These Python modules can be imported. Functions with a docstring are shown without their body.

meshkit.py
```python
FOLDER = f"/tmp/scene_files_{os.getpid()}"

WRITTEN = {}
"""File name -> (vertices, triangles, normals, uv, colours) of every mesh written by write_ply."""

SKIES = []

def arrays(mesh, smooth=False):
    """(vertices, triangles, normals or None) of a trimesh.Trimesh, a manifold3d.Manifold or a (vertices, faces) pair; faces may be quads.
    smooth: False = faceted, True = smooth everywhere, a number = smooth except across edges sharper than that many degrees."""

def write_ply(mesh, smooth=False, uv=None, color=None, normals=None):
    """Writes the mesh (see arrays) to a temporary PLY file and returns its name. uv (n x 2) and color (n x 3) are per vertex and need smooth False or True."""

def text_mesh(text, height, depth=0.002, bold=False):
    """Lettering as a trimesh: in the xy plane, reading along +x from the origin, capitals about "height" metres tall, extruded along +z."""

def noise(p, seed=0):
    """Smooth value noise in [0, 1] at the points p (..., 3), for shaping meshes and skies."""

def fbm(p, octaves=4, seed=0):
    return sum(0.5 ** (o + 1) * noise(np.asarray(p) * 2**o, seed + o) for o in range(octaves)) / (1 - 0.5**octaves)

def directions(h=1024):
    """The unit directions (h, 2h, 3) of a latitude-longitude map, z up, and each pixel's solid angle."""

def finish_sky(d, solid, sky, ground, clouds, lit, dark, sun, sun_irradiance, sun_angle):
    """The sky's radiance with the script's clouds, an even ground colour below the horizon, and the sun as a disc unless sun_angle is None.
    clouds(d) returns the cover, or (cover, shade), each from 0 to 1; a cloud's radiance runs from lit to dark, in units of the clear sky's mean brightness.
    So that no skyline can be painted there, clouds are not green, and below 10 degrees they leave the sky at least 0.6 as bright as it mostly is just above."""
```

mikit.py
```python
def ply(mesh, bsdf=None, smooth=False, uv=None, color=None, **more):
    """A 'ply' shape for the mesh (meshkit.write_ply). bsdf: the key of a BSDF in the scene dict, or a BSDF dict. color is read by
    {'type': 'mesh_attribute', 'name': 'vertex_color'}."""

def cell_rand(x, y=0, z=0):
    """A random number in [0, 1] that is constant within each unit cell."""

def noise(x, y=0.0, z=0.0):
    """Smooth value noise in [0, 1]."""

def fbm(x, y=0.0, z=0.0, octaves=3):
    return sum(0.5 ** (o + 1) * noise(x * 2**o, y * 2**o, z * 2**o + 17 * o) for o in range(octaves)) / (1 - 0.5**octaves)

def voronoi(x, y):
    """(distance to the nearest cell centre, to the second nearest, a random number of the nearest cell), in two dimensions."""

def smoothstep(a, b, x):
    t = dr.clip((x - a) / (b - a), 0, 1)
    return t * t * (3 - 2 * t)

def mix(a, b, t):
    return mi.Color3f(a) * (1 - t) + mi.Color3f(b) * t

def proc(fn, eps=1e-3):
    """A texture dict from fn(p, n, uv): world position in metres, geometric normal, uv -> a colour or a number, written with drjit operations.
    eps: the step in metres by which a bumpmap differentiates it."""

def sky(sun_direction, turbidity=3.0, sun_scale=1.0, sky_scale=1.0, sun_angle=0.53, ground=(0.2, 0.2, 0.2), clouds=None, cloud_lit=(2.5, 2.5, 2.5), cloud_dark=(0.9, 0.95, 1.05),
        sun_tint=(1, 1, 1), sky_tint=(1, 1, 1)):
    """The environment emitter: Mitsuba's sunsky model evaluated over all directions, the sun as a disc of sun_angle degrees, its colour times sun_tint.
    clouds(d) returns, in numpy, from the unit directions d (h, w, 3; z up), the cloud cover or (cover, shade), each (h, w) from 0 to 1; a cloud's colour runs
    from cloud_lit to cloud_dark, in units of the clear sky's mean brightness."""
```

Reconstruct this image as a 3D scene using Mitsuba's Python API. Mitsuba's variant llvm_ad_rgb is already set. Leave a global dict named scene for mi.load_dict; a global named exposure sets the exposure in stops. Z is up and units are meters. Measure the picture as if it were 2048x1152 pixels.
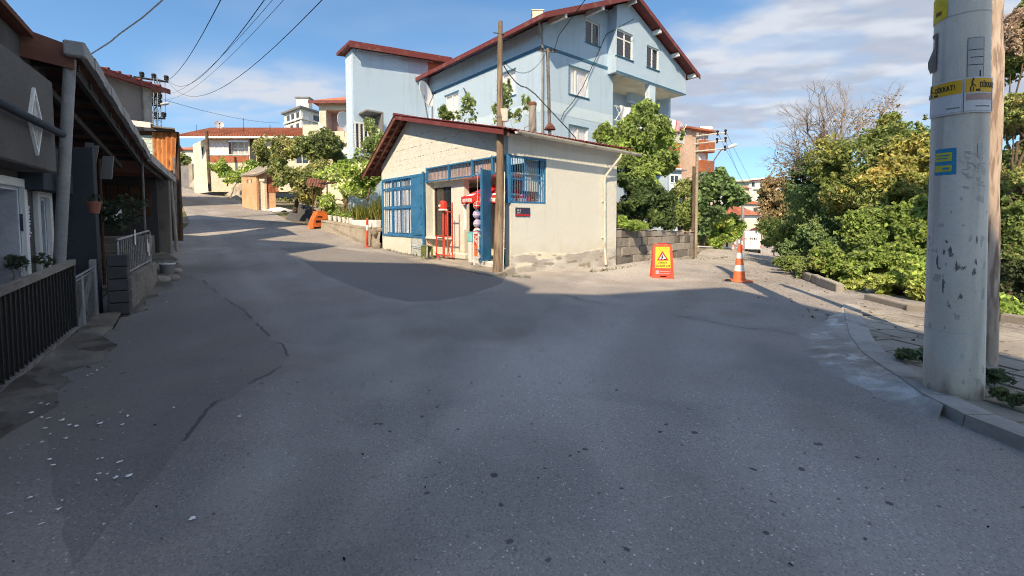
import math, numpy as np, trimesh, drjit as dr, mitsuba as mi, mikit, meshkit
from mikit import noise, fbm, voronoi, cell_rand, smoothstep, mix
from scipy.interpolate import RBFInterpolator
from shapely.geometry import Polygon, box as sbox
import shapely

# ---------------------------------------------------------------- camera, sky, exposure
FPX, CXP, PITCH, EYE = 900.0, 1024.0, math.radians(3.0), np.array([0, 0, 1.6])
CYP = 440 + FPX * math.tan(PITCH)
FWD = np.array([0, math.cos(PITCH), -math.sin(PITCH)])
UPV = np.array([0, math.sin(PITCH), math.cos(PITCH)])
T = mi.ScalarTransform4f
scene, labels = {}, {}
scene['camera'] = {'type': 'perspective', 'fov': 2 * math.degrees(math.atan(1024 / FPX)), 'fov_axis': 'x', 'near_clip': 0.05, 'far_clip': 4000.0,
                   'principal_point_offset_y': (576 - CYP) / 1152,
                   'to_world': T().look_at(origin=EYE.tolist(), target=(EYE + FWD).tolist(), up=[0, 0, 1])}
SUN_EL, SUN_H = math.radians(35.0), np.array([-0.30, -0.954])
SUN = np.array([SUN_H[0] * math.cos(SUN_EL), SUN_H[1] * math.cos(SUN_EL), math.sin(SUN_EL)])


def clouds(d):
    az = np.degrees(np.arctan2(d[..., 0], d[..., 1])); el = np.degrees(np.arcsin(np.clip(d[..., 2], -1, 1)))
    k = 1.0 / (d[..., 2] + 0.12)
    u, v = d[..., 0] * k, d[..., 1] * k
    z = np.zeros_like(u)
    n1 = meshkit.fbm(np.stack([u * 1.1 - v * 0.3, v * 2.0 + u * .25, z], -1), 5, 3)
    n2 = meshkit.fbm(np.stack([u * 4.0 - v * 1.2, v * 6.5 + u * 1.5, z + 5], -1), 5, 11)
    n3 = meshkit.fbm(np.stack([u * 13.0, v * 22.0, z + 9], -1), 3, 5)
    ss = lambda a, b, x: (lambda t: t * t * (3 - 2 * t))(np.clip((x - a) / (b - a), 0, 1))
    lo = 8.6 + 3.0 * (n2 - .5) * 2
    hi = 19.5 + 0.15 * (az - 17) + 5 * (n2 - .5) + 75 * ss(30, 52, az)  # band carried overhead out of view, added for its white ambient light
    right = ss(11, 20, az + 9 * (n2 - .5)) * ss(lo - 1.8, lo + 2.6, el) * (1 - ss(hi - 2.5, hi + 3.5, el)) * (1 - ss(140, 175, az))
    right = right * (.66 + .40 * ss(.3, .62, n2))
    cl = 13.9 + .17 * (az + 29) + 1.6 * (n1 - .5)
    wd = .9 + 1.9 * ss(-16, -33, az)
    left = ss(-40, -35.5, az + 2 * (n2 - .5)) * (1 - ss(-24, -12, az)) * np.exp(-((el - cl) / wd) ** 2) * (.35 + .65 * ss(.25, .6, n2)) * 1.05
    low = .24 * ss(-60, -36, az) * (1 - ss(-24, -16, az)) * np.exp(-((el - 9.2) / 2.0) ** 2) * ss(.3, .7, n2)
    wisps = .10 * ss(.55, .8, n1) * ss(10, 20, el)
    cover = np.clip(np.maximum.reduce([right, left, low, wisps]), 0, .95)
    bright = ss(.42, .72, meshkit.fbm(np.stack([u * 3.2 - v * 1.5, v * 7.5 + u * 2.2, z + 2], -1), 5, 21))
    shade = np.clip(.78 - .50 * bright - .2 * (n3 - .5), 0, 1) * ss(0, .9, right) + .35 * (1 - ss(0, .9, right))
    return cover, shade


scene['sky'] = mikit.sky(SUN, turbidity=2.0, sun_scale=0.7, sky_scale=0.95, clouds=clouds, cloud_lit=(2.2, 2.28, 2.42), cloud_dark=(1.12, 1.25, 1.55), sun_tint=(.97, .97, .965), sky_tint=(.81, .955, 1.04))
exposure = 2.47

# ---------------------------------------------------------------- projection helpers (photo pixel + distance -> metres)
def ray(px, py):
    return FWD + (px - CXP) / FPX * np.array([1, 0, 0]) + (CYP - py) / FPX * UPV


def P(px, py, Y):
    r = ray(px, py)
    return EYE + r * (Y / r[1])


_ctrl = np.array([
    (0, 0, 0), (3, 2, 0), (-3, 2, 0), (0, 6, .02), (4, 5, 0), (-5.5, 5, .02), (0, -8, 0), (10, -8, 0), (-12, -8, .2),
    (-.19, 12.4, .12), (4.2, 12.6, -.03), (6.2, 12.2, -.08), (3.5, 15.4, .02), (9, 22, -.3), (7.6, 16, -.12), (11.6, 19.9, -.5), (24, 45, -1.9), (40, 80, -3.5), (30, 40, -2.0),
    (-5.5, 18.9, .40), (-3, 16, .28), (-10.3, 24.7, 1.05), (-13.4, 28.5, 1.32), (-24, 41.4, 3.2), (-41, 60, 5.6), (-70, 90, 9),
    (-8.1, 10, .14), (-7, 8.2, .06), (-11.5, 15.4, .45), (-13.5, 18, .62), (-16.2, 22.5, 1.05), (-6, 6.2, .03), (-8.8, 18, .42),
    (8.3, 9, -.02), (7.7, 6.75, .03), (5, 4.5, 0), (15, 10, -.6), (25, 15, -2), (40, 30, -4), (80, 40, -8),
    (3, 24, .6), (0, 30, 1.2), (10, 30, .3), (0, 60, 4), (30, 70, 0), (20, 120, 4),
    (60, 130, -2), (90, 190, 8), (140, 260, 20), (180, 200, 8), (0, 250, 18), (-100, 200, 16), (-150, 100, 12), (-60, 30, 5), (-30, 10, 2), (-40, -30, 1), (40, -40, -2), (0, -60, 0), (150, -50, -8), (-150, -80, 4)], float)
_rbf = RBFInterpolator(_ctrl[:, :2], _ctrl[:, 2], kernel='thin_plate_spline', smoothing=.02)


def zg(x, y):
    x, y = np.broadcast_arrays(np.asarray(x, float), np.asarray(y, float))
    z = _rbf(np.stack([x.ravel(), y.ravel()], 1)).reshape(x.shape)
    return float(z) if z.ndim == 0 else z


def G(px, py):
    """where the photo's ray meets the terrain"""
    r, t = ray(px, py), None
    ts = np.linspace(1.5, 120, 700)
    p = EYE + ts[:, None] * r
    below = np.nonzero(p[:, 2] < zg(p[:, 0], p[:, 1]))[0]
    a, b = ts[below[0] - 1], ts[below[0]]
    for _ in range(18):
        m = (a + b) / 2; q = EYE + m * r
        if q[2] < zg(q[0], q[1]): b = m
        else: a = m
    return EYE + b * r


# ---------------------------------------------------------------- scene bookkeeping
_count = {}


def numbered(name):
    n = _count.get(name, 0); _count[name] = n + 1
    return name if n == 0 else f'{name}_{n:03d}'


def thing(name, label, cat, group=None):
    key = numbered(name)
    labels[key] = {'label': label, 'category': cat}
    if group: labels[key]['group'] = group
    return key


def add(parent, name, mesh, bsdf, smooth=False, color=None, label=None, kind=None):
    key = numbered(f'{parent}__{name}' if parent else name)
    if color is not None and np.ndim(color) == 1: color = np.tile(color, (len(mesh[0]), 1))
    scene[key] = mikit.ply(mesh, bsdf, smooth=smooth, color=color)
    if label or kind:
        labels[key] = {}
        if label: labels[key]['label'] = label
        if kind: labels[key]['kind'] = kind
    return key


def single(name, label, cat, mesh, bsdf, smooth=False, color=None, group=None, kind=None):
    key = thing(name, label, cat, group)
    if color is not None and np.ndim(color) == 1: color = np.tile(color, (len(mesh[0]), 1))
    scene[key] = mikit.ply(mesh, bsdf, smooth=smooth, color=color)
    if kind: labels[key]['kind'] = kind
    return key


def struct(name, mesh, bsdf, smooth=False, label=None):
    key = numbered(name)
    scene[key] = mikit.ply(mesh, bsdf, smooth=smooth)
    labels[key] = {'kind': 'structure'}
    if label: labels[key]['label'] = label
    return key


# ---------------------------------------------------------------- mesh helpers: everything is (V, F)
def cat(ms):
    V, F, n = [], [], 0
    for v, f in ms:
        V.append(v); F.append(np.asarray(f) + n); n += len(v)
    return np.vstack(V), np.vstack(F)


def tm(m): return np.array(m.vertices, float), np.array(m.faces, int)


_BF = np.array([[0, 1, 3], [0, 3, 2], [4, 6, 7], [4, 7, 5], [0, 4, 5], [0, 5, 1], [2, 3, 7], [2, 7, 6], [0, 2, 6], [0, 6, 4], [1, 5, 7], [1, 7, 3]])


def box(x0, x1, y0, y1, z0, z1):
    return np.array([[x, y, z] for x in (x0, x1) for y in (y0, y1) for z in (z0, z1)], float), _BF


def _bev_topology():
    v = []
    for s in np.ndindex(2, 2, 2):
        s = np.array(s) * 2 - 1
        for k in range(3): q = s * .8; q[k] = s[k]; v.append(q)
    return tm_hull(np.array(v))


def tm_hull(v):
    from scipy.spatial import ConvexHull
    h = ConvexHull(v); f = h.simplices.copy()
    for i, t in enumerate(f):
        if np.dot(np.cross(v[t[1]] - v[t[0]], v[t[2]] - v[t[0]]), h.equations[i][:3]) < 0: f[i] = t[::-1]
    return f


_BEVF = _bev_topology()


def bbox(x0, x1, y0, y1, z0, z1, b=.01):
    """box with chamfered edges"""
    lo, hi = np.array([x0, y0, z0], float), np.array([x1, y1, z1], float)
    b = min(b, .45 * (hi - lo).min())
    v = []
    for s in np.ndindex(2, 2, 2):
        s = np.array(s); c = np.where(s == 1, hi, lo); g = np.where(s == 1, -b, b)
        for k in range(3): q = c + g; q[k] = c[k]; v.append(q)
    return np.array(v), _BEVF


def rot(m, deg, axis='z', at=(0, 0, 0)):
    c, s = math.cos(math.radians(deg)), math.sin(math.radians(deg))
    R = {'z': [[c, -s, 0], [s, c, 0], [0, 0, 1]], 'x': [[1, 0, 0], [0, c, -s], [0, s, c]], 'y': [[c, 0, s], [0, 1, 0], [-s, 0, c]]}[axis]
    return (m[0] - at) @ np.array(R).T + at, m[1]


def mov(m, d): return m[0] + np.asarray(d, float), m[1]


def tube(pts, r, n=8, cap=True):
    p = np.asarray(pts, float); r = np.broadcast_to(np.asarray(r, float), (len(p),))
    t = np.gradient(p, axis=0); t /= np.linalg.norm(t, axis=1, keepdims=True) + 1e-12
    a = np.cross(t[0], [0, 0, 1.0] if abs(t[0][2]) < .9 else [1.0, 0, 0]); A = []
    for k in range(len(p)):
        a = a - t[k] * (a @ t[k]); a /= np.linalg.norm(a); A.append(a)
    A = np.array(A); B = np.cross(t, A); ang = np.arange(n) * 2 * np.pi / n
    V = (p[:, None] + r[:, None, None] * (np.cos(ang)[None, :, None] * A[:, None] + np.sin(ang)[None, :, None] * B[:, None])).reshape(-1, 3)
    i, j = np.meshgrid(np.arange(len(p) - 1), np.arange(n), indexing='ij'); i, j = i.ravel(), j.ravel(); k = (j + 1) % n
    F = np.vstack([np.stack([i * n + j, i * n + k, (i + 1) * n + k], 1), np.stack([i * n + j, (i + 1) * n + k, (i + 1) * n + j], 1)])
    if cap:
        o = np.arange(1, n - 1); e = (len(p) - 1) * n
        F = np.vstack([F, np.stack([o * 0, o + 1, o], 1), np.stack([o * 0 + e, e + o, e + o + 1], 1)])
    return V, F


def lathe(prof, n=20, at=(0, 0, 0)):
    pr = np.asarray(prof, float); ang = np.arange(n) * 2 * np.pi / n
    V = np.stack([pr[:, None, 0] * np.cos(ang), pr[:, None, 0] * np.sin(ang), np.repeat(pr[:, 1:2], n, 1)], -1).reshape(-1, 3) + at
    i, j = np.meshgrid(np.arange(len(pr) - 1), np.arange(n), indexing='ij'); i, j = i.ravel(), j.ravel(); k = (j + 1) % n
    return V, np.vstack([np.stack([i * n + j, i * n + k, (i + 1) * n + k], 1), np.stack([i * n + j, (i + 1) * n + k, (i + 1) * n + j], 1)])


def sphere(c, r, n=12):
    a = np.linspace(-np.pi / 2, np.pi / 2, n); r = np.broadcast_to(r, 3)
    v, f = lathe(np.stack([np.cos(a), np.sin(a)], 1), 2 * n)
    return v * r + c, f


def quadgrid(Pf, nu, nv):
    """Pf(u, v) -> (..., 3) on [0,1]^2"""
    u, v = np.meshgrid(np.linspace(0, 1, nu + 1), np.linspace(0, 1, nv + 1), indexing='ij')
    V = Pf(u, v).reshape(-1, 3)
    i, j = np.meshgrid(np.arange(nu), np.arange(nv), indexing='ij'); a = (i * (nv + 1) + j).ravel()
    return V, np.vstack([np.stack([a, a + nv + 1, a + nv + 2], 1), np.stack([a, a + nv + 2, a + 1], 1)])


def extrude(poly, th):
    return tm(trimesh.creation.extrude_polygon(poly, th, engine='earcut'))


def sheet4(p00, p10, p11, p01, th=.04, nu=1, nv=1, wave=None):
    """a slab of four corners, its top the ruled surface; wave(u, v) lifts it"""
    p00, p10, p11, p01 = map(np.asarray, (p00, p10, p11, p01))
    nrm = np.cross(p10 - p00, p01 - p00); nrm = nrm / np.linalg.norm(nrm)

    def f(u, v, o=0):
        q = (p00 * (1 - u[..., None]) + p10 * u[..., None]) * (1 - v[..., None]) + (p01 * (1 - u[..., None]) + p11 * u[..., None]) * v[..., None]
        return q + nrm * ((wave(u, v) if wave else 0 * u) + o)[..., None]
    top = quadgrid(f, nu, nv); bot = quadgrid(lambda u, v: f(u, v, -th), nu, nv)
    n = len(top[0]); F = [top[1], bot[1][:, ::-1] + n]
    idx = np.arange(n).reshape(nu + 1, nv + 1)
    for e in (idx[:, 0], idx[-1, :], idx[::-1, -1], idx[0, ::-1]):
        F += [np.stack([e[:-1], e[:-1] + n, e[1:] + n], 1), np.stack([e[:-1], e[1:] + n, e[1:]], 1)]
    return np.vstack([top[0], bot[0]]), np.vstack(F)


def corrugated(p00, p10, p11, p01, pitch=.15, amp=.02, th=.006, seg=6, nv=1):
    w = np.linalg.norm(np.asarray(p10, float) - p00); n = max(6, int(w / pitch * seg))
    return sheet4(p00, p10, p11, p01, th, n, nv, lambda u, v: amp * np.sin(u * w / pitch * 2 * np.pi))


def drape(poly, off, cell=.8):
    """polygon laid over the terrain, clipped cell by cell"""
    x0, y0, x1, y1 = poly.bounds; V, F, n = [], [], 0
    shapely.prepare(poly)
    for x in np.arange(x0, x1, cell):
        for y in np.arange(y0, y1, cell):
            b = sbox(x, y, x + cell, y + cell)
            if not poly.intersects(b): continue
            for g in getattr(poly.intersection(b), 'geoms', [poly.intersection(b)]):
                if g.geom_type != 'Polygon' or g.area < 1e-6: continue
                if len(g.exterior.coords) == 5 and abs(g.area - cell * cell) < 1e-9:
                    v = np.array(g.exterior.coords)[:4]; v = v if g.exterior.is_ccw else v[::-1]; f = np.array([[0, 1, 2], [0, 2, 3]])
                else:
                    v, f = trimesh.creation.triangulate_polygon(g, engine='earcut'); v = np.asarray(v)
                V.append(v); F.append(np.asarray(f) + n); n += len(v)
    V = np.vstack(V); F = np.vstack(F)
    V, inv = np.unique(np.round(V, 5), axis=0, return_inverse=True); F = inv.ravel()[F]
    a = V[F]; cr = (a[:, 1, 0] - a[:, 0, 0]) * (a[:, 2, 1] - a[:, 0, 1]) - (a[:, 1, 1] - a[:, 0, 1]) * (a[:, 2, 0] - a[:, 0, 0])
    F = np.where((cr < 0)[:, None], F[:, ::-1], F)
    z = zg(V[:, 0], V[:, 1]) + (off(V[:, 0], V[:, 1]) if callable(off) else off)
    return np.column_stack([V, z]), F


def path(pts, n):
    """resampled polyline"""
    p = np.asarray(pts, float); d = np.r_[0, np.cumsum(np.linalg.norm(np.diff(p, axis=0), axis=1))]
    t = np.linspace(0, d[-1], n)
    return np.stack([np.interp(t, d, p[:, k]) for k in range(p.shape[1])], 1)


def sag(a, b, s, n=24):
    a, b = np.asarray(a, float), np.asarray(b, float); t = np.linspace(0, 1, n)[:, None]
    q = a * (1 - t) + b * t; q[:, 2] -= (4 * s * t * (1 - t))[:, 0]
    return q


class Face:
    """a vertical plane: t metres along it from O, z up, w metres inwards"""
    def __init__(self, O, d, inward):
        self.O, self.d = np.asarray(O, float)[:2], np.asarray(d, float) / np.linalg.norm(d)
        n = np.array([-self.d[1], self.d[0]]); self.n = n if n @ np.asarray(inward) > 0 else -n

    def pt(self, t, z, w=0.0):
        t, z, w = np.broadcast_arrays(np.asarray(t, float), z, w)
        q = self.O + t[..., None] * self.d + w[..., None] * self.n
        return np.concatenate([q, z[..., None]], -1)

    def hit(self, px, py, w=0.0):
        r = ray(px, py); O = self.O + w * self.n
        s = np.linalg.solve(np.array([[r[0], -self.d[0]], [r[1], -self.d[1]]]), O - EYE[:2])
        return float(s[1]), float(EYE[2] + s[0] * r[2])

    def map(self, m):  # mesh in (t, w, z)
        v, f = m
        return self.pt(v[:, 0], v[:, 2], v[:, 1]), f

    def wall(self, poly, holes=(), w0=0.0, th=.25):
        pg = Polygon(poly)
        for h in holes: pg = pg.difference(sbox(h[0], h[2], h[1], h[3]))
        ms = []
        for g in getattr(pg, 'geoms', [pg]):
            v, f = extrude(g, th)
            ms.append((np.column_stack([v[:, 0], v[:, 2] + w0, v[:, 1]]), f[:, ::-1]))
        return self.map(cat(ms))

    def wallz(self, poly, holes=(), w0=0.0, th=.25): return self.wall(poly, [(h[0], h[2], h[1], h[3]) for h in holes], w0, th)

    def box(self, t0, t1, w0, w1, z0, z1, b=0.0):
        return self.map(bbox(t0, t1, w0, w1, z0, z1, b) if b else box(t0, t1, w0, w1, z0, z1))

    def rect(self, pxl, pyt, pyb, pxr, w=0.0):
        t0, z1 = self.hit(pxl, pyt, w); _, z0 = self.hit(pxl, pyb, w); t1, _ = self.hit(pxr, (pyt + pyb) / 2, w)
        return min(t0, t1), max(t0, t1), min(z0, z1), max(z0, z1)


def window(par, fc, r, cols=2, rows=1, fm='m_white', gm='m_glass', w=.09, fw=.055, sill=None, curtain=None, name='window', back='m_dark'):
    """frame (the part), panes, sill and curtain (its sub-parts) in an opening r = (t0, t1, z0, z1)"""
    t0, t1, z0, z1 = r
    ms = [fc.box(t0, t0 + fw, w - .03, w + .03, z0, z1), fc.box(t1 - fw, t1, w - .03, w + .03, z0, z1), fc.box(t0 + fw, t1 - fw, w - .03, w + .03, z0, z0 + fw), fc.box(t0 + fw, t1 - fw, w - .03, w + .03, z1 - fw, z1)]
    cs = np.linspace(t0 + fw, t1 - fw, cols + 1) if np.isscalar(cols) else np.array([t0 + fw + c * (t1 - t0 - 2 * fw) for c in cols])
    rs = np.linspace(z0 + fw, z1 - fw, rows + 1) if np.isscalar(rows) else np.array([z0 + fw + c * (z1 - z0 - 2 * fw) for c in rows])
    for c in cs[1:-1]: ms.append(fc.box(c - fw * .7, c + fw * .7, w - .026, w + .026, z0 + fw, z1 - fw))
    for c in rs[1:-1]: ms.append(fc.box(t0 + fw, t1 - fw, w - .022, w + .022, c - fw * .5, c + fw * .5))
    k = add(par, name, cat(ms), fm)
    for a, b in zip(cs[:-1], cs[1:]):
        for c, d in zip(rs[:-1], rs[1:]):
            add(k, 'pane', fc.map(box(a, b, w + .004, w + .010, c, d)), gm)
    if sill: add(k, 'sill', fc.box(t0 - .06, t1 + .06, -.06, w - .03, z0 - .06, z0, .008), sill)
    if curtain:
        n = 60
        def cf(u, v): return fc.pt(t0 + u * (t1 - t0), z0 + v * (z1 - z0), w + .07 + .022 * np.sin(u * 55 + 2 * np.sin(u * 9)))
        add(k, 'curtain', quadgrid(cf, n, 1), curtain, smooth=True)
    return k


# ---------------------------------------------------------------- foliage
def leaf_cloud(blobs, n, size, cols, seed=1, aspect=.55, thresh=.42, nscale=1.1, inner=.45, up=.5, colscale=.6, droop=0.0, fold=.18, sub=7):
    """n leaf faces spread through ellipsoid blobs (cx, cy, cz, rx, ry, rz); gaps and clumps from noise"""
    rng = np.random.default_rng(seed); B = np.array(blobs, float)
    if sub:   # each mass carries smaller clumps on its outside
        e = rng.normal(size=(len(B), sub, 3)) + [0, 0, .25]; e /= np.linalg.norm(e, axis=2, keepdims=True)
        q = rng.uniform(.28, .55, (len(B), sub, 1))
        B = np.vstack([np.c_[B[:, :3], B[:, 3:6] * .86], np.concatenate([B[:, None, :3] + e * B[:, None, 3:6] * .86, B[:, None, 3:6] * q], 2).reshape(-1, 6)])
    area = (B[:, 3] * B[:, 4] + B[:, 3] * B[:, 5] + B[:, 4] * B[:, 5]); area /= area.sum()
    m = int(n * 2.6); k = rng.choice(len(B), m, p=area)
    d = rng.normal(size=(m, 3)); d /= np.linalg.norm(d, axis=1, keepdims=True)
    rr = inner + (1 - inner) * rng.random(m) ** .6
    rr = rr * (.62 + .42 * meshkit.noise(d * 2.3 + B[k, :3], seed) + .36 * meshkit.noise(d * 6.1 + B[k, :3], seed + 3))
    ns = max(3, n // 110); ks = rng.choice(len(B), ns, p=area); ds = rng.normal(size=(ns, 3)) + [0, 0, .35]; ds /= np.linalg.norm(ds, axis=1, keepdims=True)
    q = rng.integers(ns, size=m // 4); tq = rng.random(len(q)); ln = .55 * rng.random(ns) ** 1.5   # leaves along shoots that stick out
    d[:len(q)] = ds[q] + rng.normal(size=(len(q), 3)) * .028; k[:len(q)] = ks[q]; rr[:len(q)] = .8 + ln[q] * tq
    o_ = rng.permutation(m); d, k, rr = d[o_], k[o_], rr[o_]
    p = B[k, :3] + d * rr[:, None] * B[k, 3:6]
    keep = meshkit.fbm(p * nscale, 3, seed + 5) > thresh
    p, d, k = p[keep][:n], d[keep][:n], k[keep][:n]; n = len(p)
    nor = d * .4 + rng.normal(size=(n, 3)) * .8 + [0, 0, up]; nor /= np.linalg.norm(nor, axis=1, keepdims=True)
    t = rng.normal(size=(n, 3)) + [0, 0, -droop * 2]; t -= nor * (t * nor).sum(1, keepdims=True); t /= np.linalg.norm(t, axis=1, keepdims=True)
    s = np.cross(nor, t); L = size * (.45 + 1.3 * rng.random(n) ** 1.6)[:, None]
    Wd = L * aspect
    V = np.stack([p - t * L * .5, p + s * Wd * .5 - t * L * .05 + nor * Wd * fold, p + t * L * .5 - nor * L * .12, p - s * Wd * .5 - t * L * .05 + nor * Wd * fold], 1).reshape(-1, 3)
    i = np.arange(n) * 4
    F = np.vstack([np.stack([i, i + 1, i + 2], 1), np.stack([i, i + 2, i + 3], 1)])
    C = np.array(cols, float)
    f = np.clip(meshkit.fbm(p * colscale, 3, seed + 9) * 1.8 - .4 + rng.normal(size=n) * .16, 0, .999) * (len(C) - 1)
    j = f.astype(int); c = C[j] * (1 - (f - j))[:, None] + C[np.minimum(j + 1, len(C) - 1)] * (f - j)[:, None]
    c = c * (.5 + 1.0 * rng.random(n))[:, None]
    return (V, F), np.repeat(c * [2.75, 2.5, 2.5] + .045, 4, 0)


def limbs(base, tips, r0, seed=0, wob=.12, fork=.45, n=9):
    """trunk that forks into limbs towards the tips"""
    rng = np.random.default_rng(seed); base = np.asarray(base, float); tips = np.asarray(tips, float)
    top = base + (tips.mean(0) - base) * fork
    ms = [tube(np.array([base + (top - base) * t + rng.normal(size=3) * wob * .4 * (0 < t < 1) for t in np.linspace(0, 1, 6)]), np.linspace(r0, r0 * .7, 6), 9)]
    for q in tips:
        w = np.array([top + (q - top) * t + rng.normal(size=3) * wob * math.sin(math.pi * t) for t in np.linspace(0, 1, n)])
        w[0] = top
        ms.append(tube(w, np.linspace(r0 * .6, r0 * .08, n), 6))
    return cat(ms)


def tree(name, label, base, blobs, n, size, cols, seed=1, r0=.12, cat_='tree', group=None, bark='m_bark', trunk=True, **kw):
    k = thing(name, label, cat_, group)
    m, c = leaf_cloud(blobs, n, size, cols, seed, **kw)
    add(k, 'crown' if cat_ == 'tree' else 'foliage', m, 'm_leaf', color=c)
    if trunk: add(k, 'trunk' if cat_ == 'tree' else 'stem', limbs(base, [b[:3] for b in blobs], r0, seed), bark, smooth=True)
    return k


def blades(pts, h, w, cols, seed=1, lean=.35, seg=3):
    """grass or reed blades: bent strips"""
    rng = np.random.default_rng(seed); p = np.asarray(pts, float); n = len(p)
    az = rng.random(n) * 2 * np.pi; H = h * (.5 + .8 * rng.random(n)); ln = lean * (.3 + rng.random(n))
    d = np.stack([np.cos(az), np.sin(az), 0 * az], 1); s = np.stack([-np.sin(az), np.cos(az), 0 * az], 1)
    V = []
    for k in range(seg + 1):
        t = k / seg; c = p + d * (ln * H * t ** 2)[:, None] + np.array([0, 0, 1]) * (H * (t - .35 * ln * t ** 2))[:, None]
        ww = w * (1 - t) ** .7 + .001
        V += [c - s * ww / 2, c + s * ww / 2]
    V = np.stack(V, 1); m = 2 * (seg + 1); i = np.arange(n) * m; F = []
    for k in range(seg):
        F += [np.stack([i + 2 * k, i + 2 * k + 1, i + 2 * k + 3], 1), np.stack([i + 2 * k, i + 2 * k + 3, i + 2 * k + 2], 1)]
    C = np.array(cols, float); c = C[rng.integers(len(C), size=n)] * (.7 + .6 * rng.random(n))[:, None]
    return (V.reshape(-1, 3), np.vstack(F)), np.repeat(c, m, 0)


def text_on(fc, txt, t, z, h, w, depth=.003, bold=True):
    """lettering on a Face, centred at (t, z)"""
    m = meshkit.text_mesh(txt, h, depth, bold); v = np.array(m.vertices); x0, x1 = v[:, 0].min(), v[:, 0].max()
    v = np.column_stack([v[:, 0] - (x0 + x1) / 2 + t, w - v[:, 2], v[:, 1] - h / 2 + z])
    return fc.map((v, np.array(m.faces)))

# ---------------------------------------------------------------- materials
def bsdf(name, col, rough=.7, metal=0.0, spec=.5, bump=None, height=.004, eps=.004, **kw):
    c = mikit.proc(col) if callable(col) else col if isinstance(col, dict) else {'type': 'rgb', 'value': list(map(float, col))}
    b = {'type': 'principled', 'base_color': c, 'roughness': float(rough), 'metallic': float(metal), 'specular': float(spec), **kw}
    if bump is not None: b = {'type': 'bumpmap', 'texture': mikit.proc(bump, eps), 'scale': float(height), 'bsdf': b}
    scene[name] = {'type': 'twosided', 'bsdf': b}


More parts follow.
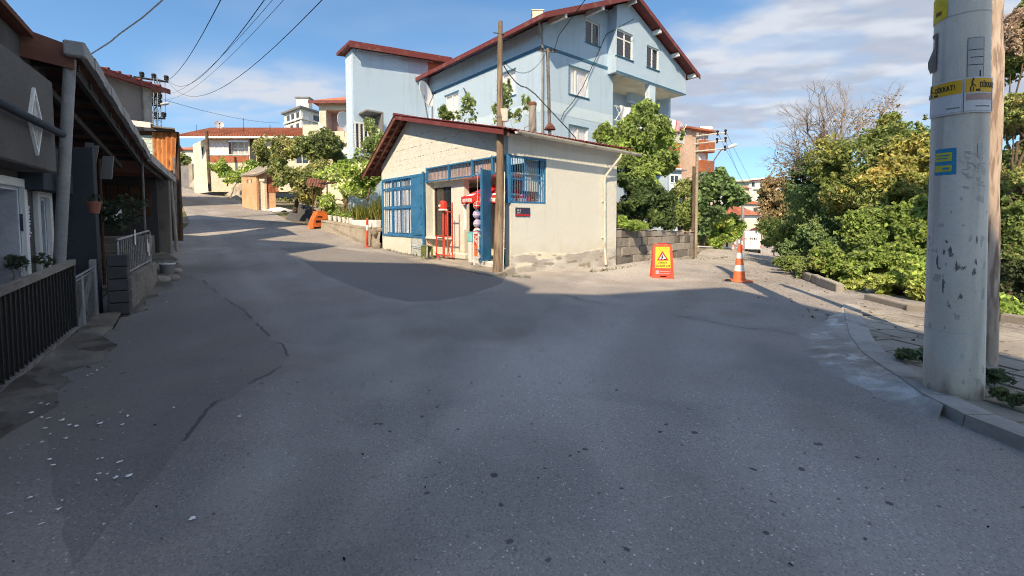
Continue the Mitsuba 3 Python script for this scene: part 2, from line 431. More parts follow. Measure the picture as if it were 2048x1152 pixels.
def worn(a, b, c, big=.7, fine=14.0, k=.5):
    """two tones in large patches, fine grain between, and a third, dirty tone in blotches"""
    a, b, c = [tuple(map(float, q)) for q in (a, b, c)]

    def fn(p, n, uv):
        q = fbm(p.x * big + 3, p.y * big, p.z * big, 3); g = noise(p.x * fine, p.y * fine, p.z * fine)
        d = smoothstep(.56, .74, fbm(p.x * big * 2.1, p.y * big * 2.1 + 9, p.z * big * 1.1, 3))
        col = mix(mix(a, b, smoothstep(.3, .7, q)), c, d * k)
        return col * (.90 + .2 * g)
    return fn


def grain(s):
    def fn(p, n, uv): return fbm(p.x * s, p.y * s, p.z * s, 3)
    return fn


CRACKS = [[(490, 622), (512, 645), (540, 672), (566, 690), (575, 712), (560, 733), (520, 757), (470, 787), (430, 805), (400, 835), (372, 880)],
          [(1130, 590), (1170, 601), (1230, 610)], [(1355, 632), (1420, 643), (1480, 655), (1540, 660), (1592, 668)],
          [(405, 560), (440, 590), (490, 622)]]
CRACKS = [[G(*q)[:2] for q in c] for c in CRACKS]
RIM = [[G(*q)[:2] for q in ((585, 504), (620, 530), (667, 558), (737, 580), (780, 597), (825, 605), (895, 597), (977, 578), (1010, 562))]]
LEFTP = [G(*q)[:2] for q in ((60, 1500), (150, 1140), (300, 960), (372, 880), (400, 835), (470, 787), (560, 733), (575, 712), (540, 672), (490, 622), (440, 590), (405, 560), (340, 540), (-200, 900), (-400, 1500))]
LANES = [[G(*q)[:2] for q in c] for c in ([(700, 1140), (690, 800), (600, 600), (480, 490), (400, 420)], [(1500, 1140), (1260, 760), (1330, 620), (1480, 540)], [(300, 1140), (430, 800), (480, 610), (420, 500)])]
SEAM = np.array([G(960, 760)[:2], G(1135, 590)[:2]])
VERGE_SHADE = [[G(*q)[:2] for q in ((0, 900), (120, 775), (205, 700), (300, 610), (350, 540))]]


def seg_dist(x, y, lines):
    d = mi.Float(1e3)
    for ln in lines:
        for (ax, ay), (bx, by) in zip(ln[:-1], ln[1:]):
            ux, uy = float(bx - ax), float(by - ay); L = ux * ux + uy * uy
            t = dr.clip(((x - float(ax)) * ux + (y - float(ay)) * uy) / L, 0, 1)
            d = dr.minimum(d, dr.sqrt(dr.square(x - float(ax) - t * ux) + dr.square(y - float(ay) - t * uy)))
    return d


def asphalt(p, n, uv):
    x, y = p.x, p.y
    big = fbm(x * .28, y * .22 + 4, 0, 4)
    mid = fbm(x * 1.3, y * 1.1, 3, 3)
    v1, v2, vr = voronoi(x * 75, y * 75)
    spk = dr.select(vr > .80, smoothstep(.5, .25, v1) * .6, 0)
    dark = dr.select(vr < .2, smoothstep(.5, .25, v1) * .7, 0)
    fine = noise(x * 90, y * 90, 0)
    c = mix((.272, .248, .229), (.345, .318, .292), smoothstep(.32, .68, big))
    c = mix(c, (.195, .187, .18), smoothstep(.5, .8, mid) * .5)
    c = c * (.9 + .2 * fine) * (1 + .5 * spk) * (1 - .4 * dark)
    # stains: small tar spots and larger smears
    s1, s2, sr = voronoi(x * 3.3 + 7 + 1.3 * noise(x * .7, y * .7, 5), y * 3.3)
    w = noise(x * 30, y * 30, 2)
    spot = dr.select(sr > .3, smoothstep(.026 + .06 * (sr - .3), .008 + .025 * (sr - .3), s1 + (w - .5) * .13), 0) * smoothstep(.4, .6, noise(x * .5 + 11, y * .5, 1))
    c = mix(c, (.06, .058, .056), spot * .85)
    smear = smoothstep(.60, .78, fbm(x * .9 + 2 * noise(y * 2), y * 2.6, 8, 3))
    c = mix(c, (.13, .12, .11), smear * .14)
    pale = smoothstep(.6, .8, fbm(x * .6 + 20, y * .6, 5, 4))
    c = mix(c, (.40, .38, .35), pale * .35)
    ln = seg_dist(x, y, LANES)
    c = c * (1 + .09 * smoothstep(.55, .15, dr.abs(ln - .75)) * smoothstep(.2, .6, noise(x * .6, y * .6, 9)) - .07 * smoothstep(.5, .1, ln))
    sd_ = ((x - float(SEAM[0][0])) * float(SEAM[1][1] - SEAM[0][1]) - (y - float(SEAM[0][1])) * float(SEAM[1][0] - SEAM[0][0])) / float(np.hypot(*(SEAM[1] - SEAM[0]))) + (noise(x * 3, y * 3, 7) - .5) * .12
    c = c * (1 + .10 * smoothstep(-.05, .05, sd_) * smoothstep(3.5, .5, dr.abs(sd_)))
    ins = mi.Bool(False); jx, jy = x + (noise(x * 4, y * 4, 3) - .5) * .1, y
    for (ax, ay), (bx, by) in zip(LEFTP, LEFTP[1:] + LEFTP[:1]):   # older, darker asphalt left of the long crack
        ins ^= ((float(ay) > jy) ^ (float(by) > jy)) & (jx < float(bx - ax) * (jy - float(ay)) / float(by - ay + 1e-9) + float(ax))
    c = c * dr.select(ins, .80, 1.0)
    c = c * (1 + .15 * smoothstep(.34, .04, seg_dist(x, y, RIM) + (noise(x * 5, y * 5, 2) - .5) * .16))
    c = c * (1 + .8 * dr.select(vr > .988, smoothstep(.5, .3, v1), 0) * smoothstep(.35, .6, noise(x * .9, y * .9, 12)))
    gr = smoothstep(2.4, .1, seg_dist(x, y, VERGE_SHADE) + (mid - .5) * 1.2)  # shade along the left verge is put into the asphalt colour
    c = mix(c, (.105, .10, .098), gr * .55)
    c = mix(c, (.20, .165, .125), smoothstep(.55, .75, fbm(x * .8 + 31, y * .8, 2, 4)) * .35)
    dist = seg_dist(x + (fbm(x * 7, y * 7, 1) - .5) * .07, y + (fbm(x * 7, y * 7, 6) - .5) * .07, CRACKS)
    br = noise(x * 2.2, y * 2.2, 4)
    crack = smoothstep(.024, .008, dist) * smoothstep(.3, .5, br)
    c = mix(c, (.05, .048, .046), crack * .9)
    c = mix(c, (.17, .16, .15), smoothstep(.30, .05, dist) * .25)
    return c


def asphalt_h(p, n, uv):
    v1, v2, vr = voronoi(p.x * 75, p.y * 75)
    return .6 * smoothstep(.55, .1, v1) * vr + .4 * noise(p.x * 95, p.y * 95, 0)


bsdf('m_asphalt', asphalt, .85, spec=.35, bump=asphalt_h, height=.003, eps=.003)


def patch_c(p, n, uv):
    x, y = p.x, p.y
    v1, v2, vr = voronoi(x * 60, y * 60)
    c = mix((.19, .178, .17), (.235, .22, .21), fbm(x * .7, y * .7, 2, 3)) * (.8 + .4 * noise(x * 100, y * 100)) * (.85 + .4 * vr * smoothstep(.5, .2, v1))
    return mix(c, (.19, .18, .165), smoothstep(.62, .8, fbm(x * 1.6, y * 1.6, 7, 3)) * .3)


bsdf('m_patch', patch_c, .85, spec=.35, bump=grain(60), height=.004)


def conc_c(p, n, uv):
    x, y = p.x, p.y
    a = fbm(x * 1.6, y * 1.6, p.z * 1.6, 4); b = fbm(x * 6, y * 6, p.z * 6, 3)
    c = mix((.20, .185, .165), (.31, .29, .265), smoothstep(.3, .7, a))
    c = mix(c, (.12, .10, .085), smoothstep(.55, .75, b) * .5)
    c = mix(c, (.42, .41, .39), smoothstep(.66, .8, fbm(x * 3 + 40, y * 3, p.z, 3)) * .5)
    return c * (.85 + .3 * noise(x * 70, y * 70, p.z * 70))


bsdf('m_concrete', conc_c, .9, spec=.3, bump=lambda p, n, uv: fbm(p.x * 14, p.y * 14, p.z * 14, 4), height=.02, eps=.008)
APRON = [G(*q)[:2] for q in ((1640, 645), (1585, 668), (1598, 702), (1622, 732), (1685, 766), (1732, 786), (1796, 814), (1842, 830), (1884, 838))]


def apron_c(p, n, uv):
    x, y = p.x, p.y
    a = fbm(x * 1.5, y * 1.5, 0, 4); s = fbm(x * 3.2 + 2 * noise(x * 3, y * 3, 4), y * 4.5 + 2 * noise(x * 2, y * 2, 8), 3, 4)
    c = mix((.30, .28, .26), (.43, .41, .385), smoothstep(.3, .7, a))
    c = mix(c, (.62, .61, .59), smoothstep(.44, .6, s) * .7)
    c = mix(c, (.24, .21, .18), smoothstep(.55, .72, fbm(x * 3 + 8, y * 3, 1, 4)) * .55)
    c = c * (.86 + .28 * noise(x * 70, y * 70))
    e = smoothstep(.26, .02, seg_dist(x, y, [APRON]) + (fbm(x * 6, y * 6, 3, 3) - .5) * .3)   # the concrete wears thin towards the asphalt
    return mix(c, (.29, .27, .25), e * .8)


bsdf('m_apron', apron_c, .9, spec=.3, bump=lambda p, n, uv: fbm(p.x * 10, p.y * 10, p.z * 10, 4), height=.035, eps=.008)
bsdf('m_verge', worn((.10, .092, .08), (.17, .155, .135), (.055, .045, .038), 1.6, 40, .8), .95, spec=.2, bump=lambda p, n, uv: fbm(p.x * 14, p.y * 14, p.z * 14, 4), height=.03, eps=.008)
bsdf('m_kerb', worn((.30, .285, .26), (.38, .36, .335), (.21, .19, .165), 1.5, 40, .7), .9, spec=.25, bump=grain(26), height=.012, eps=.006)
bsdf('m_slab', worn((.26, .235, .20), (.35, .32, .275), (.16, .14, .115), .9, 30), .9, spec=.3, bump=grain(40), height=.005)


def dirt_c(p, n, uv):
    x, y = p.x, p.y
    c = mix((.16, .13, .09), (.27, .23, .17), fbm(x * 1.2, y * 1.2, 0, 4))
    c = mix(c, (.06, .085, .025), smoothstep(.5, .66, fbm(x * .7 + 9, y * .7, 3, 4)) * .8)
    return c * (.7 + .6 * noise(x * 24, y * 24)) * (.85 + .3 * noise(x * 80, y * 80))


bsdf('m_dirt', dirt_c, .95, spec=.2, bump=lambda p, n, uv: fbm(p.x * 9, p.y * 9, p.z * 9, 4), height=.04, eps=.01)


def hill_c(p, n, uv):
    x, y = p.x, p.y
    return mix((.05, .07, .025), (.13, .12, .06), fbm(x * .12, y * .12, 0, 4)) * (.7 + .6 * noise(x * .9, y * .9))


bsdf('m_hill', hill_c, .95)


def cream_c(p, n, uv):
    q = fbm(p.x * .9, p.y * .9, p.z * .9, 4)
    c = mix((.70, .70, .635), (.76, .755, .68), q)
    run = fbm(p.x * 7, p.y * 7, p.z * .5, 3)
    c = mix(c, (.58, .53, .40), smoothstep(.56, .72, run) * .22)
    low = smoothstep(1.25, .45, p.z + (fbm(p.x * 3, p.y * 3, p.z * 3) - .5) * .8)
    c = mix(c, (.60, .565, .45), low * .5)
    return c * (.96 + .08 * noise(p.x * 40, p.y * 40, p.z * 40))


bsdf('m_cream', cream_c, .85, spec=.25, bump=lambda p, n, uv: fbm(p.x * 9, p.y * 9, p.z * 9, 3), height=.012, eps=.008)


def plinth_c(p, n, uv):
    q = fbm(p.x * 2.2, p.y * 2.2, p.z * 2.6, 4)
    c = mix((.44, .41, .37), (.60, .58, .53), smoothstep(.35, .65, q))
    c = mix(c, (.78, .74, .60), smoothstep(.55, .62, fbm(p.x * 1.1 + 3, p.y * 1.1, p.z * 3, 4)) * smoothstep(3.0, 1.2, p.x + 0 * p.y))
    c = mix(c, (.22, .17, .11), smoothstep(.60, .70, fbm(p.x * 4, p.y * 4, p.z * 7 + 5, 3)) * .7)
    return c * (.85 + .3 * noise(p.x * 50, p.y * 50, p.z * 50))


bsdf('m_plinth', plinth_c, .9, spec=.25, bump=grain(10), height=.03, eps=.01)


def plaster(a, b, drip):
    def fn(p, n, uv):
        c = mix(a, b, fbm(p.x * .5, p.y * .5, p.z * .5, 3))
        r = fbm(p.x * 5, p.y * 5, p.z * .35, 3)
        return mix(c, drip, smoothstep(.54, .76, r) * .26) * (.97 + .06 * noise(p.x * 30, p.y * 30, p.z * 30))
    return fn


bsdf('m_blue_wall', plaster((.45, .58, .71), (.49, .615, .74), (.34, .42, .47)), .8, spec=.25, bump=grain(22), height=.004)
bsdf('m_blue_light', plaster((.56, .685, .775), (.60, .715, .80), (.5, .57, .6)), .8, spec=.25)
bsdf('m_grey_wall', worn((.20, .19, .195), (.25, .24, .24), (.15, .14, .14), .5, 20, .4), .9, spec=.2)
bsdf('m_house_grey', worn((.105, .10, .095), (.135, .128, .122), (.075, .07, .068), .8, 30, .5), .9, spec=.2, bump=grain(40), height=.005)
bsdf('m_dark_wall', worn((.042, .050, .062), (.055, .064, .078), (.03, .035, .042), .8, 30, .5), .85, spec=.25)
bsdf('m_pillar', worn((.062, .062, .066), (.085, .085, .086), (.045, .043, .041), 1.2, 30, .5), .9, spec=.2, bump=grain(30), height=.006)
bsdf('m_cream_wall', worn((.68, .60, .46), (.76, .69, .54), (.5, .43, .32), .4, 10, .4), .85, spec=.2)
bsdf('m_white_wall', worn((.72, .71, .68), (.80, .79, .76), (.55, .53, .5), .4, 10, .4), .85, spec=.2)
bsdf('m_peach_wall', worn((.60, .42, .31), (.68, .49, .37), (.5, .35, .27), .4, 10, .4), .85, spec=.2)
bsdf('m_orange_wall', worn((.60, .34, .19), (.68, .42, .25), (.45, .27, .17), 1.0, 14, .5), .9, spec=.2)
bsdf('m_block', worn((.30, .265, .23), (.40, .36, .315), (.19, .165, .14), 1.1, 26, .65), .95, spec=.2, bump=lambda p, n, uv: fbm(p.x * 16, p.y * 16, p.z * 16, 4), height=.025, eps=.006)
bsdf('m_block_dark', worn((.16, .145, .13), (.22, .20, .175), (.10, .088, .075), 1.3, 26, .65), .95, spec=.2, bump=lambda p, n, uv: fbm(p.x * 16 + 3, p.y * 16, p.z * 16, 4), height=.025, eps=.006)
bsdf('m_mortar', worn((.17, .155, .135), (.23, .21, .185), (.10, .09, .075), 1.5, 40), .95, spec=.2)
bsdf('m_retain', worn((.34, .29, .225), (.42, .37, .30), (.22, .18, .13), .8, 20, .6), .95, spec=.2, bump=grain(12), height=.03, eps=.008)
bsdf('m_brick', worn((.36, .12, .06), (.45, .17, .09), (.2, .08, .05), 2.0, 30, .5), .95, spec=.2)


def redroof_c(p, n, uv):
    c = mix((.15, .032, .032), (.21, .055, .048), fbm(p.x * .8, p.y * .8, p.z * .8, 3))
    return mix(c, (.25, .13, .09), smoothstep(.58, .75, fbm(p.x * 3, p.y * 3, p.z * 3, 3)) * .5)


bsdf('m_red_roof', redroof_c, .6, spec=.4)
bsdf('m_tile_roof', worn((.40, .135, .075), (.50, .19, .11), (.26, .10, .07), .5, 6, .6), .85, spec=.25)
bsdf('m_brown_roof', worn((.17, .075, .055), (.24, .115, .08), (.10, .05, .04), 1.5, 24, .6), .85, spec=.25)


def rust_c(p, n, uv):
    a = fbm(p.x * 3, p.y * 3, p.z * 1.1, 4)
    c = mix((.42, .15, .05), (.62, .27, .10), smoothstep(.35, .6, a))
    return mix(c, (.13, .05, .025), smoothstep(.52, .72, fbm(p.x * 5 + 4, p.y * 5, p.z * 1.6, 4)) * .75)


bsdf('m_rust', rust_c, .8, spec=.3)


def wood_c(p, n, uv):
    g = fbm(p.x * 26, p.y * 26, p.z * 1.4, 4); b = fbm(p.x * 3, p.y * 3, p.z * .8, 3)
    c = mix((.21, .155, .105), (.33, .25, .18), smoothstep(.3, .7, b))
    return mix(c, (.10, .07, .045), smoothstep(.5, .7, g) * .7)


def wood_h(p, n, uv): return fbm(p.x * 30, p.y * 30, p.z * 1.6, 3)


bsdf('m_wood', wood_c, .85, spec=.25, bump=wood_h, height=.012, eps=.006)


def pinkwood_c(p, n, uv):
    g = fbm(p.x * 32, p.y * 32, p.z * 3.4, 4); b = fbm(p.x * 6, p.y * 6, p.z * 2.2, 3)
    c = mix((.46, .36, .29), (.62, .51, .43), smoothstep(.3, .7, b))
    return mix(c, (.22, .145, .105), smoothstep(.47, .66, g) * .75)


bsdf('m_pinkwood', pinkwood_c, .9, spec=.2, bump=lambda p, n, uv: fbm(p.x * 34, p.y * 34, p.z * 4, 3), height=.02, eps=.005)
bsdf('m_darkwood', worn((.075, .04, .025), (.11, .06, .035), (.04, .025, .018), 2, 30), .8, spec=.25)
bsdf('m_bark', worn((.12, .09, .065), (.18, .14, .105), (.07, .05, .04), 3, 30, .5), .95, spec=.15, bump=grain(24), height=.02)


def pole_c(p, n, uv):
    a = fbm(p.x * 2.2, p.y * 2.2, p.z * 1.2, 4); v = fbm(p.x * 12, p.y * 12, p.z * .5, 3)
    c = mix((.62, .585, .53), (.72, .68, .62), smoothstep(.3, .7, a))
    c = mix(c, (.28, .26, .24), smoothstep(.55, .75, v) * .35)
    c = mix(c, (.50, .44, .34), smoothstep(.62, .1, p.z + (a - .5) * .5) * .55)
    c = mix(c, (.2, .16, .13), smoothstep(.22, .0, p.z + (v - .5) * .4) * .6)
    st = smoothstep(.67, .72, fbm(p.x * 24 + 3, p.y * 24, p.z * 9, 3)) * smoothstep(2.6, 1.6, p.z)
    c = mix(c, (.22, .2, .19), st * .45)
    w1 = smoothstep(.66, .72, fbm(p.x * 7, p.y * 7 + 5, p.z * 2.1, 3))
    c = mix(c, (.60, .59, .57), w1 * .5)
    return c * (.93 + .14 * noise(p.x * 90, p.y * 90, p.z * 90))


def pole_h(p, n, uv): return .7 * fbm(p.x * 20, p.y * 20, p.z * 12, 3) + .3 * noise(p.x * 100, p.y * 100, p.z * 100)


bsdf('m_pole', pole_c, .8, spec=.3, bump=pole_h, height=.004, eps=.004)
scene['m_leaf'] = {'type': 'principledthin', 'base_color': {'type': 'mesh_attribute', 'name': 'vertex_color'}, 'roughness': .55, 'spec_trans': 0.0, 'diff_trans': .55, 'eta': 1.4}
bsdf('m_color', {'type': 'mesh_attribute', 'name': 'vertex_color'}, .6, spec=.4)
PLAIN = dict(white=(.78, .78, .76), dark=(.012, .012, .014), black=(.02, .02, .021), blue=(.035, .17, .36), blue2=(.05, .21, .42), stripe=(.05, .15, .24), red=(.55, .022, .03), red2=(.62, .05, .03), orange=(.80, .17, .03),
             cone=(.88, .17, .06), reflect=(.82, .82, .80), yellow=(.85, .60, .03), poster=(.66, .66, .70), amber=(.72, .42, .02), green=(.02, .33, .19), olive=(.17, .20, .05), grey=(.22, .22, .22), lightgrey=(.45, .45, .45), silver=(.55, .55, .56),
             cloth=(.80, .78, .78), pink=(.70, .33, .36), plaque=(.045, .045, .095), tarp=(.10, .10, .105), tar=(.16, .155, .15), pot=(.75, .73, .68), terracotta=(.28, .11, .07), wire=(.02, .02, .022), glow=(.75, .76, .78), skyblue=(.03, .26, .50), lime=(.55, .55, .06), cyan=(.25, .60, .62), lilac=(.42, .38, .68), ball=(.62, .66, .35), palegreen=(.52, .62, .57))
for k_, c_ in PLAIN.items(): bsdf('m_' + k_, c_, .55 if k_ not in ('wire', 'cloth', 'tarp', 'poster') else .8, spec=.4)
bsdf('m_cone', worn((.86, .17, .06), (.90, .22, .09), (.5, .15, .09), 5, 60, .6), .6, spec=.35)
bsdf('m_orange', worn((.76, .16, .03), (.82, .20, .05), (.45, .14, .06), 4, 50, .6), .6, spec=.35)
bsdf('m_yellow', worn((.72, .57, .03), (.78, .63, .06), (.55, .42, .10), 5, 50, .5), .6, spec=.35)
bsdf('m_twig', worn((.27, .225, .20), (.35, .30, .27), (.17, .14, .12), 4, 40, .5), .95, spec=.15)
bsdf('m_metal', worn((.30, .30, .31), (.38, .38, .385), (.20, .17, .15), 3, 40), .5, .6)
bsdf('m_old_metal', worn((.16, .15, .145), (.22, .21, .20), (.13, .075, .045), 5, 50, .8), .7, .3)
bsdf('m_bluepaint', worn((.030, .155, .335), (.045, .20, .40), (.08, .17, .27), 3, 40, .5), .55, spec=.4)
bsdf('m_redpaint', worn((.56, .07, .035), (.63, .10, .05), (.40, .07, .04), 3, 40, .5), .55, spec=.4)
bsdf('m_gutter', worn((.60, .56, .48), (.70, .66, .58), (.36, .29, .22), 2.4, 30, .7), .6, spec=.35)
bsdf('m_old_white', worn((.27, .27, .275), (.34, .335, .33), (.17, .155, .14), 2.2, 30, .6), .7, spec=.3)
bsdf('m_reveal', worn((.52, .55, .62), (.60, .63, .69), (.42, .43, .47), 1.5, 30, .5), .8, spec=.25)
bsdf('m_soffit', worn((.42, .30, .27), (.50, .37, .33), (.33, .22, .2), 1.5, 30, .5), .9, spec=.2)
bsdf('m_glass', (.022, .026, .032), .06, spec=.9)
scene['m_pane'] = {'type': 'thindielectric', 'int_ior': 1.5}
bsdf('m_dgrey', (.06, .058, .06), .8, spec=.3)
bsdf('m_mesh', (.21, .22, .23), .6, .3)
bsdf('m_net', {'type': 'mesh_attribute', 'name': 'vertex_color'}, .9, spec=.2)

# ---------------------------------------------------------------- the setting: ground, road, pavement
Cs, Bv, Av = np.array([-.105, 12.5]), np.array([.767, .642]), np.array([-.642, .767])   # the shop's corner; along its right face; along its left face
Ls, La, Ln = np.array([-6.02, 6.2]), np.array([-.53, .848]), np.array([-.848, -.53])   # the left row: along the street; away from the street


def S2(u, v): return Cs + u * Bv + v * Av


def L2(s, d): return Ls + s * La + d * Ln


# one sheet to the horizon, finer near the camera
rr_ = np.r_[np.linspace(0, 30, 31), np.linspace(32, 110, 30), np.linspace(118, 330, 26), 420, 650, 1200, 3000]
th_ = np.linspace(0, 2 * np.pi, 145)[:-1]
R_, A_ = np.meshgrid(rr_, th_, indexing='ij')
gx, gy = R_ * np.sin(A_), R_ * np.cos(A_)
lim_ = np.minimum(1, 330 / np.maximum(R_, 1e-6))
gz = zg(gx * lim_, gy * lim_); far_ = np.clip((R_ - 200) / 130, 0, 1)
gz = gz * (1 - far_) + np.clip(gz, -10, 16) * far_ - .045
V_ = np.stack([gx, gy, gz], -1).reshape(-1, 3); n_ = len(th_)
i_, j_ = np.meshgrid(np.arange(len(rr_) - 1), np.arange(n_), indexing='ij'); i_, j_ = i_.ravel(), j_.ravel(); k_ = (j_ + 1) % n_
F_ = np.vstack([np.stack([i_ * n_ + j_, (i_ + 1) * n_ + j_, (i_ + 1) * n_ + k_], 1), np.stack([i_ * n_ + j_, (i_ + 1) * n_ + k_, i_ * n_ + k_], 1)])
cen_ = np.linalg.norm(V_[F_].mean(1)[:, :2], axis=1)
struct('ground', (V_, F_[cen_ <= 95][:, ::-1]), 'm_dirt', smooth=True)
struct('hills', (V_, F_[cen_ > 95][:, ::-1]), 'm_hill', smooth=True)

road_out = [(-5.2, -14), (9, -14), (9.5, 0), (10.2, 6.5), (10.6, 12), (13.0, 20), (17.5, 30), (27.5, 45), (46, 80), (41, 82), (22.3, 45.5), (12.8, 29.5), (9.2, 22.6), (3.8, 15.9), (-.3, 12.7), tuple(S2(.2, 8.5)), tuple(S2(.2, 16)), tuple(S2(0, 21)), (-24, 41.8), (-41.5, 60.5), (-58, 78), (-66, 76), (-47, 58), (-29, 39.5), tuple(L2(24, .2)), tuple(L2(13, .3)), tuple(L2(0, .5)), tuple(L2(-5, .6)), (-5.2, -4)]
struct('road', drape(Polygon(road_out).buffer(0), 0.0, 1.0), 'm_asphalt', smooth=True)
pp_ = [(560, 497), (585, 507), (640, 545), (700, 571), (760, 592), (820, 603), (880, 602), (940, 590), (1003, 568), (1012, 553), (960, 540), (880, 527), (848, 519), (770, 508), (700, 500), (640, 492)]
patch_w = np.array([G(*q)[:2] for q in pp_])
struct('road_patch', drape(Polygon(patch_w).buffer(.25).buffer(-.25), .004, 1.0), 'm_patch', smooth=True, label='darker strip of newer asphalt in front of the shop')

# pavement on the right: slab field raised over the road, kerb along it, worn concrete apron falling to the road
kerb_px = [(1692, 603), (1694, 632), (1704, 680), (1730, 720), (1768, 748), (1814, 778), (1850, 806), (1886, 832), (1960, 862), (2060, 899)]
kerb_w = np.array([G(*q)[:2] for q in kerb_px]); kerb_w = np.vstack([kerb_w, [(2.9, 1.2), (2.7, -3)]])
back_px = [(1560, 543), (1600, 566), (1660, 590), (1740, 604), (1825, 624)]
back_w = np.array([G(*q)[:2] for q in back_px]); back_w = np.vstack([back_w, [(7.3, 6.4), (6.9, 4.4), (6.6, -3)]])
kerb_l = path(kerb_w, 30)


def rise(x, y):
    """height of the pavement over the road: nothing where it starts, a step further on"""
    q = np.stack([np.asarray(x), np.asarray(y)], -1); d = np.linalg.norm(q[..., None, :] - kerb_l, axis=-1); k = d.argmin(-1)
    return .08 * np.clip((k - 0.5) / 9, 0, 1)


pav = Polygon(np.vstack([kerb_w, back_w[::-1]])).buffer(0)
pave_key = struct('pavement', drape(pav.buffer(-.02), lambda x, y: rise(x, y) - .012, .5), 'm_mortar', smooth=True)
kn = np.gradient(kerb_l, axis=0); kn = np.stack([kn[:, 1], -kn[:, 0]], 1); kn /= np.linalg.norm(kn, axis=1, keepdims=True)
kn = np.where(((kerb_l + kn * .3)[:, :1] < kerb_l[:, :1]), kn, -kn)   # towards the road
# paving slabs, one by one (mortar shows in the joints)
slab_n = 0
ux_ = np.array([-.22, .975]); uy_ = np.array([.975, .22]); rng = np.random.default_rng(3)
for i in range(-2, 18):
    for j in range(-10, 10):
        o = np.array([5.2, 3.2]) + ux_ * (i * .42) + uy_ * ((j + .5 * (i % 2)) * .42)
        q = Polygon([o, o + ux_ * .402, o + ux_ * .402 + uy_ * .402, o + uy_ * .402]).intersection(pav.buffer(-.16))
        if q.area < .02 or q.geom_type != 'Polygon' or not (1.5 < o[1] < 9.4): continue
        v, f = extrude(q.buffer(-.006), .03); x, y = v[:, 0], v[:, 1]
        v = np.column_stack([x, y, zg(x, y) + rise(x, y) - .028 + v[:, 2] + rng.normal() * .002 + (x - x.mean()) * rng.normal() * .012])
        add(pave_key, 'slab', (v, f), 'm_slab'); slab_n += 1
# kerb stones and the apron
kz = lambda p: zg(p[:, 0], p[:, 1])
for i in range(1, len(kerb_l) - 2):
    a = kerb_l[[i, i + 1]]; nn = kn[[i, i + 1]]; top = rise(a[:, 0], a[:, 1]) + .012; g = (a[1] - a[0]) * .012
    o, inn = a + nn * (.07 + (.015 * math.sin(i * 2.3) if i > 14 else 0)), a - nn * .20; top = top + (.010 * math.sin(i * 3.7) if i > 14 else .004)
    q = [np.r_[o[0] + g, kz(o)[0] - .1], np.r_[o[1] - g, kz(o)[1] - .1], np.r_[inn[1] - g, kz(inn)[1] - .1], np.r_[inn[0] + g, kz(inn)[0] - .1]]
    w = [np.r_[o[0] - nn[0] * .04 + g, kz(o)[0] + top[0]], np.r_[o[1] - nn[1] * .04 - g, kz(o)[1] + top[1]], np.r_[inn[1] - g, kz(inn)[1] + top[1]], np.r_[inn[0] + g, kz(inn)[0] + top[0]]]
    V = np.array(q + w)
    add(pave_key, 'kerb_stone', (V, np.array([[0, 1, 5], [0, 5, 4], [1, 2, 6], [1, 6, 5], [2, 3, 7], [2, 7, 6], [3, 0, 4], [3, 4, 7], [4, 5, 6], [4, 6, 7]])), 'm_kerb')
ap_px = [(1690, 622), (1640, 645), (1585, 668), (1598, 702), (1622, 732), (1685, 766), (1732, 786), (1796, 814), (1842, 830), (1884, 838)]
ap_o = path(np.array([G(*q)[:2] for q in ap_px]), 60); ap_i = path(kerb_w[:8], 60)


def apron(u, v):
    k = np.arange(60) / 59; f = lambda A: np.stack([np.interp(u, k, A[:, c]) for c in (0, 1)], -1)
    q = f(ap_o) * (1 - v[..., None]) + f(ap_i) * v[..., None]; q = q + (meshkit.noise(np.stack([u * 60, u * 0, u * 0], -1), 5) - .5)[..., None] * .10 * (1 - v[..., None]) * np.array([-1, -.3])
    x, y = q[..., 0], q[..., 1]
    r = rise(x, y)
    return np.stack([x, y, zg(x, y) - .02 * (1 - v) ** 3 + .006 + (r + .004) * v ** .9 + .06 * (meshkit.fbm(np.stack([x * 3, y * 3, 0 * x], -1), 3, 4) - .5) * np.sin(np.pi * np.clip(v, 0, 1))], -1)


struct('concrete_apron', quadgrid(apron, 118, 20), 'm_apron', smooth=True, label='pale worn concrete ramp between kerb and road')
# left verge: a strip of dirt and crumbled concrete under the fence
lv_px = [(-60, 1010), (0, 880), (40, 828), (120, 770), (165, 740), (205, 712), (200, 690), (232, 650), (300, 605), (345, 560), (352, 520)]
lv_o = np.array([G(*q)[:2] for q in lv_px]); lv_o = path(lv_o, 60); lv_o = lv_o + (meshkit.fbm(np.stack([np.arange(60) * .45, np.zeros(60), np.zeros(60)], -1), 3, 4)[:, None] - .5) * .55 * np.array([1, .4])
lv_i = path([L2(-3.5, .35), L2(0, .35), L2(1, .1), L2(1.1, -.25), L2(4.4, -.25), L2(5.5, .3), L2(11.5, .3)], 60)


def verge(u, v):
    i = np.clip(np.round(u * 59).astype(int), 0, 59); q = lv_o[i] * (1 - v[..., None]) + lv_i[i] * v[..., None]
    x, y = q[..., 0], q[..., 1]; n = meshkit.fbm(np.stack([x * 2.4, y * 2.4, 0 * x], -1), 4, 8)
    return np.stack([x, y, zg(x, y) + .005 + .10 * np.clip(v * 1.6, 0, 1) * n + .02 * v], -1)


struct('verge', quadgrid(verge, 118, 12), 'm_verge', smooth=True, label='crumbled concrete strip under the left fence')
# yard behind the left fence
struct('yard', drape(Polygon([L2(-6, .3), L2(12, .3), L2(12, 6), L2(-6, 6)]), .05, 1.0), 'm_verge', smooth=True)

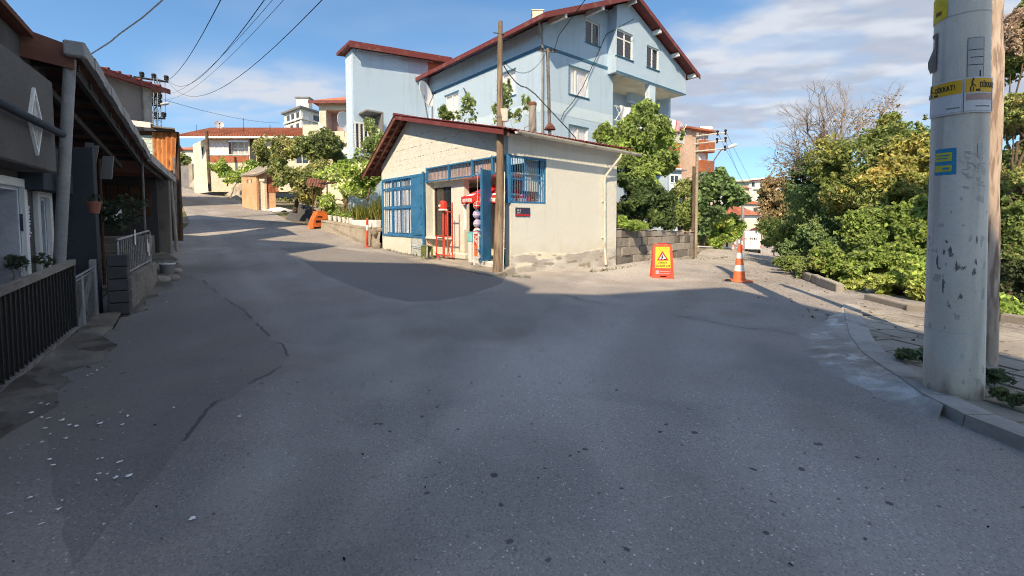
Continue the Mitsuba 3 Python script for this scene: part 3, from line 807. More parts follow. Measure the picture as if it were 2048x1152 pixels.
# ---------------------------------------------------------------- the corner shop
FR, FL = Face(Cs, Bv, Av), Face(Cs, Av, Bv)      # right face (t = u, w = v), left gable face (t = v, w = u)
PV, PZ, EZ, LZ = 5.9, 5.32, 3.98, 3.78          # ridge position and heights of ridge, right eave, left eave
shop = thing('corner_shop', 'small cream painted corner shop with blue window grilles and red corrugated roof', 'shop')
ww_ = FR.wall([(0, -.3), (4.85, -.3), (4.85, EZ), (0, EZ)], [(-.1, 1.475, 2.07, 3.40), (-.1, .10, -.4, 2.08)], 0, .25)
add(shop, 'wall', ww_, 'm_cream')
blw = (4.8, 8.05, 1.02, 3.2)
gw_ = FL.wall([(.25, -.3), (8.3, -.3), (8.3, LZ + .05), (PV, PZ), (.25, EZ + .06)], [(.2, 4.58, .2, 3.42), (.2, .34, -.4, .3), blw], 0, .25)
add(shop, 'wall', gw_, 'm_cream')
add(shop, 'wall', cat([FL.box(8.05, 8.299, .251, 4.85, -.3, LZ), FR.box(4.6, 4.849, .251, 8.04, -.3, EZ)]), 'm_cream')
# inner faces of the porch
dz0 = .46
add(shop, 'porch_wall', FL.wall([(2.62, .2), (4.58, .2), (4.58, 2.93), (2.62, 2.93)], [(3.40, 4.54, 1.0, 2.74)], .30, .2), 'm_cream')
add(shop, 'porch_wall', FL.wall([(.25, .2), (4.58, .2), (4.58, 2.93), (.25, 2.93)], [(3.42, 4.42, dz0, 2.78)], 1.55, .2), 'm_cream')
add(shop, 'porch_wall', FL.box(4.58, 4.7, .25, 1.75, .2, 2.93), 'm_cream')
add(shop, 'porch_ceiling', FL.box(.26, 4.57, .02, 1.74, 2.93, 2.97), 'm_cream')
add(shop, 'fascia_board', FL.map(corrugated([.26, .14, 2.98], [4.57, .14, 2.98], [4.57, .14, 3.41], [.26, .14, 3.41], .13, .012)), 'm_soffit', smooth=40)
window(shop, FL, (3.40, 4.54, 1.0, 2.74), [0, .5, 1], [0, .62, 1], 'm_darkwood', 'm_glass', .36, .05, 'm_cream')
door = add(shop, 'door', cat([FL.box(3.42, 3.48, 1.58, 1.66, dz0, 2.78), FL.box(4.36, 4.42, 1.58, 1.66, dz0, 2.78), FL.box(3.48, 4.36, 1.58, 1.66, 2.72, 2.78), FL.box(3.48, 4.36, 1.58, 1.66, 2.14, 2.21), FL.box(3.48, 4.36, 1.59, 1.65, dz0, .75), FL.box(3.89, 3.95, 1.59, 1.65, .75, 2.14)]), 'm_darkwood')
for a, b, c, d in ((3.48, 3.89, .75, 2.14), (3.95, 4.36, .75, 2.14), (3.48, 4.36, 2.21, 2.72)): add(door, 'pane', FL.box(a, b, 1.615, 1.625, c, d), 'm_glass')
add(door, 'handle', FL.map(tube([(3.99, 1.57, 1.4), (3.99, 1.55, 1.4), (3.99, 1.55, 1.52), (3.99, 1.57, 1.52)], .012, 6)), 'm_metal')
# porch slab with two steps, plinth
step_top = .36
add(shop, 'step', sheet4(FL.pt(-.28, zg(*S2(-.75, -.28)) + .02, -.75), FL.pt(-.28, step_top - .05, -.002), FL.pt(4.5, step_top - .03, -.002), FL.pt(4.5, zg(*S2(-.85, 4.5)) + .0, -.85), .25, 8, 12, lambda u, v: .015 * np.sin(u * 9 + v * 14) * np.sin(np.pi * u)), 'm_slab', smooth=40); add(shop, 'step', FL.map(bbox(.26, 4.40, .0, .30, -.3, step_top, .02)), 'm_slab')
add(shop, 'step', FL.map(bbox(2.1, 3.12, -.05, .27, step_top + .001, step_top + .16, .02)), 'm_cream')
add(shop, 'step', FL.map(bbox(.30, 1.25, -.34, -.003, step_top - .10, step_top + .05, .02)), 'm_white_wall')
add(shop, 'porch_floor', FL.box(.25, 4.57, .501, 1.549, .2, .40), 'm_slab'); add(shop, 'porch_floor', FL.box(.25, 2.61, .301, .50, .2, .395), 'm_slab')
add(shop, 'plinth', FR.map((lambda m: (m[0] + np.column_stack([0 * m[0][:, 0], np.where(m[0][:, 1] < .0, .05 * (meshkit.fbm(m[0] * 2.5, 3, 2) - .5) - .0 * m[0][:, 2], 0), 0 * m[0][:, 0]]), m[1]))(
    cat([quadgrid(lambda u, v: np.stack([.06 + u * 4.72, -.075 + .035 * v + 0 * u, -.3 + v * (.86 + .05 * np.sin(u * 9) + .05 * meshkit.noise(np.stack([u * 22, v * 0, v * 0], -1), 3))], -1), 60, 12),
         quadgrid(lambda u, v: np.stack([.06 + u * 4.72, -.04 + .05 * v + 0 * u, .56 + .05 * np.sin(u * 9) + .05 * meshkit.noise(np.stack([u * 22, v * 0, v * 0], -1), 3)], -1), 60, 1)]))), 'm_plinth', smooth=40, label='rough cracked base course in patches of cream and grey')
# painted bricks of the gable
brick_poly = Polygon([(.35, 3.52), (8.2, 3.52), (8.2, LZ - .02), (PV, PZ - .10), (.35, EZ - .04)])
rng = np.random.default_rng(12)
for i in range(10):
    for j in range(23):
        a = sbox(.1 + j * .40 + .2 * (i % 2), 3.50 + i * .195, .1 + j * .40 + .2 * (i % 2) + .394, 3.50 + i * .195 + .189).intersection(brick_poly)
        if a.geom_type != 'Polygon' or a.area < .012: continue
        v, f = extrude(a, .05); off = -.006 + rng.normal() * .0012
        add(shop, 'brick', FL.map((np.column_stack([v[:, 0], v[:, 2] + off, v[:, 1]]), f[:, ::-1])), 'm_cream')
gp2 = []
for i in (2, 4, 6):
    v = .8
    while v < 7.6:
        v += rng.uniform(.08, .5); z = 3.50 + i * .195 - .007 + rng.normal() * .003
        if brick_poly.buffer(-.12).contains(shapely.Point(v, z)): gp2.append(FL.box(v, v + rng.uniform(.03, .12), -.013, .0, z - .007, z + .007))
add(shop, 'mortar_gap', cat(gp2), 'm_old_metal', kind='stuff')
# roof: two corrugated slopes, verge boards, rafters
FLm = FL.map
rt = lambda v, z, u: (v, u, z)
add(shop, 'roof', cat([FLm(corrugated(rt(-.42, EZ + .02, -.55), rt(-.42, EZ + .02, 5.25), rt(PV, PZ + .13, 5.25), rt(PV, PZ + .13, -.55), .16, .022)),
                       FLm(corrugated(rt(PV, PZ + .13, -.55), rt(PV, PZ + .13, 5.25), rt(9.05, LZ - .30, 5.25), rt(9.05, LZ - .30, -.55), .16, .022))]), 'm_red_roof', smooth=40)
add(shop, 'ridge_cap', FLm(tube([(PV, -.57, PZ + .12), (PV, 5.27, PZ + .12)], .075, 8)), 'm_red_roof', smooth=40)


def board(v0, z0, v1, z1, u0, u1, h):
    V = np.array([(v0, u0, z0), (v1, u0, z1), (v1, u1, z1), (v0, u1, z0), (v0, u0, z0 - h), (v1, u0, z1 - h), (v1, u1, z1 - h), (v0, u1, z0 - h)], float)
    return V, np.array([[0, 1, 2], [0, 2, 3], [4, 6, 5], [4, 7, 6], [0, 4, 5], [0, 5, 1], [1, 5, 6], [1, 6, 2], [2, 6, 7], [2, 7, 3], [3, 7, 4], [3, 4, 0]])


add(shop, 'verge_board', FLm(board(-.42, EZ - .03, PV, PZ + .09, -.53, -.50, .13)), 'm_red_roof')
add(shop, 'verge_board', FLm(board(PV, PZ + .09, 9.05, LZ - .34, -.53, -.50, .15)), 'm_brown_roof')
for u in (-.30,):
    add(shop, 'rafter', FLm(board(-.35, EZ - .06, PV, PZ + .05, u, u + .07, .09)), 'm_brown_roof')
    add(shop, 'rafter', FLm(board(PV, PZ + .05, 9.0, LZ - .36, u, u + .07, .09)), 'm_brown_roof')
for t in np.linspace(.06, .94, 9):
    for (v0, z0, v1, z1) in ((-.42, EZ, PV, PZ + .11), (PV, PZ + .11, 9.05, LZ - .32)):
        if (v1 > 8) and t > .7 or (v0 < 0 and int(t * 100) % 2): pass
        v, z = v0 + (v1 - v0) * t, z0 + (z1 - z0) * t
        add(shop, 'purlin_end', FLm(box(v - .03, v + .03, -.5, -.02, z - .13, z - .045)), 'm_brown_roof')
# gutter and downpipe
gu = np.array([(u, -.50, EZ - .02 - .018 * u) for u in np.linspace(-.12, 5.45, 12)])


def half_pipe(p, r, n=8):
    a = np.linspace(np.pi, 2 * np.pi, n + 1); out, inn = [], []
    for q in p: out.append([(q[0], q[1] + r * math.cos(t), q[2] + r * math.sin(t)) for t in a]); inn.append([(q[0], q[1] + (r - .006) * math.cos(t), q[2] + (r - .006) * math.sin(t)) for t in a])
    O, I = np.array(out), np.array(inn); m = n + 1; F = []
    idx = np.arange(len(p) * m).reshape(len(p), m)
    A, B, C, D = idx[:-1, :-1].ravel(), idx[1:, :-1].ravel(), idx[1:, 1:].ravel(), idx[:-1, 1:].ravel()
    f = np.vstack([np.stack([A, B, C], 1), np.stack([A, C, D], 1)])
    return np.vstack([O.reshape(-1, 3), I.reshape(-1, 3)]), np.vstack([f, f[:, ::-1] + len(p) * m])


gut = add(shop, 'gutter', FR.map(cat([half_pipe(gu, .088)] + [half_pipe(np.array([g + (-.012, 0, 0), g + (.012, 0, 0)]), (.094)) for g in gu[2:-1:3]])), 'm_gutter', smooth=40)
dp = FR.hit(1205, 440)[0]
add(shop, 'downpipe', FR.map(cat([tube(path([(dp + .30, -.50, EZ - .16), (dp + .30, -.48, EZ - .30), (dp + .22, -.35, EZ - .5), (dp + .02, -.09, EZ - .92), (dp, -.075, EZ - 1.05), (dp + .01, -.10, .62), (dp + .03, -.14, .10)], 30), .042, 10)]
                                 + [FR.__class__.map.__get__(type('o', (), {'pt': staticmethod(lambda t, z, w: np.stack([t, w, z], -1))})())(box(dp - .06, dp + .06, -.10, .0, z, z + .03)) for z in (1.0, 2.2)])), 'm_gutter', smooth=40)
# corner window: post, bars
add(shop, 'corner_post', FR.map(bbox(-.012, .11, -.012, .11, 2.07, 3.42, .006)), 'm_bluepaint')
gr = add(shop, 'window_grille', FR.map(cat([box(.11, 1.475, .03, .07, 2.08, 2.13), box(.11, 1.475, .03, .07, 3.34, 3.39), box(1.43, 1.475, .03, .07, 2.13, 3.34), box(.11, 1.43, .04, .06, 2.74, 2.77)])), 'm_bluepaint')
for t in np.linspace(.2, 1.36, 14): add(gr, 'bar', FR.map(tube([(t, .05, 2.13), (t, .05, 3.34)], .012, 6)), 'm_bluepaint')
add(shop, 'corner_curtain', FR.map(quadgrid(lambda u, v: np.stack([.85 + u * .62, .32 + .02 * np.sin(u * 40), 2.45 + v * .93], -1), 40, 1)), 'm_lightgrey', smooth=True)
# fascia grille over the porch
fg = add(shop, 'fascia_grille', cat([FL.box(.11, 4.58, .0, .04, 3.38, 3.43), FL.box(.11, 4.58, .0, .04, 2.93, 2.97)] + [FL.box(v - .03, v + .03, -.004, .044, 2.9, 3.45) for v in (4.55, 3.1, 1.75, .75)]), 'm_bluepaint')
for v in np.linspace(.2, 4.45, 50): add(fg, 'bar', FL.map(tube([(v, .02, 2.97), (v, .02, 3.38)], .006, 5)), 'm_bluepaint')
# the big blue shop window on the left
lw = add(shop, 'window', cat([FL.box(4.62, 8.2, -.05, -.005, 3.17, 3.26), FL.box(4.62, 8.2, -.05, -.005, .96, 1.04), FL.box(8.1, 8.2, -.05, -.005, 1.04, 3.17), FL.box(5.58, 5.64, -.05, -.005, 1.04, 3.17), FL.box(5.64, 8.1, -.045, -.01, 2.06, 2.14), FL.box(5.64, 8.1, -.045, -.01, 2.82, 2.87)]), 'm_bluepaint')
for v in np.linspace(5.64, 8.1, 13)[1:-1]: add(lw, 'bar', FL.map(tube([(v, -.03, 1.04), (v, -.03, 3.17)], .013, 6)), 'm_bluepaint')
add(lw, 'bar', cat([FL.box(v - .02, v + .02, -.04, -.008, 1.04, 3.17) for v in (6.45, 7.25)]), 'm_bluepaint')
for i, v in enumerate(np.linspace(5.68, 7.75, 7)):
    for (z0, z1) in ((1.1, 2.02), (2.16, 2.80), (2.90, 3.12)): add(lw, 'pane', FL.box(v, v + .24, .05, .07, z0, z1), 'm_old_white' if i % 3 == 1 and z0 > 2.8 else 'm_glow')
add(lw, 'frame', FL.box(4.8, 8.05, .10, .13, 1.02, 3.2), 'm_blue2')
sh = add(shop, 'shutter', FL.map(bbox(4.64, 5.57, -.085, -.052, 1.05, 3.24, .004)), 'm_bluepaint', label='solid blue sheet metal leaf folded against the window')
for z in (1.45, 2.0, 2.45, 2.9): add(sh, 'bolt', FL.map(tube([(4.78, -.10, z), (4.78, -.085, z)], .025, 8)), 'm_black')
for z in (1.1, 2.05, 3.16): add(sh, 'rib', FL.box(4.66, 5.55, -.10, -.086, z, z + .045), 'm_bluepaint')
gp = add(shop, 'gate_post', FL.map(bbox(4.56, 4.63, -.14, -.06, .22, 3.3, .006)), 'm_bluepaint')
lg = add(shop, 'wire_gate', cat([FL.map(tube(q, .011, 6)) for q in ([(4.66, -.1, .24), (4.66, -.1, 1.0)], [(5.55, -.1, .26), (5.55, -.1, 1.0)], [(4.66, -.1, .25), (5.55, -.1, .28)], [(4.66, -.1, .62), (5.55, -.1, .62)])]
         + [FL.map(tube([(v, -.1, .26), (v, -.1, 1.0)], .004, 4)) for v in np.linspace(4.72, 5.5, 12)]), 'm_blue2')
# open gate leaf at the corner, seen almost edge on
q0, q1 = S2(.0, .80), S2(-.52, .56); gd = (q1 - q0) / np.linalg.norm(q1 - q0); GF = Face(q0, gd, (1, .2))
gl = add(shop, 'gate_leaf', GF.map(cat([bbox(.02, .55, 0, .03, .44, 3.02, .004), box(0, .06, -.03, .0, .40, 3.05), box(.50, .56, -.03, .0, .40, 3.05)])), 'm_bluepaint', label='blue steel gate leaf standing open beside the wooden pole')
for z in np.linspace(.75, 2.9, 5): add(gl, 'hinge', GF.map(tube([(.54, -.03, z), (.62, -.16, z + .03)], .016, 6)), 'm_blue2')
for z in (1.0, 1.6, 2.3): add(gl, 'rib', GF.box(.06, .5, -.022, -.001, z, z + .04), 'm_bluepaint')
# name plate on the side wall
pl0, pl1 = FR.hit(1030, 415), FR.hit(1059, 433)
pt0, pt1, pz0, pz1 = pl0[0], pl1[0], pl1[1] + .0, pl0[1]
sign = thing('street_plate', 'small dark blue plate with a red strip on the cream side wall', 'sign')
add(sign, 'plate', FR.map(bbox(pt0, pt1, -.028, -.012, pz0, pz1, .003)), 'm_plaque')
add(sign, 'strip', FR.box(pt0 + .01, pt1 - .01, -.031, -.0285, pz0 + .015, pz0 + .06), 'm_red')
rng = np.random.default_rng(5)
add(sign, 'lettering', cat([FR.box(pt0 + .05 + i * .032, pt0 + .05 + i * .032 + .018, -.0305, -.0282, pz1 - .10 - (.02 if i % 3 == 1 else 0), pz1 - .045) for i in (0, 1, 2, 4)] + [FR.box(pt0 + .05 + i * .026, pt0 + .05 + i * .026 + .015, -.0305, -.0282, pz1 - .165, pz1 - .135) for i in range(5)]), 'm_lightgrey')

# wooden electricity pole at the corner
wp_b, wp_t = G(995, 549), None
wp_t = P(1003, 43, wp_b[1] + .35)
wpole = thing('electricity_pole', 'weathered wooden electricity pole in front of the shop corner', 'pole')
cpts = np.array([wp_b + (wp_t - wp_b) * t + np.array([.03 * math.sin(t * 5), 0, 0]) for t in np.linspace(-.04, 1, 22)])
add(wpole, 'shaft', tube(cpts, np.linspace(.145, .062, 22) * (1 + .03 * np.sin(np.arange(22) * 1.7)), 14), 'm_wood', smooth=50)
add(wpole, 'conduit', tube([q + np.array([.15 - .004 * i, -.02, 0]) for i, q in enumerate(cpts[1:10])], .018, 6), 'm_gutter', smooth=True)
jb = P(1004, 232, wp_b[1] + .3)
add(wpole, 'junction_box', mov(bbox(-.10, .10, -.06, .06, -.17, .17, .012), jb + [.06, -.10, 0]), 'm_gutter')
add(wpole, 'iron_band', tube([wp_t + (wp_b - wp_t) * .05 - [0, 0, .02], wp_t + (wp_b - wp_t) * .05 + [0, 0, .02]], .079, 12), 'm_old_metal'); add(wpole, 'iron_band', tube([wp_t + (wp_b - wp_t) * .38 - [0, 0, .02], wp_t + (wp_b - wp_t) * .38 + [0, 0, .02]], .105, 12), 'm_old_metal')
add(wpole, 'hook', cat([tube([wp_t + [0, -.05, -.35], wp_t + [-.22, -.08, -.33]], .012, 6), tube([wp_t + [0, -.05, -.5], wp_t + [.16, -.08, -.5]], .012, 6)]), 'm_black')

# things in and around the porch
def at_fl(v, u, z): return FL.pt(v, z, u)


up = thing('parasol', 'red parasol with white lettering standing open in the shop porch', 'parasol')
uc = at_fl(1.48, .80, 0); uz = 2.30
ang = np.arange(8) * np.pi / 4 + .2


def canopy(u, v):
    a = u * 2 * np.pi + .2; k = (a - .2) / (np.pi / 4); fr = np.abs(k - np.round(k))
    rad = 1.15 * v * (1 - .055 * (1 - 4 * (fr - .5) ** 2) * 0 - .05 * np.sin(np.pi * (k % 1)) * v)
    return np.stack([uc[0] + rad * np.cos(a), uc[1] + rad * np.sin(a), uz + .44 * (1 - v ** 1.15) - .02 * np.sin(np.pi * (k % 1)) * v], -1)


add(up, 'canopy', quadgrid(canopy, 48, 8), 'm_red', smooth=40)
def valance(u, v):
    q = canopy(u, np.ones_like(v)); a = u * 2 * np.pi + .2; k = (a - .2) / (np.pi / 4)
    q[..., 2] -= v * (.15 + .04 * np.abs(np.sin(np.pi * k * 2))); return q
add(up, 'valance', quadgrid(valance, 96, 2), 'm_red2', smooth=True)
def on_can(a0, a1, v0, v1, off=.004):
    def f(u, v):
        q = canopy((a0 + (a1 - a0) * u - .2) / (2 * np.pi), v0 + (v1 - v0) * v); q[..., 2] += off; q[..., :2] += (q[..., :2] - uc[:2]) * .012
        return q
    return quadgrid(f, 10, 2)
def on_val(a0, a1, v0, v1):
    def f(u, v):
        q = valance((a0 + (a1 - a0) * u - .2) / (2 * np.pi), v0 + (v1 - v0) * v); q[..., :2] += (q[..., :2] - uc[:2]) * .008
        return q
    return quadgrid(f, 6, 2)
pr = []
for kk in range(8):
    a = .2 + kk * np.pi / 4
    pr.append(on_can(a + .16, a + .62, .80, .93))
    pr += [on_val(a + .14 + i * .11, a + .14 + i * .11 + .075, .25, .8) for i in range(5)]
    pr += [on_val(a + .14 + i * .11, a + .14 + i * .11 + .1, .25, .4) for i in (0, 2, 3)]
add(up, 'lettering', cat(pr), 'm_white')
add(up, 'pole', tube([(uc[0], uc[1], .40), (uc[0], uc[1], uz + .47)], .02, 8), 'm_metal', smooth=True)
add(up, 'foot', lathe([(0, .40), (.22, .40), (.22, .46), (.05, .50), (.03, .58), (0, .58)], 20, (uc[0], uc[1], 0)), 'm_grey', smooth=30)
for a in ang: add(up, 'rib', tube([(uc[0], uc[1], uz + .41), (uc[0] + 1.0 * math.cos(a), uc[1] + 1.0 * math.sin(a), uz + .0)], .006, 4), 'm_metal')

ball_px = [(955, 411, 'm_red2', 'red and white'), (954, 429, 'm_lilac', 'pale lilac'), (955, 447, 'm_lilac', 'purple'), (954, 463, 'm_white', 'white'), (957, 478, 'm_ball', 'yellow green')]
bw = FL.hit(955, 440, -.30)[0]
for i, (px, py, m, nm) in enumerate(ball_px):
    b = thing('ball', ['red and white play ball at the top of the hanging string', 'pale lilac play ball second from the top of the string', 'purple play ball in the middle of the hanging string', 'white play ball second from the bottom of the string', 'yellow green play ball at the bottom of the hanging string'][i], 'ball')
    t, z = FL.hit(px, py, -.30); c = at_fl(t, -.30, z); r = .115 if i < 4 else .125
    add(b, 'body', sphere(c, r, 10), m, smooth=True)
    ring = lambda ax, rr: tube([c + r * np.array([math.cos(q) * math.cos(ax), math.cos(q) * math.sin(ax), math.sin(q)]) for q in np.linspace(0, 2 * np.pi, 25)], rr, 5)
    add(b, 'stripe', cat([ring(.3, .008), ring(1.3, .008), tube([c + r * np.array([math.cos(q), math.sin(q), .0]) for q in np.linspace(0, 2 * np.pi, 25)], .010, 5)]), ['m_white', 'm_white', 'm_white', 'm_red', 'm_white'][i])
ct = at_fl(*[FL.hit(955, 400, -.30)[0]], -.30, 2.93)
single('cord', 'thin white cord from which the play balls hang', 'cord', tube([ct, at_fl(FL.hit(955, 480, -.3)[0], -.30, FL.hit(955, 478, -.3)[1])], .006, 5), 'm_white')

ab = thing('advertising_board', 'white framed orange board standing on the porch step', 'board')
t, z = FL.hit(955, 503, -.42); AF = Face(S2(-.42, t + .22), -Av * .97 - Bv * .25, Bv)
add(ab, 'frame', AF.map(cat([box(0, .42, 0, .03, .50, .55), box(0, .42, 0, .03, 1.2, 1.25), box(0, .05, 0, .03, .55, 1.2), box(.37, .42, 0, .03, .55, 1.2), box(.06, .10, 0, .03, step_top, .5), box(.18, .22, 0, .03, step_top, .5), box(.32, .36, 0, .03, step_top, .5)])), 'm_white')
add(ab, 'panel', AF.box(.05, .37, .012, .022, .55, .88), 'm_orange'); add(ab, 'panel', AF.box(.05, .37, .012, .022, .88, 1.2), 'm_red2')
add(ab, 'lettering', cat([AF.map(rot(box(.10, .32, .006, .011, z, z + .03), 12 * k, 'y', (.2, 0, z))) for k, z in ((1, 1.0), (-1, 1.07), (1, 1.12), (2, .95))]), 'm_white')
tw = quadgrid(lambda u, v: at_fl(2.22 - u * .22 + .02 * np.sin(v * 7), -.02 + .02 * np.sin(u * 9 + v * 3), 2.08 - v * .78), 10, 14)
single('towel', 'pale towel hanging beside the shop door', 'towel', tw, 'm_cloth', smooth=True)
ti = thing('plastic_box', 'turquoise plastic box beside the orange board', 'box')
t, z = FL.hit(944, 458, -.3); add(ti, 'body', FL.map(bbox(t - .1, t + .1, -.4, -.2, .95, 1.22, .02)), 'm_cyan'); add(ti, 'stand', FL.box(t - .08, t + .08, -.38, -.22, step_top, .95), 'm_white'); add(ti, 'lid', FL.map(bbox(t - .11, t + .11, -.41, -.19, 1.22, 1.25, .008)), 'm_cyan')
# red pump-like stand and pipe frame left of the door
rs = thing('dispenser_stand', 'red stand with a round red cap below the dark porch window', 'stand')
t0_, _ = FL.hit(889, 450, .0)
c = at_fl(t0_, -.05, 0)
add(rs, 'post', tube([(c[0], c[1], step_top), (c[0], c[1], 1.95)], .03, 8), 'm_redpaint', smooth=True); add(rs, 'panel', FL.box(t0_ - .055, t0_ + .055, .02, .06, 1.1, 1.95), 'm_red2')
add(rs, 'cap', lathe([(0, 1.95), (.12, 1.95), (.135, 2.0), (.135, 2.16), (.10, 2.23), (0, 2.25)], 16, (c[0], c[1], 0)), 'm_red2', smooth=40); add(rs, 'rim', lathe([(.12, 1.90), (.16, 1.92), (.16, 1.96), (.12, 1.97)], 16, (c[0], c[1], 0)), 'm_white', smooth=40)
add(rs, 'lettering', cat([FL.box(t0_ - .06 + i * .035, t0_ - .035 + i * .035, -.192, -.184, 2.04, 2.12 - .02 * (i % 2)) for i in range(4)]), 'm_white')
pf = thing('pipe_frame', 'orange red pipe frame standing in front of the porch wall', 'frame')
ta, tb = FL.hit(873, 480, -.15)[0], FL.hit(905, 480, -.15)[0]
for nm, pts in (('rail', [(ta, 1.06), (tb, 1.06)]), ('rail', [(ta, .44), (tb, .44)]), ('upright', [(tb, .38), (tb, 2.16)]), ('upright', [(ta, .38), (ta, 1.06)]), ('upright', [(ta * .5 + tb * .5, .38), (ta * .5 + tb * .5, 1.06)]), ('upright', [(ta * .28 + tb * .72, .38), (ta * .28 + tb * .72, 1.95)]), ('rail', [(ta * .4 + tb * .6, 1.86), (tb, 1.86)])):
    add(pf, nm, tube([at_fl(v, -.15, z) for v, z in pts], .021, 7), 'm_redpaint', smooth=True)
fp = thing('folded_cloth', 'red and white cloth draped over a small olive stool beside the blue post', 'cloth')
t, _ = FL.hit(862, 490, -.35)
def clothf(u, v):
    return at_fl(t + .34 - .85 * u, -.38 - .08 * np.sin(np.pi * u) + .10 * v, 1.0 - .62 * u ** 1.6 - .10 * v + .03 * np.sin(u * 11 + v * 4))
add(fp, 'cloth', quadgrid(clothf, 24, 8), 'm_red2', smooth=True); add(fp, 'trim', quadgrid(lambda u, v: clothf(u, v * .35) + [-.008, -.012, .004], 24, 2), 'm_white', smooth=True)
st = thing('stool', 'olive green plastic stool with an arched opening beside the blue post', 'stool')
arch = Polygon([(0, 0), (.34, 0), (.31, .38), (.03, .38)]).difference(Polygon([(.11, -.01)] + [(.17 + .06 * math.cos(a), .13 + .07 * math.sin(a)) for a in np.linspace(np.pi, 0, 10)] + [(.23, -.01)]))
v, f = extrude(arch, .02)
for w in (-.62, -.36): add(st, 'side', FL.map((np.column_stack([t - .12 + v[:, 0], w + v[:, 2], step_top + v[:, 1] - .02]), f[:, ::-1])), 'm_olive')
add(st, 'seat', FL.map(bbox(t - .10, t + .20, -.64, -.34, step_top + .36, step_top + .39, .01)), 'm_olive')
# crates and can at the right of the porch
t, _ = FL.hit(1004, 475, .15)
for k, (z, lab) in enumerate(((.86, 'lower red drinks crate with white markings inside the porch corner'), (1.12, 'upper red drinks crate with white markings under the teal tub'))):
    cr = thing('drinks_crate', lab, 'crate')
    add(cr, 'body', FL.map(bbox(t - .20, t + .16, .05, .38, z, z + .25, .012)), 'm_red2')
    for i in range(4): add(cr, 'marking', FL.map(rot(box(t - .16 + i * .09, t - .10 + i * .09, .042, .049, z + .07, z + .19), 25 * (-1) ** i, 'y', (t - .13 + i * .09, 0, z + .13))), 'm_white')
rk = thing('wire_rack', 'black wire rack under the red drinks crates', 'rack')
add(rk, 'shelf', FL.map(box(t - .2, t + .16, .06, .38, .80, .86)), 'm_black')
for i in range(8): add(rk, 'bar', FL.map(box(t - .2 + i * .05, t - .185 + i * .05, .045, .06, .41, .80)), 'm_black')
tl = thing('plastic_tub', 'teal plastic tub on top of the red crates', 'tub'); add(tl, 'body', lathe([(0, 1.37), (.10, 1.37), (.13, 1.56), (.115, 1.56), (.09, 1.40), (0, 1.40)], 14, at_fl(t - .02, .2, 0)), 'm_cyan', smooth=40)
add(tl, 'rim', lathe([(.13, 1.55), (.145, 1.56), (.13, 1.58)], 14, at_fl(t - .02, .2, 0)), 'm_green', smooth=40)
jc = thing('jerrycan', 'green plastic jerrycan on the porch edge beside the wooden pole', 'jerrycan')
t, _ = FL.hit(1003, 505, .12); z0 = .41
add(jc, 'body', FL.map(bbox(t - .15, t + .13, .0, .25, z0, z0 + .36, .045)), 'm_green', smooth=50)
add(jc, 'handle', FL.map(tube([(t - .1, .12, z0 + .35), (t - .08, .12, z0 + .41), (t + .05, .12, z0 + .41), (t + .07, .12, z0 + .35)], .018, 7)), 'm_green', smooth=True); add(jc, 'spout', FL.map(tube([(t + .10, .12, z0 + .34), (t + .11, .12, z0 + .42)], .028, 8)), 'm_green', smooth=True)

# ---------------------------------------------------------------- the big pale blue house behind
HC = np.array([1.49, 22.0])
BR, BL = Face(HC, Bv, Av), Face(HC, Av, Bv)
BP = Face(HC - .6 * Av, Bv, Av)
hz0, RU, RZ, RS = 0.0, 5.92, 13.62, .425
hz = lambda u: RZ - RS * np.abs(np.asarray(u) - RU)
house = thing('blue_house', 'tall pale blue house with maroon gable roof behind the shop', 'house')
zs = BR.hit(1119, 104)[1]                     # the dark blue string course
zb1, zb0 = BR.hit(1101, 202)[1], BR.hit(1101, 225)[1]
ub = BR.hit(1226, 180)[0]; up_ = BP.hit(1233, 100)[0]
zp = BP.hit(1233, 143)[1]                     # underside of the projecting top floor
r_w1, r_w4 = BR.rect(1171.5, 36.5, 83, 1200), BR.rect(1138.5, 131, 187, 1177)
r_w5 = BR.rect(1138.5, 250, 305, 1176)
r_w2, r_w3 = BP.rect(1234, 56, 110, 1266), BP.rect(1294, 89, 133, 1318)
hw = lambda r: (r[0], r[1], r[2], r[3])
add(house, 'wall', BR.wall([(0, hz0), (ub, hz0), (ub, zs - .12), (up_, zs - .12), (up_, hz(up_) - .1), (0, hz(0) - .1)], [hw(r_w1), hw(r_w4), hw(r_w5)], 0, .25), 'm_blue_wall')
add(house, 'wall', BP.wall([(up_, zp), (12.06, zp), (12.06, hz(12.06) - .1), (RU, RZ - .1), (up_, hz(up_) - .1)], [hw(r_w2), hw(r_w3)], 0, .25), 'm_blue_wall')
add(house, 'wall', cat([BP.box(up_ - .0, up_ + .2, .251, .9, zp, float(hz(up_)) - .2)]), 'm_blue_wall')
r_l1, r_l2 = BL.rect(890, 193, 250, 917), BL.rect(1003, 149, 198, 1031)
add(house, 'wall', BL.wall([(.251, hz0), (10.9, hz0), (10.9, float(hz(0)) - .1), (.251, float(hz(0)) - .1)], [hw(r_l1), hw(r_l2)], 0, .25), 'm_blue_wall')
add(house, 'wall', cat([BR.box(.3, 12, 10.6, 10.85, hz0, 10.9), BR.box(11.81, 12.06, .45, 10.6, hz0, 10.9), BR.box(ub, 11.8, 1.9, 2.1, hz0, zp)]), 'm_blue_wall')
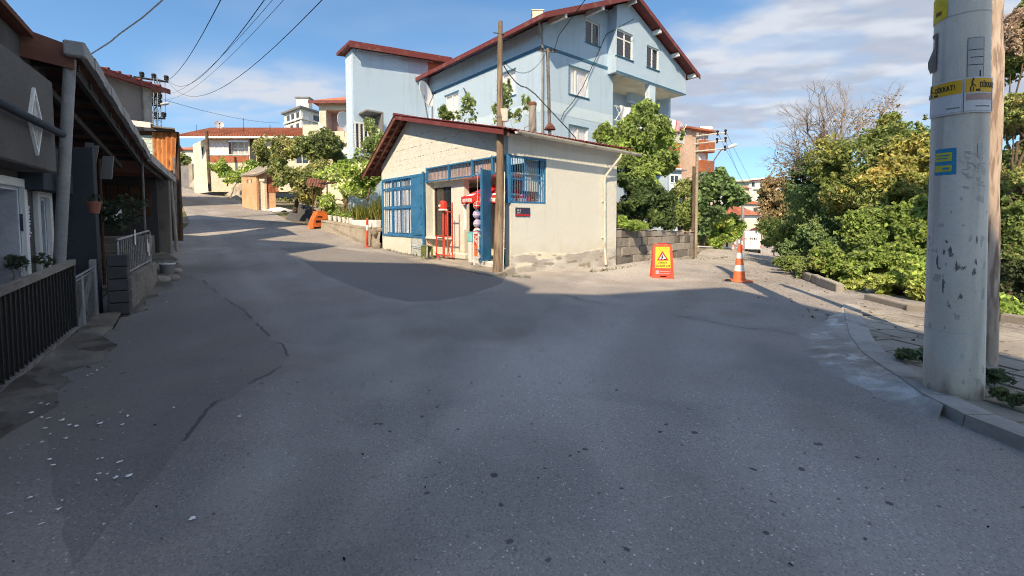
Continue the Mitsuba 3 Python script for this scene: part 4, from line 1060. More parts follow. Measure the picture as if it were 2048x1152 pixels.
# balcony: floor, parapet, ceiling, column
zf = zp - 2.75
add(house, 'balcony', cat([BR.box(ub + .01, 12.05, -.55, 1.89, zf - .2, zf), BR.box(ub + .01, 12.05, -.58, -.45, zf - .35, zf + .12)]), 'm_white_wall')
add(house, 'soffit', BR.box(ub + .005, 12.05, -.598, 2.1, zp + .002, zp + .1), 'm_cream_wall')
c0, c1 = BP.hit(1300.5, 180)[0], BP.hit(1312.5, 180)[0]
add(house, 'column', BP.map(bbox(c0, c1, .05, .36, zf, zp, .01)), 'm_blue_light')
add(house, 'beam', BR.box(c1 + .02, 11.9, 1.2, 1.5, zp - .55, zp - .002), 'm_blue_wall')
rl = add(house, 'railing', cat([BP.map(tube([(t0, .1, z0), (t1, .1, z1)], .03, 6)) for t0, t1, z0, z1 in [(ub - .5, 12, zf + .95, zf + .95), (ub - .5, 12, zf + .2, zf + .2)]]), 'm_white')
for i, t in enumerate(np.arange(ub - .4, 12, .62)):
    add(rl, 'bar', cat([BP.map(tube([(t, .1, zf + .2), (t + .62, .1, zf + .95)], .022, 5)), BP.map(tube([(t + .62, .1, zf + .2), (t, .1, zf + .95)], .022, 5))]), 'm_white')
# coloured bands
add(house, 'string_course', cat([BR.box(-.035, up_ - .0, -.035, -.003, zs - .07, zs + .07), BL.box(0, 10.9, -.035, -.003, zs - .07, zs + .07)]), 'm_stripe')
add(house, 'string_course', BP.box(up_, 12.06, -.02, -.003, zp - .003, zp + .07), 'm_stripe', label='thin blue edge under the projecting top floor')
add(house, 'light_band', cat([BR.box(0, ub, -.012, -.003, zb0, zb1), BL.box(0, 10.9, -.012, -.003, zb0, zb1)]), 'm_blue_light')
for fc, r, cu, cols in ((BR, r_w1, None, 2), (BR, r_w4, 'm_cloth', [0, .36, 1]), (BR, r_w5, 'm_cloth', 2), (BP, r_w3, None, 2)):
    k = window(house, fc, r, cols, 1, 'm_white', 'm_pane' if cu else 'm_glass', .10, .07, 'm_stripe', cu)
    if cu: add(k, 'surround', cat([fc.box(r[0] - .05, r[1] + .05, -.02, -.002, r[3], r[3] + .05), fc.box(r[0] - .05, r[0], -.02, -.002, r[2], r[3])]), 'm_stripe')
window(house, BP, r_w2, [0, .52, 1], [0, .72, 1], 'm_white', 'm_glass', .10, .07, 'm_stripe')
for r in (r_l1, r_l2): 
    k = window(house, BL, r, [0, .5, 1], 1, 'm_white', 'm_pane', .10, .08, 'm_stripe', 'm_cloth')
    add(k, 'surround', BL.box(r[0] - .05, r[1] + .05, -.02, -.002, r[3], r[3] + .06), 'm_stripe')
# roof
def rp(u, v, dz=0.0): return BR.pt(u, float(hz(u)) + dz, v)
ov = -1.15
add(house, 'roof', cat([sheet4(rp(RU, ov, .1), rp(RU, 11.6, .1), rp(-.95, 11.6, .1), rp(-.95, ov, .1), .1), sheet4(rp(12.75, ov, .1), rp(12.75, 11.6, .1), rp(RU, 11.6, .1), rp(RU, ov, .1), .1)]), 'm_red_roof')
add(house, 'verge_board', BR.map(cat([board(-.97, float(hz(-.97)) + .14, RU, RZ + .14, ov - .05, ov - .001, .26), board(RU, RZ + .14, 12.77, float(hz(12.77)) + .14, ov - .05, ov - .001, .26)])), 'm_red_roof')
add(house, 'eave_board', BR.map(box(-1.0, -.951, ov, 11.6, float(hz(-.95)) - .10, float(hz(-.95)) + .12)), 'm_red_roof')
for u in (.3, 3.0, 5.75, 8.2, 10.2, 12.2): 
    add(house, 'purlin', BR.box(u, u + .16, ov + .02, -.61 if u > up_ else -.002, float(hz(u + .08)) - .28, float(hz(u + .08)) - .05), 'm_white')
ch = BL.pt(2.2, 0, 1.2)
def chimney(par, x, y, z0, z1, w, mat='m_cream_wall'):
    k = add(par, 'chimney', mov(bbox(-w, w, -w, w, z0, z1, .02), (x, y, 0)), mat)
    for i in range(4): add(k, 'slot', mov(box(-w * 1.05, w * 1.05, -w + i * w * .5 + .04, -w + i * w * .5 + .1, z1 - .45, z1 - .12), (x, y, 0)), 'm_dark')
    add(k, 'cap', mov(bbox(-w * 1.15, w * 1.15, -w * 1.15, w * 1.15, z1, z1 + .06, .01), (x, y, 0)), mat)
q = P(1075, 30, 25.3); chimney(house, q[0], q[1], q[2] - 1.6, P(1075, 26, 25.3)[2], .3)
# downpipe on the gable corner, pipe stack on the shop roof
dd = BR.hit(1081, 150)[0]
add(house, 'downpipe', BR.map(tube(path([(-.75, -.5, float(hz(-.75)) - .05), (-.7, -.45, float(hz(-.7)) - .35), (-.12, -.08, float(hz(0)) - .9), (-.10, -.07, zs - .3), (-.1, -.07, .6)], 24), .05, 8)), 'm_old_white', smooth=True)
add(house, 'downpipe', BL.map(tube(path([(10.6, -.7, float(hz(-.75)) - .05), (10.6, -.5, float(hz(-.7)) - .35), (10.4, -.08, float(hz(0)) - 1.2), (10.4, -.08, 1)], 20), .05, 8)), 'm_old_white', smooth=True)
# left wing
WO = BL.pt(10.9, 0)[:2]
WF = Face(WO, -Bv, Av)
tl_, zl_ = WF.hit(705, 97); zr_ = WF.hit(858, 121)[1]
wing_r = lambda t: zr_ + (zl_ - zr_) * t / tl_
add(house, 'wing_wall', WF.wall([(-.3, hz0), (tl_, hz0), (tl_, zl_), (-.3, wing_r(-.3))], [], 0, .25), 'm_blue_wall')
WS = Face(WF.pt(tl_, 0)[:2], Av, Bv)
add(house, 'wing_wall', WS.wall([(.251, hz0), (1.2, hz0), (1.2, zl_ - .1), (.251, zl_)], [], 0, .25), 'm_blue_light')
def wr(t, w, dz=0.0): return WF.pt(t, wing_r(t) + dz - .06 * max(w, 0), w)
add(house, 'wing_roof', sheet4(wr(-1.5, -.55, .10), wr(tl_ + .36, -.55, .10), wr(tl_ + .36, 1.7, .10), wr(-1.5, 1.7, .10), .16), 'm_red_roof')
add(house, 'wing_fascia', WF.map(board(-1.5, wing_r(-1.5) + .14, tl_ + .36, wing_r(tl_ + .36) + .14, -.60, -.551, .27)), 'm_red_roof')
add(house, 'cladding', WF.map(corrugated([-1.4, -.02, zr_ - 1.6], [.06, -.02, zr_ - 1.6], [.06, -.02, zr_ - .1], [-1.4, -.02, zr_ - .1], .12, .015)), 'm_tile_roof', smooth=40)
r = BL.rect(862, 195, 262, 878); bw_ = add(house, 'window', cat([WF.box(.15, .25, -.04, -.002, 5.2, 7.6), WF.box(.25, .95, -.04, -.002, 7.5, 7.6), WF.box(.95, 1.05, -.04, -.002, 5.2, 7.6), WF.box(.25, .95, -.04, -.002, 6.7, 6.8)]), 'm_white')
add(bw_, 'pane', WF.box(.25, .95, -.02, -.003, 5.2, 7.5), 'm_glass')
# grey awning and small window low on the wing
a0, az_ = WF.hit(718, 225, -.1); a1, _ = WF.hit(752, 235, -.1)
add(house, 'balcony_canopy', WF.map(cat([bbox(min(a0, a1), max(a0, a1), -1.2, -.003, az_ - .12, az_, .02), bbox(min(a0, a1), min(a0, a1) + .12, -1.2, -.003, az_ - 1.4, az_ - .121, .02)])), 'm_grey_wall')
b0, bz_ = WF.hit(708, 243, -.1); b1, _ = WF.hit(737, 255, -.1)
wk = add(house, 'window', cat([WF.box(min(b0, b1), max(b0, b1), -.16, -.1, bz_ - .1, bz_), WF.box(min(b0, b1), max(b0, b1), -.16, -.1, bz_ - 1.6, bz_ - 1.5)] + [WF.box(x, x + .09, -.16, -.1, bz_ - 1.5, bz_ - .1) for x in np.linspace(min(b0, b1), max(b0, b1) - .09, 4)]), 'm_white')
add(wk, 'pane', WF.box(min(b0, b1), max(b0, b1), -.09, -.003, bz_ - 1.5, bz_ - .1), 'm_glass')
# laundry on the balcony
rng = np.random.default_rng(4)
lt = np.linspace(ub - .2, 11.6, 9)
for i, t in enumerate(lt[:8]):
    w = .55 if i % 3 else .8; h = (.9, .7, 1.05)[i % 3]
    m = quadgrid(lambda u, v: BP.pt(t + u * w, zf + 1.02 - v * h - .02 * np.sin(u * 9), -.02 - .07 * np.sin(v * 3 + u * 7)), 8, 8)
    single('laundry', ['white cloths pegged along the balcony railing of the blue house', 'pale pink cloth at the right end of the balcony laundry'][i == 7], 'laundry', m, 'm_pink' if i == 7 else 'm_cloth', smooth=True, group=None if i == 7 else 'white cloths on the balcony railing')
# the steel roof pole beside the gable corner and stack
sp = thing('roof_mast', 'dark iron mast with a cross arm rising from the shop roof', 'mast')
mb, mt = P(1100, 258, 15.3), P(1095, 97, 15.3)
add(sp, 'shaft', tube([mb - [0, 0, .4], mt], .055, 8), 'm_old_metal', smooth=True)
add(sp, 'crossarm', tube([P(1077, 101, 15.3), P(1112, 104, 15.3)], .03, 6), 'm_old_metal')
for px in (1078, 1085, 1102, 1110): add(sp, 'insulator', lathe([(0, 0), (.04, .0), (.045, .05), (.03, .09), (0, .1)], 8, P(px, 101 + (px - 1078) * .08, 15.3)), 'm_dark')
add(sp, 'shoe', lathe([(0, -.02), (.2, -.02), (.16, .06), (.07, .18), (.06, .18)], 10, mb), 'm_brown_roof')
ck = thing('chimney_stack', 'short round brick coloured stack on the shop roof', 'chimney')
q = P(1065, 255, 15.0); add(ck, 'shaft', lathe([(0, -.3), (.13, -.3), (.12, .78), (.10, .82), (0, .82)], 12, q), 'm_block', smooth=40); add(ck, 'cap', lathe([(.125, .70), (.14, .72), (.135, .80), (.1, .82)], 12, q), 'm_brown_roof', smooth=40)

# satellite dishes
def dish(name_label, px, py, Y, r, az, tilt=25, col='m_white', base=None):
    d = thing('satellite_dish', name_label, 'satellite dish')
    c = P(px, py, Y)
    pr = [(0, 0)] + [(r * t, .28 * r * t * t) for t in np.linspace(.1, 1, 9)] + [(r * 1.02, .28 * r), (r * 1.02, .25 * r)] + [(r * t, .28 * r * t * t - .015) for t in np.linspace(.98, 0, 6)]
    m = rot(rot(lathe(pr, 28), 90 - tilt, 'x'), az)
    add(d, 'reflector', mov(m, c), col, smooth=50)
    f = np.array([[0, 0, .9 * r]]); fm = rot(rot((np.array([[0, -r * .9, .25 * r], [0, -.15 * r, .95 * r]]), [[0, 1, 1]]), 90 - tilt, 'x'), az)[0] + c
    add(d, 'feed_arm', tube(fm, .018, 6), 'm_old_metal'); add(d, 'feed', sphere(fm[1], .06, 6), 'm_dark', smooth=True)
    if base is not None: add(d, 'mast', tube([c + [0, .05, 0], np.array(base)], .03, 7), 'm_old_metal')
    return d
dish('large white satellite dish on the roof edge beside the blue house', 847, 190, 19.8, .56, 72, 14, 'm_white', P(856, 238, 19.5))

a, b, c = [BL.pt(*BL.hit(x, y, -.3), w) for x, y, w in ((921, 174, -.1), (933, 178, -.5), (928, 189, -.02))]
add(house, 'lamp_bracket', tube([a, b, c], .035, 6), 'm_old_white')

# ---------------------------------------------------------------- the left row: low grey house, fence, gate, planter
LF = Face(Ls, La, Ln)
lp = lambda s, d, z: LF.pt(s, z, d)
low = thing('low_house', 'low dark grey house in shade with white framed doors behind the left fence', 'house')
r1 = LF.rect(-40, 372, 520, 40, .5); r2 = LF.rect(69, 404, 520, 93, .5)
r1 = (r1[0], r1[1], .1, 2.03); r2 = (r2[0], r2[1], .45, 1.93)
add(low, 'wall', LF.wall([(-5.5, -.2), (1.24, -.2), (1.24, 4.0), (-5.5, 4.3)], [(r1[0], r1[1], r1[2], r1[3]), (r2[0], r2[1], r2[2], r2[3])], .5, .22), 'm_house_grey')
for r, nm in ((r1, 'door'), (r2, 'window')):
    k = add(low, nm, cat([LF.box(r[0] + .005, r[0] + .05, .50, .95, r[2], r[3]), LF.box(r[1] - .05, r[1] - .005, .50, .95, r[2], r[3]), LF.box(r[0] + .05, r[1] - .05, .50, .95, r[3] - .05, r[3] - .005)]), 'm_reveal')
    add(k, 'leaf', LF.map(bbox(r[0] + .05, r[1] - .05, .84, .90, r[2], r[3] - .05, .006)), 'm_darkwood' if nm == 'door' else 'm_glass')
    add(k, 'trim', cat([LF.map(bbox(r[0] - .09, r[0] + .005, .44, .499, r[2], r[3] + .10, .006)), LF.map(bbox(r[1] - .005, r[1] + .09, .44, .499, r[2], r[3] + .10, .006)), LF.map(bbox(r[0] + .006, r[1] - .006, .44, .499, r[3] - .005, r[3] + .10, .006))]), 'm_white')
add(low, 'side_wall', cat([LF.box(1.25, 1.47, .02, 3.2, -.2, 2.75), LF.box(-5.5, -5.3, .73, 3.2, -.2, 4.2), LF.box(-5.3, 1.24, 3.0, 3.2, -.2, 4.2)]), 'm_dark_wall')
add(low, 'balcony_box', LF.map(bbox(-5.4, -.12, .12, .49, 2.22, 3.42, .02)), 'm_house_grey')
add(low, 'lintel', LF.map(bbox(-.09, 1.23, .26, .49, 2.0, 2.62, .01)), 'm_dark_wall')
add(low, 'pipe_rail', LF.map(tube([(-5.3, .02, 2.72), (-.25, .02, 2.72)], .045, 8)), 'm_dark_wall', smooth=True)
dm = [LF.hit(66, 176, .12), LF.hit(79, 238, .12), LF.hit(68, 310, .12), LF.hit(54, 222, .12)]
dmc = np.mean([q[0] for q in dm]); zt_, zb_ = dm[0][1], dm[2][1]; hw_ = .21
def diamond(sc, th):
    a = np.array([(0, (zt_ - zb_) / 2), (hw_, 0), (0, -(zt_ - zb_) / 2), (-hw_, 0)]) * sc
    return Polygon(a + [dmc, (zt_ + zb_) / 2])
for s0, s1, mm in ((1.0, .84, 'm_white'), (.72, .60, 'm_lightgrey')):
    pg = diamond(s0, 0).difference(diamond(s1, 0)); v, f = extrude(pg, .03)
    add(low, 'diamond', LF.map((np.column_stack([v[:, 0], .09 + v[:, 2], v[:, 1]]), f[:, ::-1])), mm)
v, f = extrude(diamond(.60, 0), .02); add(low, 'diamond', LF.map((np.column_stack([v[:, 0], .098 + v[:, 2], v[:, 1]]), f[:, ::-1])), 'm_lightgrey')
# roof: falls along the eave, rises a little from it
ev = [(.28, 0.0, 4.02), (6.15, 0.0, 3.24), (12.2, 0.0, 3.12)]
ez = lambda s: float(np.interp(s, [e[0] for e in ev], [e[2] for e in ev]))
def roof_slab(s0, s1, r0, r1, d1=3.1):
    return cat([sheet4(lp(s0, -.06, ez(s0)), lp(s1, -.06, ez(s1)), lp(s1, .8, ez(s1) + r1), lp(s0, .8, ez(s0) + r0), .07), sheet4(lp(s0, .8, ez(s0) + r0), lp(s1, .8, ez(s1) + r1), lp(s1, d1, ez(s1) + r1), lp(s0, d1, ez(s0) + r0), .07)])
add(low, 'roof', roof_slab(.28, 6.15, .25, .03), 'm_brown_roof')
add(low, 'roof', sheet4(lp(.28, -.06, 4.0), lp(.28, 3.1, 4.42), lp(-5.5, 3.1, 4.9), lp(-5.5, -.06, 4.45), .1) if False else cat([sheet4(lp(-5.4, .35, 4.5), lp(.27, .35, 4.11), lp(.27, 3.1, 4.33), lp(-5.4, 3.1, 4.9), .06)]), 'm_brown_roof')
add(low, 'fascia_board', cat([sheet4(lp(.25, -.03, 3.70), lp(.25, 2.5, 4.1), lp(.25, 2.5, 4.55), lp(.25, -.03, 4.02), .03)]), 'm_brown_roof', label='rusty brown edge board of the low roof')
add(low, 'eave_beam', cat([LF.map(board(.3, ez(.3) - .09, 6.1, ez(6.1) - .09, .03, .10, .16)), LF.map(board(.3, ez(.3) - .34, 6.1, ez(6.1) - .28, .40, .46, .10))]), 'm_dgrey')
for s in np.linspace(.6, 6.0, 9): add(low, 'rafter', LF.map(box(s, s + .07, .0, 3.0, ez(s) - .20, ez(s) - .10)), 'm_dgrey')
for i, (s0, s1) in enumerate(zip(np.linspace(.22, 6.1, 12)[:-1], np.linspace(.22, 6.1, 12)[1:])):
    z0, z1 = ez(s0), ez(s1)
    add(low, 'eave_tile', LF.map(board(s0 + .008, z0 + .07 + .012 * (i % 2), s1 - .008, z1 + .07 + .012 * (i % 2), -.15 - .008 * (i % 2), -.07, .18)), 'm_old_white')
add(low, 'gutter_end', LF.map(bbox(.12, .24, -.17, .06, 3.86, 4.07, .02)), 'm_old_white')
pc0, pc1 = P(117, 560, 6.35), P(140, 118, 6.45)
add(low, 'post', tube([pc0 - (pc1 - pc0) * .15, pc1], .068, 14), 'm_old_white', smooth=True, label='thick pale round post holding the roof corner')
# open white shutters under the eave
for i, (pa, pb, w_) in enumerate((((171, 285), (163, 345), .10), ((183, 290), (173, 345), .10), ((206, 312), (202, 358), .16))):
    a, b = P(*pa, 8.3), P(*pb, 8.3); m = sheet4(a, a + [w_, .05, 0], b + [w_, .05, 0], b, .02)
    add(low, 'shutter', m, 'm_grey')

oval = thing('oval_plaque', 'dark oval plaque with white lettering on the grey wall between the white frames', 'sign')
os_, oz = LF.hit(57, 445, .46)
a_ = np.linspace(0, 2 * np.pi, 29)[:-1]; v, f = extrude(Polygon(np.column_stack([os_ + .16 * np.cos(a_), oz + .30 * np.sin(a_)])), .025)
add(oval, 'board', LF.map((np.column_stack([v[:, 0], .47 + v[:, 2], v[:, 1]]), f[:, ::-1])), 'm_plaque')
rng = np.random.default_rng(2)
add(oval, 'lettering', cat([LF.map(rot(box(os_ - .05 + dx, os_ + .05 + dx, .458, .468, oz + dz, oz + dz + .022), a, 'y', (os_, 0, oz + dz))) for dz, dx, a in [(z, rng.normal() * .02, rng.normal() * 22) for z in np.linspace(-.2, .2, 11)]]), 'm_cloth', kind='stuff')

# black railing fence
fence = thing('railing_fence', 'black vertical bar railing fence with a tan top rail at the left edge', 'fence')
fz = lambda s: zg(*L2(s, 0)) + .04 + .03 * s
add(fence, 'top_rail', LF.map(board(-6, fz(-6) + .98, -.20, fz(0) + 1.0, -.035, .035, .07)), 'm_block_dark')
add(fence, 'bottom_rail', LF.map(board(-6, fz(-6) + .10, -.20, fz(0) + .10, -.03, .03, .05)), 'm_old_metal')
add(fence, 'base', LF.map(board(-6, fz(-6) - .02, -.20, fz(0) - .02, .06, .22, .3)), 'm_verge')
for s in np.arange(-5.95, -.25, .115): add(fence, 'bar', LF.map(box(s - .009, s + .009, -.009, .009, fz(s) + .08, fz(s) + .96)), 'm_black')
for s in (-5.9, -3.0, -.24): add(fence, 'post', LF.map(box(s - .03, s + .03, -.03, .03, fz(s) - .1, fz(s) + .96)), 'm_black')
add(fence, 'shade_sheet', LF.map(board(-6, fz(-6) + .88, -.3, fz(0) + .88, .05, .06, .86)), 'm_dark', label='dark sheet added behind the fence bars in place of yard shade')  # black backing put in for the shaded yard between the bars

GT = lambda m: LF.map((m[0] - [.23, 0, .03], m[1]))
gate = thing('mesh_gate', 'small grey wire mesh gate beside the black fence', 'gate')
zt0, zt1 = .84, .90
add(gate, 'frame', GT(cat([tube([(.08, 0, .10), (.08, 0, zt0)], .018, 8), tube([(.08, 0, zt0), (1.08, 0, zt1)], .018, 8), tube([(.08, 0, zt0 - .05), (1.08, 0, zt1 - .05)], .012, 8), tube([(.08, 0, .10), (1.08, 0, .14)], .016, 8), tube([(.45, 0, .11), (.42, 0, zt0)], .022, 8)])), 'm_metal', smooth=True)
add(gate, 'post', GT(bbox(1.08, 1.17, -.03, .05, -.1, 1.02, .008)), 'm_metal')
wires = [GT(tube([(s, 0, .12), (s + (.7 if k else -.7), 0, .82)], .003, 3, False)) for k in (0, 1) for s in np.arange(-.6, 1.8, .05) if .1 <= s <= 1.06 and .1 <= s + (.7 if k else -.7) <= 1.06]
wires += [GT(tube([(s, 0, .12), (s, 0, .84)], .0025, 3, False)) for s in np.arange(.11, 1.07, .028)] + [GT(tube([(.09, 0, z), (1.08, 0, z)], .0025, 3, False)) for z in np.arange(.14, .84, .03)]
add(gate, 'mesh', cat(wires), 'm_mesh', kind='stuff')
pa, pb = P(140, 666, 6.35), P(200, 668, 5.98); pb[2] = pa[2] - .01
single('drain_pipe', 'short white plastic drain pipe sticking out below the mesh gate', 'pipe', cat([tube([pa, pb], .045, 14, False), tube([pb, pa], .038, 14, False)]), 'm_white', smooth=True)

# planter wall with railing
plw = thing('planter_wall', 'low grey block wall carrying a metal railing beside the left road edge', 'wall')
PD = -.37; pz = lambda s: zg(*L2(s, PD))
add(plw, 'core', LF.box(1.22, 4.5, PD + .012, PD + .20, -.1, .60), 'm_mortar')
rng = np.random.default_rng(8)
for i in range(4):
    for j in range(10):
        s0 = 1.22 + j * .40 - .2 * (i % 2); a, b = max(s0, 1.22), min(s0 + .385, 4.5)
        if b - a < .06 or i * .195 > .6: continue
        add(plw, 'block', LF.map(bbox(a, b, PD + rng.normal() * .004, PD + .211, -.12 + i * .195, -.12 + i * .195 + .182, .01)), 'm_block_dark')
for i in range(6): add(plw, 'pillar_block', LF.map(bbox(.98, 1.205, PD - .02 + rng.normal() * .004, PD + .24, -.12 + i * .195, -.12 + i * .195 + .185, .012)), 'm_pillar')
rail = add(plw, 'railing', LF.map(cat([tube(path([(1.0, PD + .1, 1.28), (4.3, PD + .1, 1.36), (4.45, PD + .1, 1.30), (4.5, PD + .1, 1.15), (4.52, PD + .1, .9), (4.60, PD + .1, .86)], 30), .024, 8), tube([(1.24, PD + .1, .68), (4.42, PD + .1, .70)], .020, 8), tube([(1.03, PD + .1, 1.0), (1.03, PD + .1, 1.28)], .02, 8), tube([(4.42, PD + .1, .6), (4.42, PD + .1, 1.34)], .02, 8)])), 'm_metal', smooth=True)
for s in np.linspace(1.3, 4.3, 18): add(rail, 'bar', LF.map(tube([(s, PD + .1, .68), (s, PD + .1, 1.29)], .009, 6)), 'm_metal')
add(rail, 'rag', cat([LF.map(quadgrid(lambda u, v: np.stack([s + u * .10, PD + .06 + 0 * u, z - v * .28], -1), 3, 4)) for s, z in ((2.3, 1.42), (3.75, 1.2), (3.9, 1.1))]), 'm_cloth')
# the covered yard behind: end wall, boards, meter box, plants, steps
yardh = thing('lean_to', 'dark lean-to with brown boards at the far end of the left row', 'shed')
add(yardh, 'wall', cat([LF.box(10.3, 10.55, .2, 3.1, .1, 3.0), LF.box(1.48, 10.29, 2.7, 2.9, -.1, 3.3)]), 'm_dgrey')
add(yardh, 'wall', LF.map(bbox(10.56, 11.0, -.1, .3, .2, 2.95, .02)), 'm_block_dark')
add(yardh, 'roof', roof_slab(6.16, 12.2, .03, .0), 'm_brown_roof')
add(yardh, 'eave_beam', LF.map(board(6.2, ez(6.2) - .09, 12.1, ez(12.1) - .09, .05, .12, .14)), 'm_dgrey')
for i, (s0, s1) in enumerate(zip(np.linspace(6.2, 12.2, 8)[:-1], np.linspace(6.2, 12.2, 8)[1:])):
    add(yardh, 'eave_tile', LF.map(board(s0 + .01, ez(s0) + .05, s1 - .01, ez(s1) + .05, -.16, -.07, .20)), 'm_old_white')
for i in range(9): add(yardh, 'board', LF.map(bbox(10.26 - .01 * (i % 2), 10.29, .35 + i * .28, .35 + i * .28 + .265, 1.75, 2.7, .006)), 'm_darkwood')
add(yardh, 'post', LF.map(tube([(11.9, -.12, .3), (12.0, -.10, 3.1)], .05, 8)), 'm_old_metal', smooth=True); add(yardh, 'post', LF.map(tube([(11.3, -.2, .3), (11.2, -.1, 3.0)], .045, 8)), 'm_block', smooth=True); add(yardh, 'post', LF.map(tube([(6.35, .05, .2), (6.35, .05, 3.1)], .03, 8)), 'm_old_metal', smooth=True)
for i in range(5): add(yardh, 'step', LF.map(bbox(6.9 + i * .34, 10.2, .3, 1.7, .0, .42 + i * .17, .015)), 'm_block_dark')
c = P(249, 478, 8.6)
cab = thing('wooden_cabinet', 'brown wooden cabinet in the shaded yard behind the railing', 'cabinet')
add(cab, 'body', LF.map(bbox(3.2, 4.4, .6, 1.0, -.05, 1.35, .01)), 'm_darkwood')
for k in (0, 1): add(cab, 'door', LF.map(bbox(3.24 + k * .58, 3.79 + k * .58, .575, .598, .1, 1.3, .006)), 'm_wood')
ms_, mz_ = LF.hit(224, 442, .35); me_, mzt = LF.hit(240, 416, .35)
mbx = thing('meter_box', 'white electricity meter box on a dark pole in the shaded yard', 'box')
add(mbx, 'case', LF.map(bbox(ms_, me_, .33, .48, mz_, mzt, .012)), 'm_lightgrey'); add(mbx, 'pole', LF.map(tube([(ms_ + .02, .52, -.1), (ms_ + .02, .52, 2.9)], .03, 7)), 'm_darkwood')
add(mbx, 'door', LF.map(bbox(ms_ + .03, me_ - .03, .322, .331, mz_ + .03, mzt - .03, .003)), 'm_silver')
pt_ = P(188, 415, 6.95); hp = thing('hanging_pot', 'terracotta pot with a plant hanging on the dark wall', 'flowerpot')
add(hp, 'pot', lathe([(0, -.09), (.06, -.09), (.085, .06), (.095, .06), (.095, .09), (.08, .09), (.075, .05), (0, .05)], 16, pt_ + [.05, -.05, 0]), 'm_terracotta', smooth=40)
m, c = leaf_cloud([(*(pt_ + [.05, -.05, .14]), .10, .10, .07)], 70, .05, [(.01, .02, .008), (.02, .03, .012)], 3); add(hp, 'foliage', m, 'm_leaf', color=c)
for nm, lab, px, py, Y, n, sz in (('potted_plant', 'dark leafy plant behind the meter box in the shaded yard', 250, 425, 8.6, 700, .09), ('garden_plant', 'low dark plant behind the fence under the white door frame', 30, 528, 5.7, 160, .06), ('garden_plant', 'small dark plant behind the fence corner under the white window frame', 92, 520, 6.1, 130, .05)):
    k = thing(nm, lab, 'plant'); q = P(px, py, Y); r = (.35, .3, .3) if Y > 8 else (.13, .11, .09)
    m, c = leaf_cloud([(*q, *r)], n, sz, [(.012, .022, .01), (.022, .035, .016), (.035, .05, .025)], int(px)); add(k, 'foliage', m, 'm_leaf', color=c)
    add(k, 'stem', limbs([q[0], q[1], 0], [q + [.1, 0, 0], q + [-.1, .05, .1]], .02, 1, .02), 'm_bark')
bk = thing('bucket', 'dark grey bucket standing among stones at the end of the railing', 'bucket'); q = G(335, 548)
add(bk, 'body', lathe([(0, .0), (.13, .0), (.17, .26), (.155, .26), (.12, .03), (0, .03)], 18, q), 'm_grey', smooth=40); add(bk, 'rim', lathe([(.165, .25), (.18, .255), (.18, .28), (.165, .285)], 18, q), 'm_white', smooth=40)
add(bk, 'handle', tube([q + [.17 * math.cos(a), .02, .27 + .12 * math.sin(a)] for a in np.linspace(0, np.pi, 10)], .006, 5), 'm_metal')
rng = np.random.default_rng(21)
for i, (px, py, r, lab) in enumerate(((322, 565, .16, 'flat grey stone lying at the road edge below the bucket'), (345, 560, .13, 'small grey stone at the road edge right of the bucket'), (315, 540, .14, 'upright pale stone at the end of the railing'), (352, 545, .12, 'rounded grey stone at the foot of the end wall'))):
    q = G(px, py); s = sphere((0, 0, 0), (r * 1.3, r, r * .7), 7); s = (s[0] * (1 + .35 * (meshkit.noise(s[0] * 9 + i * 7, i) - .5))[:, None] + q + [0, 0, r * .35], s[1])
    single('stone', lab, 'stone', s, 'm_block', smooth=40)

# sheds and houses that look over the left row
shed = thing('tin_shed', 'shed of pale clapboard and rusty corrugated sheet behind the left row', 'shed')
YS = 17.2
SF = Face(P(255, 300, YS)[:2], P(354, 300, YS)[:2] - P(255, 300, YS)[:2], (0, 1))
t1_ = SF.hit(305.5, 300)[0]; t2_ = SF.hit(354, 300)[0]; t0_ = SF.hit(225, 300)[0]
ztl, ztr, zbt = SF.hit(255, 268)[1], SF.hit(350, 263)[1], 2.6
add(shed, 'wall', SF.wall([(t0_ - .5, .8), (t2_, .8), (t2_, ztr), (t0_ - .5, ztl + .2)], [], .06, .1), 'm_darkwood')
zz = np.arange(3.25, ztl - .1, .155)
for i, z in enumerate(zz): add(shed, 'clapboard', SF.map(cat([board(t0_ - .4, z + .15, t1_ - .01, z + .15, .012, .05, .147)])), 'm_palegreen')
add(shed, 'rust_sheet', SF.map(corrugated([t1_ + .01, .02, SF.hit(330, 341)[1]], [t2_ - .12, .02, SF.hit(330, 341)[1]], [t2_ + .03, -.02, ztr - .05], [t1_ + .01, -.02, ztr - .02], .155, .028)), 'm_rust', smooth=40)
add(shed, 'roof', cat([SF.map(sheet4([t0_ - .8, -.45, ztl + .62], [t1_ + .35, -.40, ztr + .22], [t1_ - 1.6, 2.6, ztr + .5], [t0_ - .8, 3, ztl + .9], .03))]), 'm_white_wall')
add(shed, 'roof', SF.map(sheet4([t1_ + .3, -.42, ztr + .14], [t2_ + .2, -.35, ztr + .06], [t2_ - 1.9, 2.6, ztr + .3], [t1_ - 1.6, 2.6, ztr + .42], .05)), 'm_old_metal')
shd = Face(SF.pt(t2_ - .02, 0, .1)[:2], La, (-1, 0)); add(shed, 'fascia', SF.map(board(t0_ - .8, ztl + .62, t1_ + .33, ztr + .24, -.48, -.452, .20)), 'm_white_wall'); add(shed, 'side_wall', shd.box(0, .5, 0, .08, .8, ztr - .05), 'm_old_metal')
add(shed, 'pipe', SF.map(tube([(t2_ + .02, -.25, .6), (t2_ + .04, -.2, ztr - 1.0)], .05, 8)), 'm_old_metal', smooth=True)
gh = thing('grey_house', 'grey rendered house with a red roof edge rising behind the left sheds', 'house')
q0_, q1_ = P(168, 140, 17.8)[:2], P(298, 180, 20.55)[:2]
GF_ = Face(q0_, q1_ - q0_, (-1, 0)); L_ = np.linalg.norm(q1_ - q0_)
zt_ = 7.55
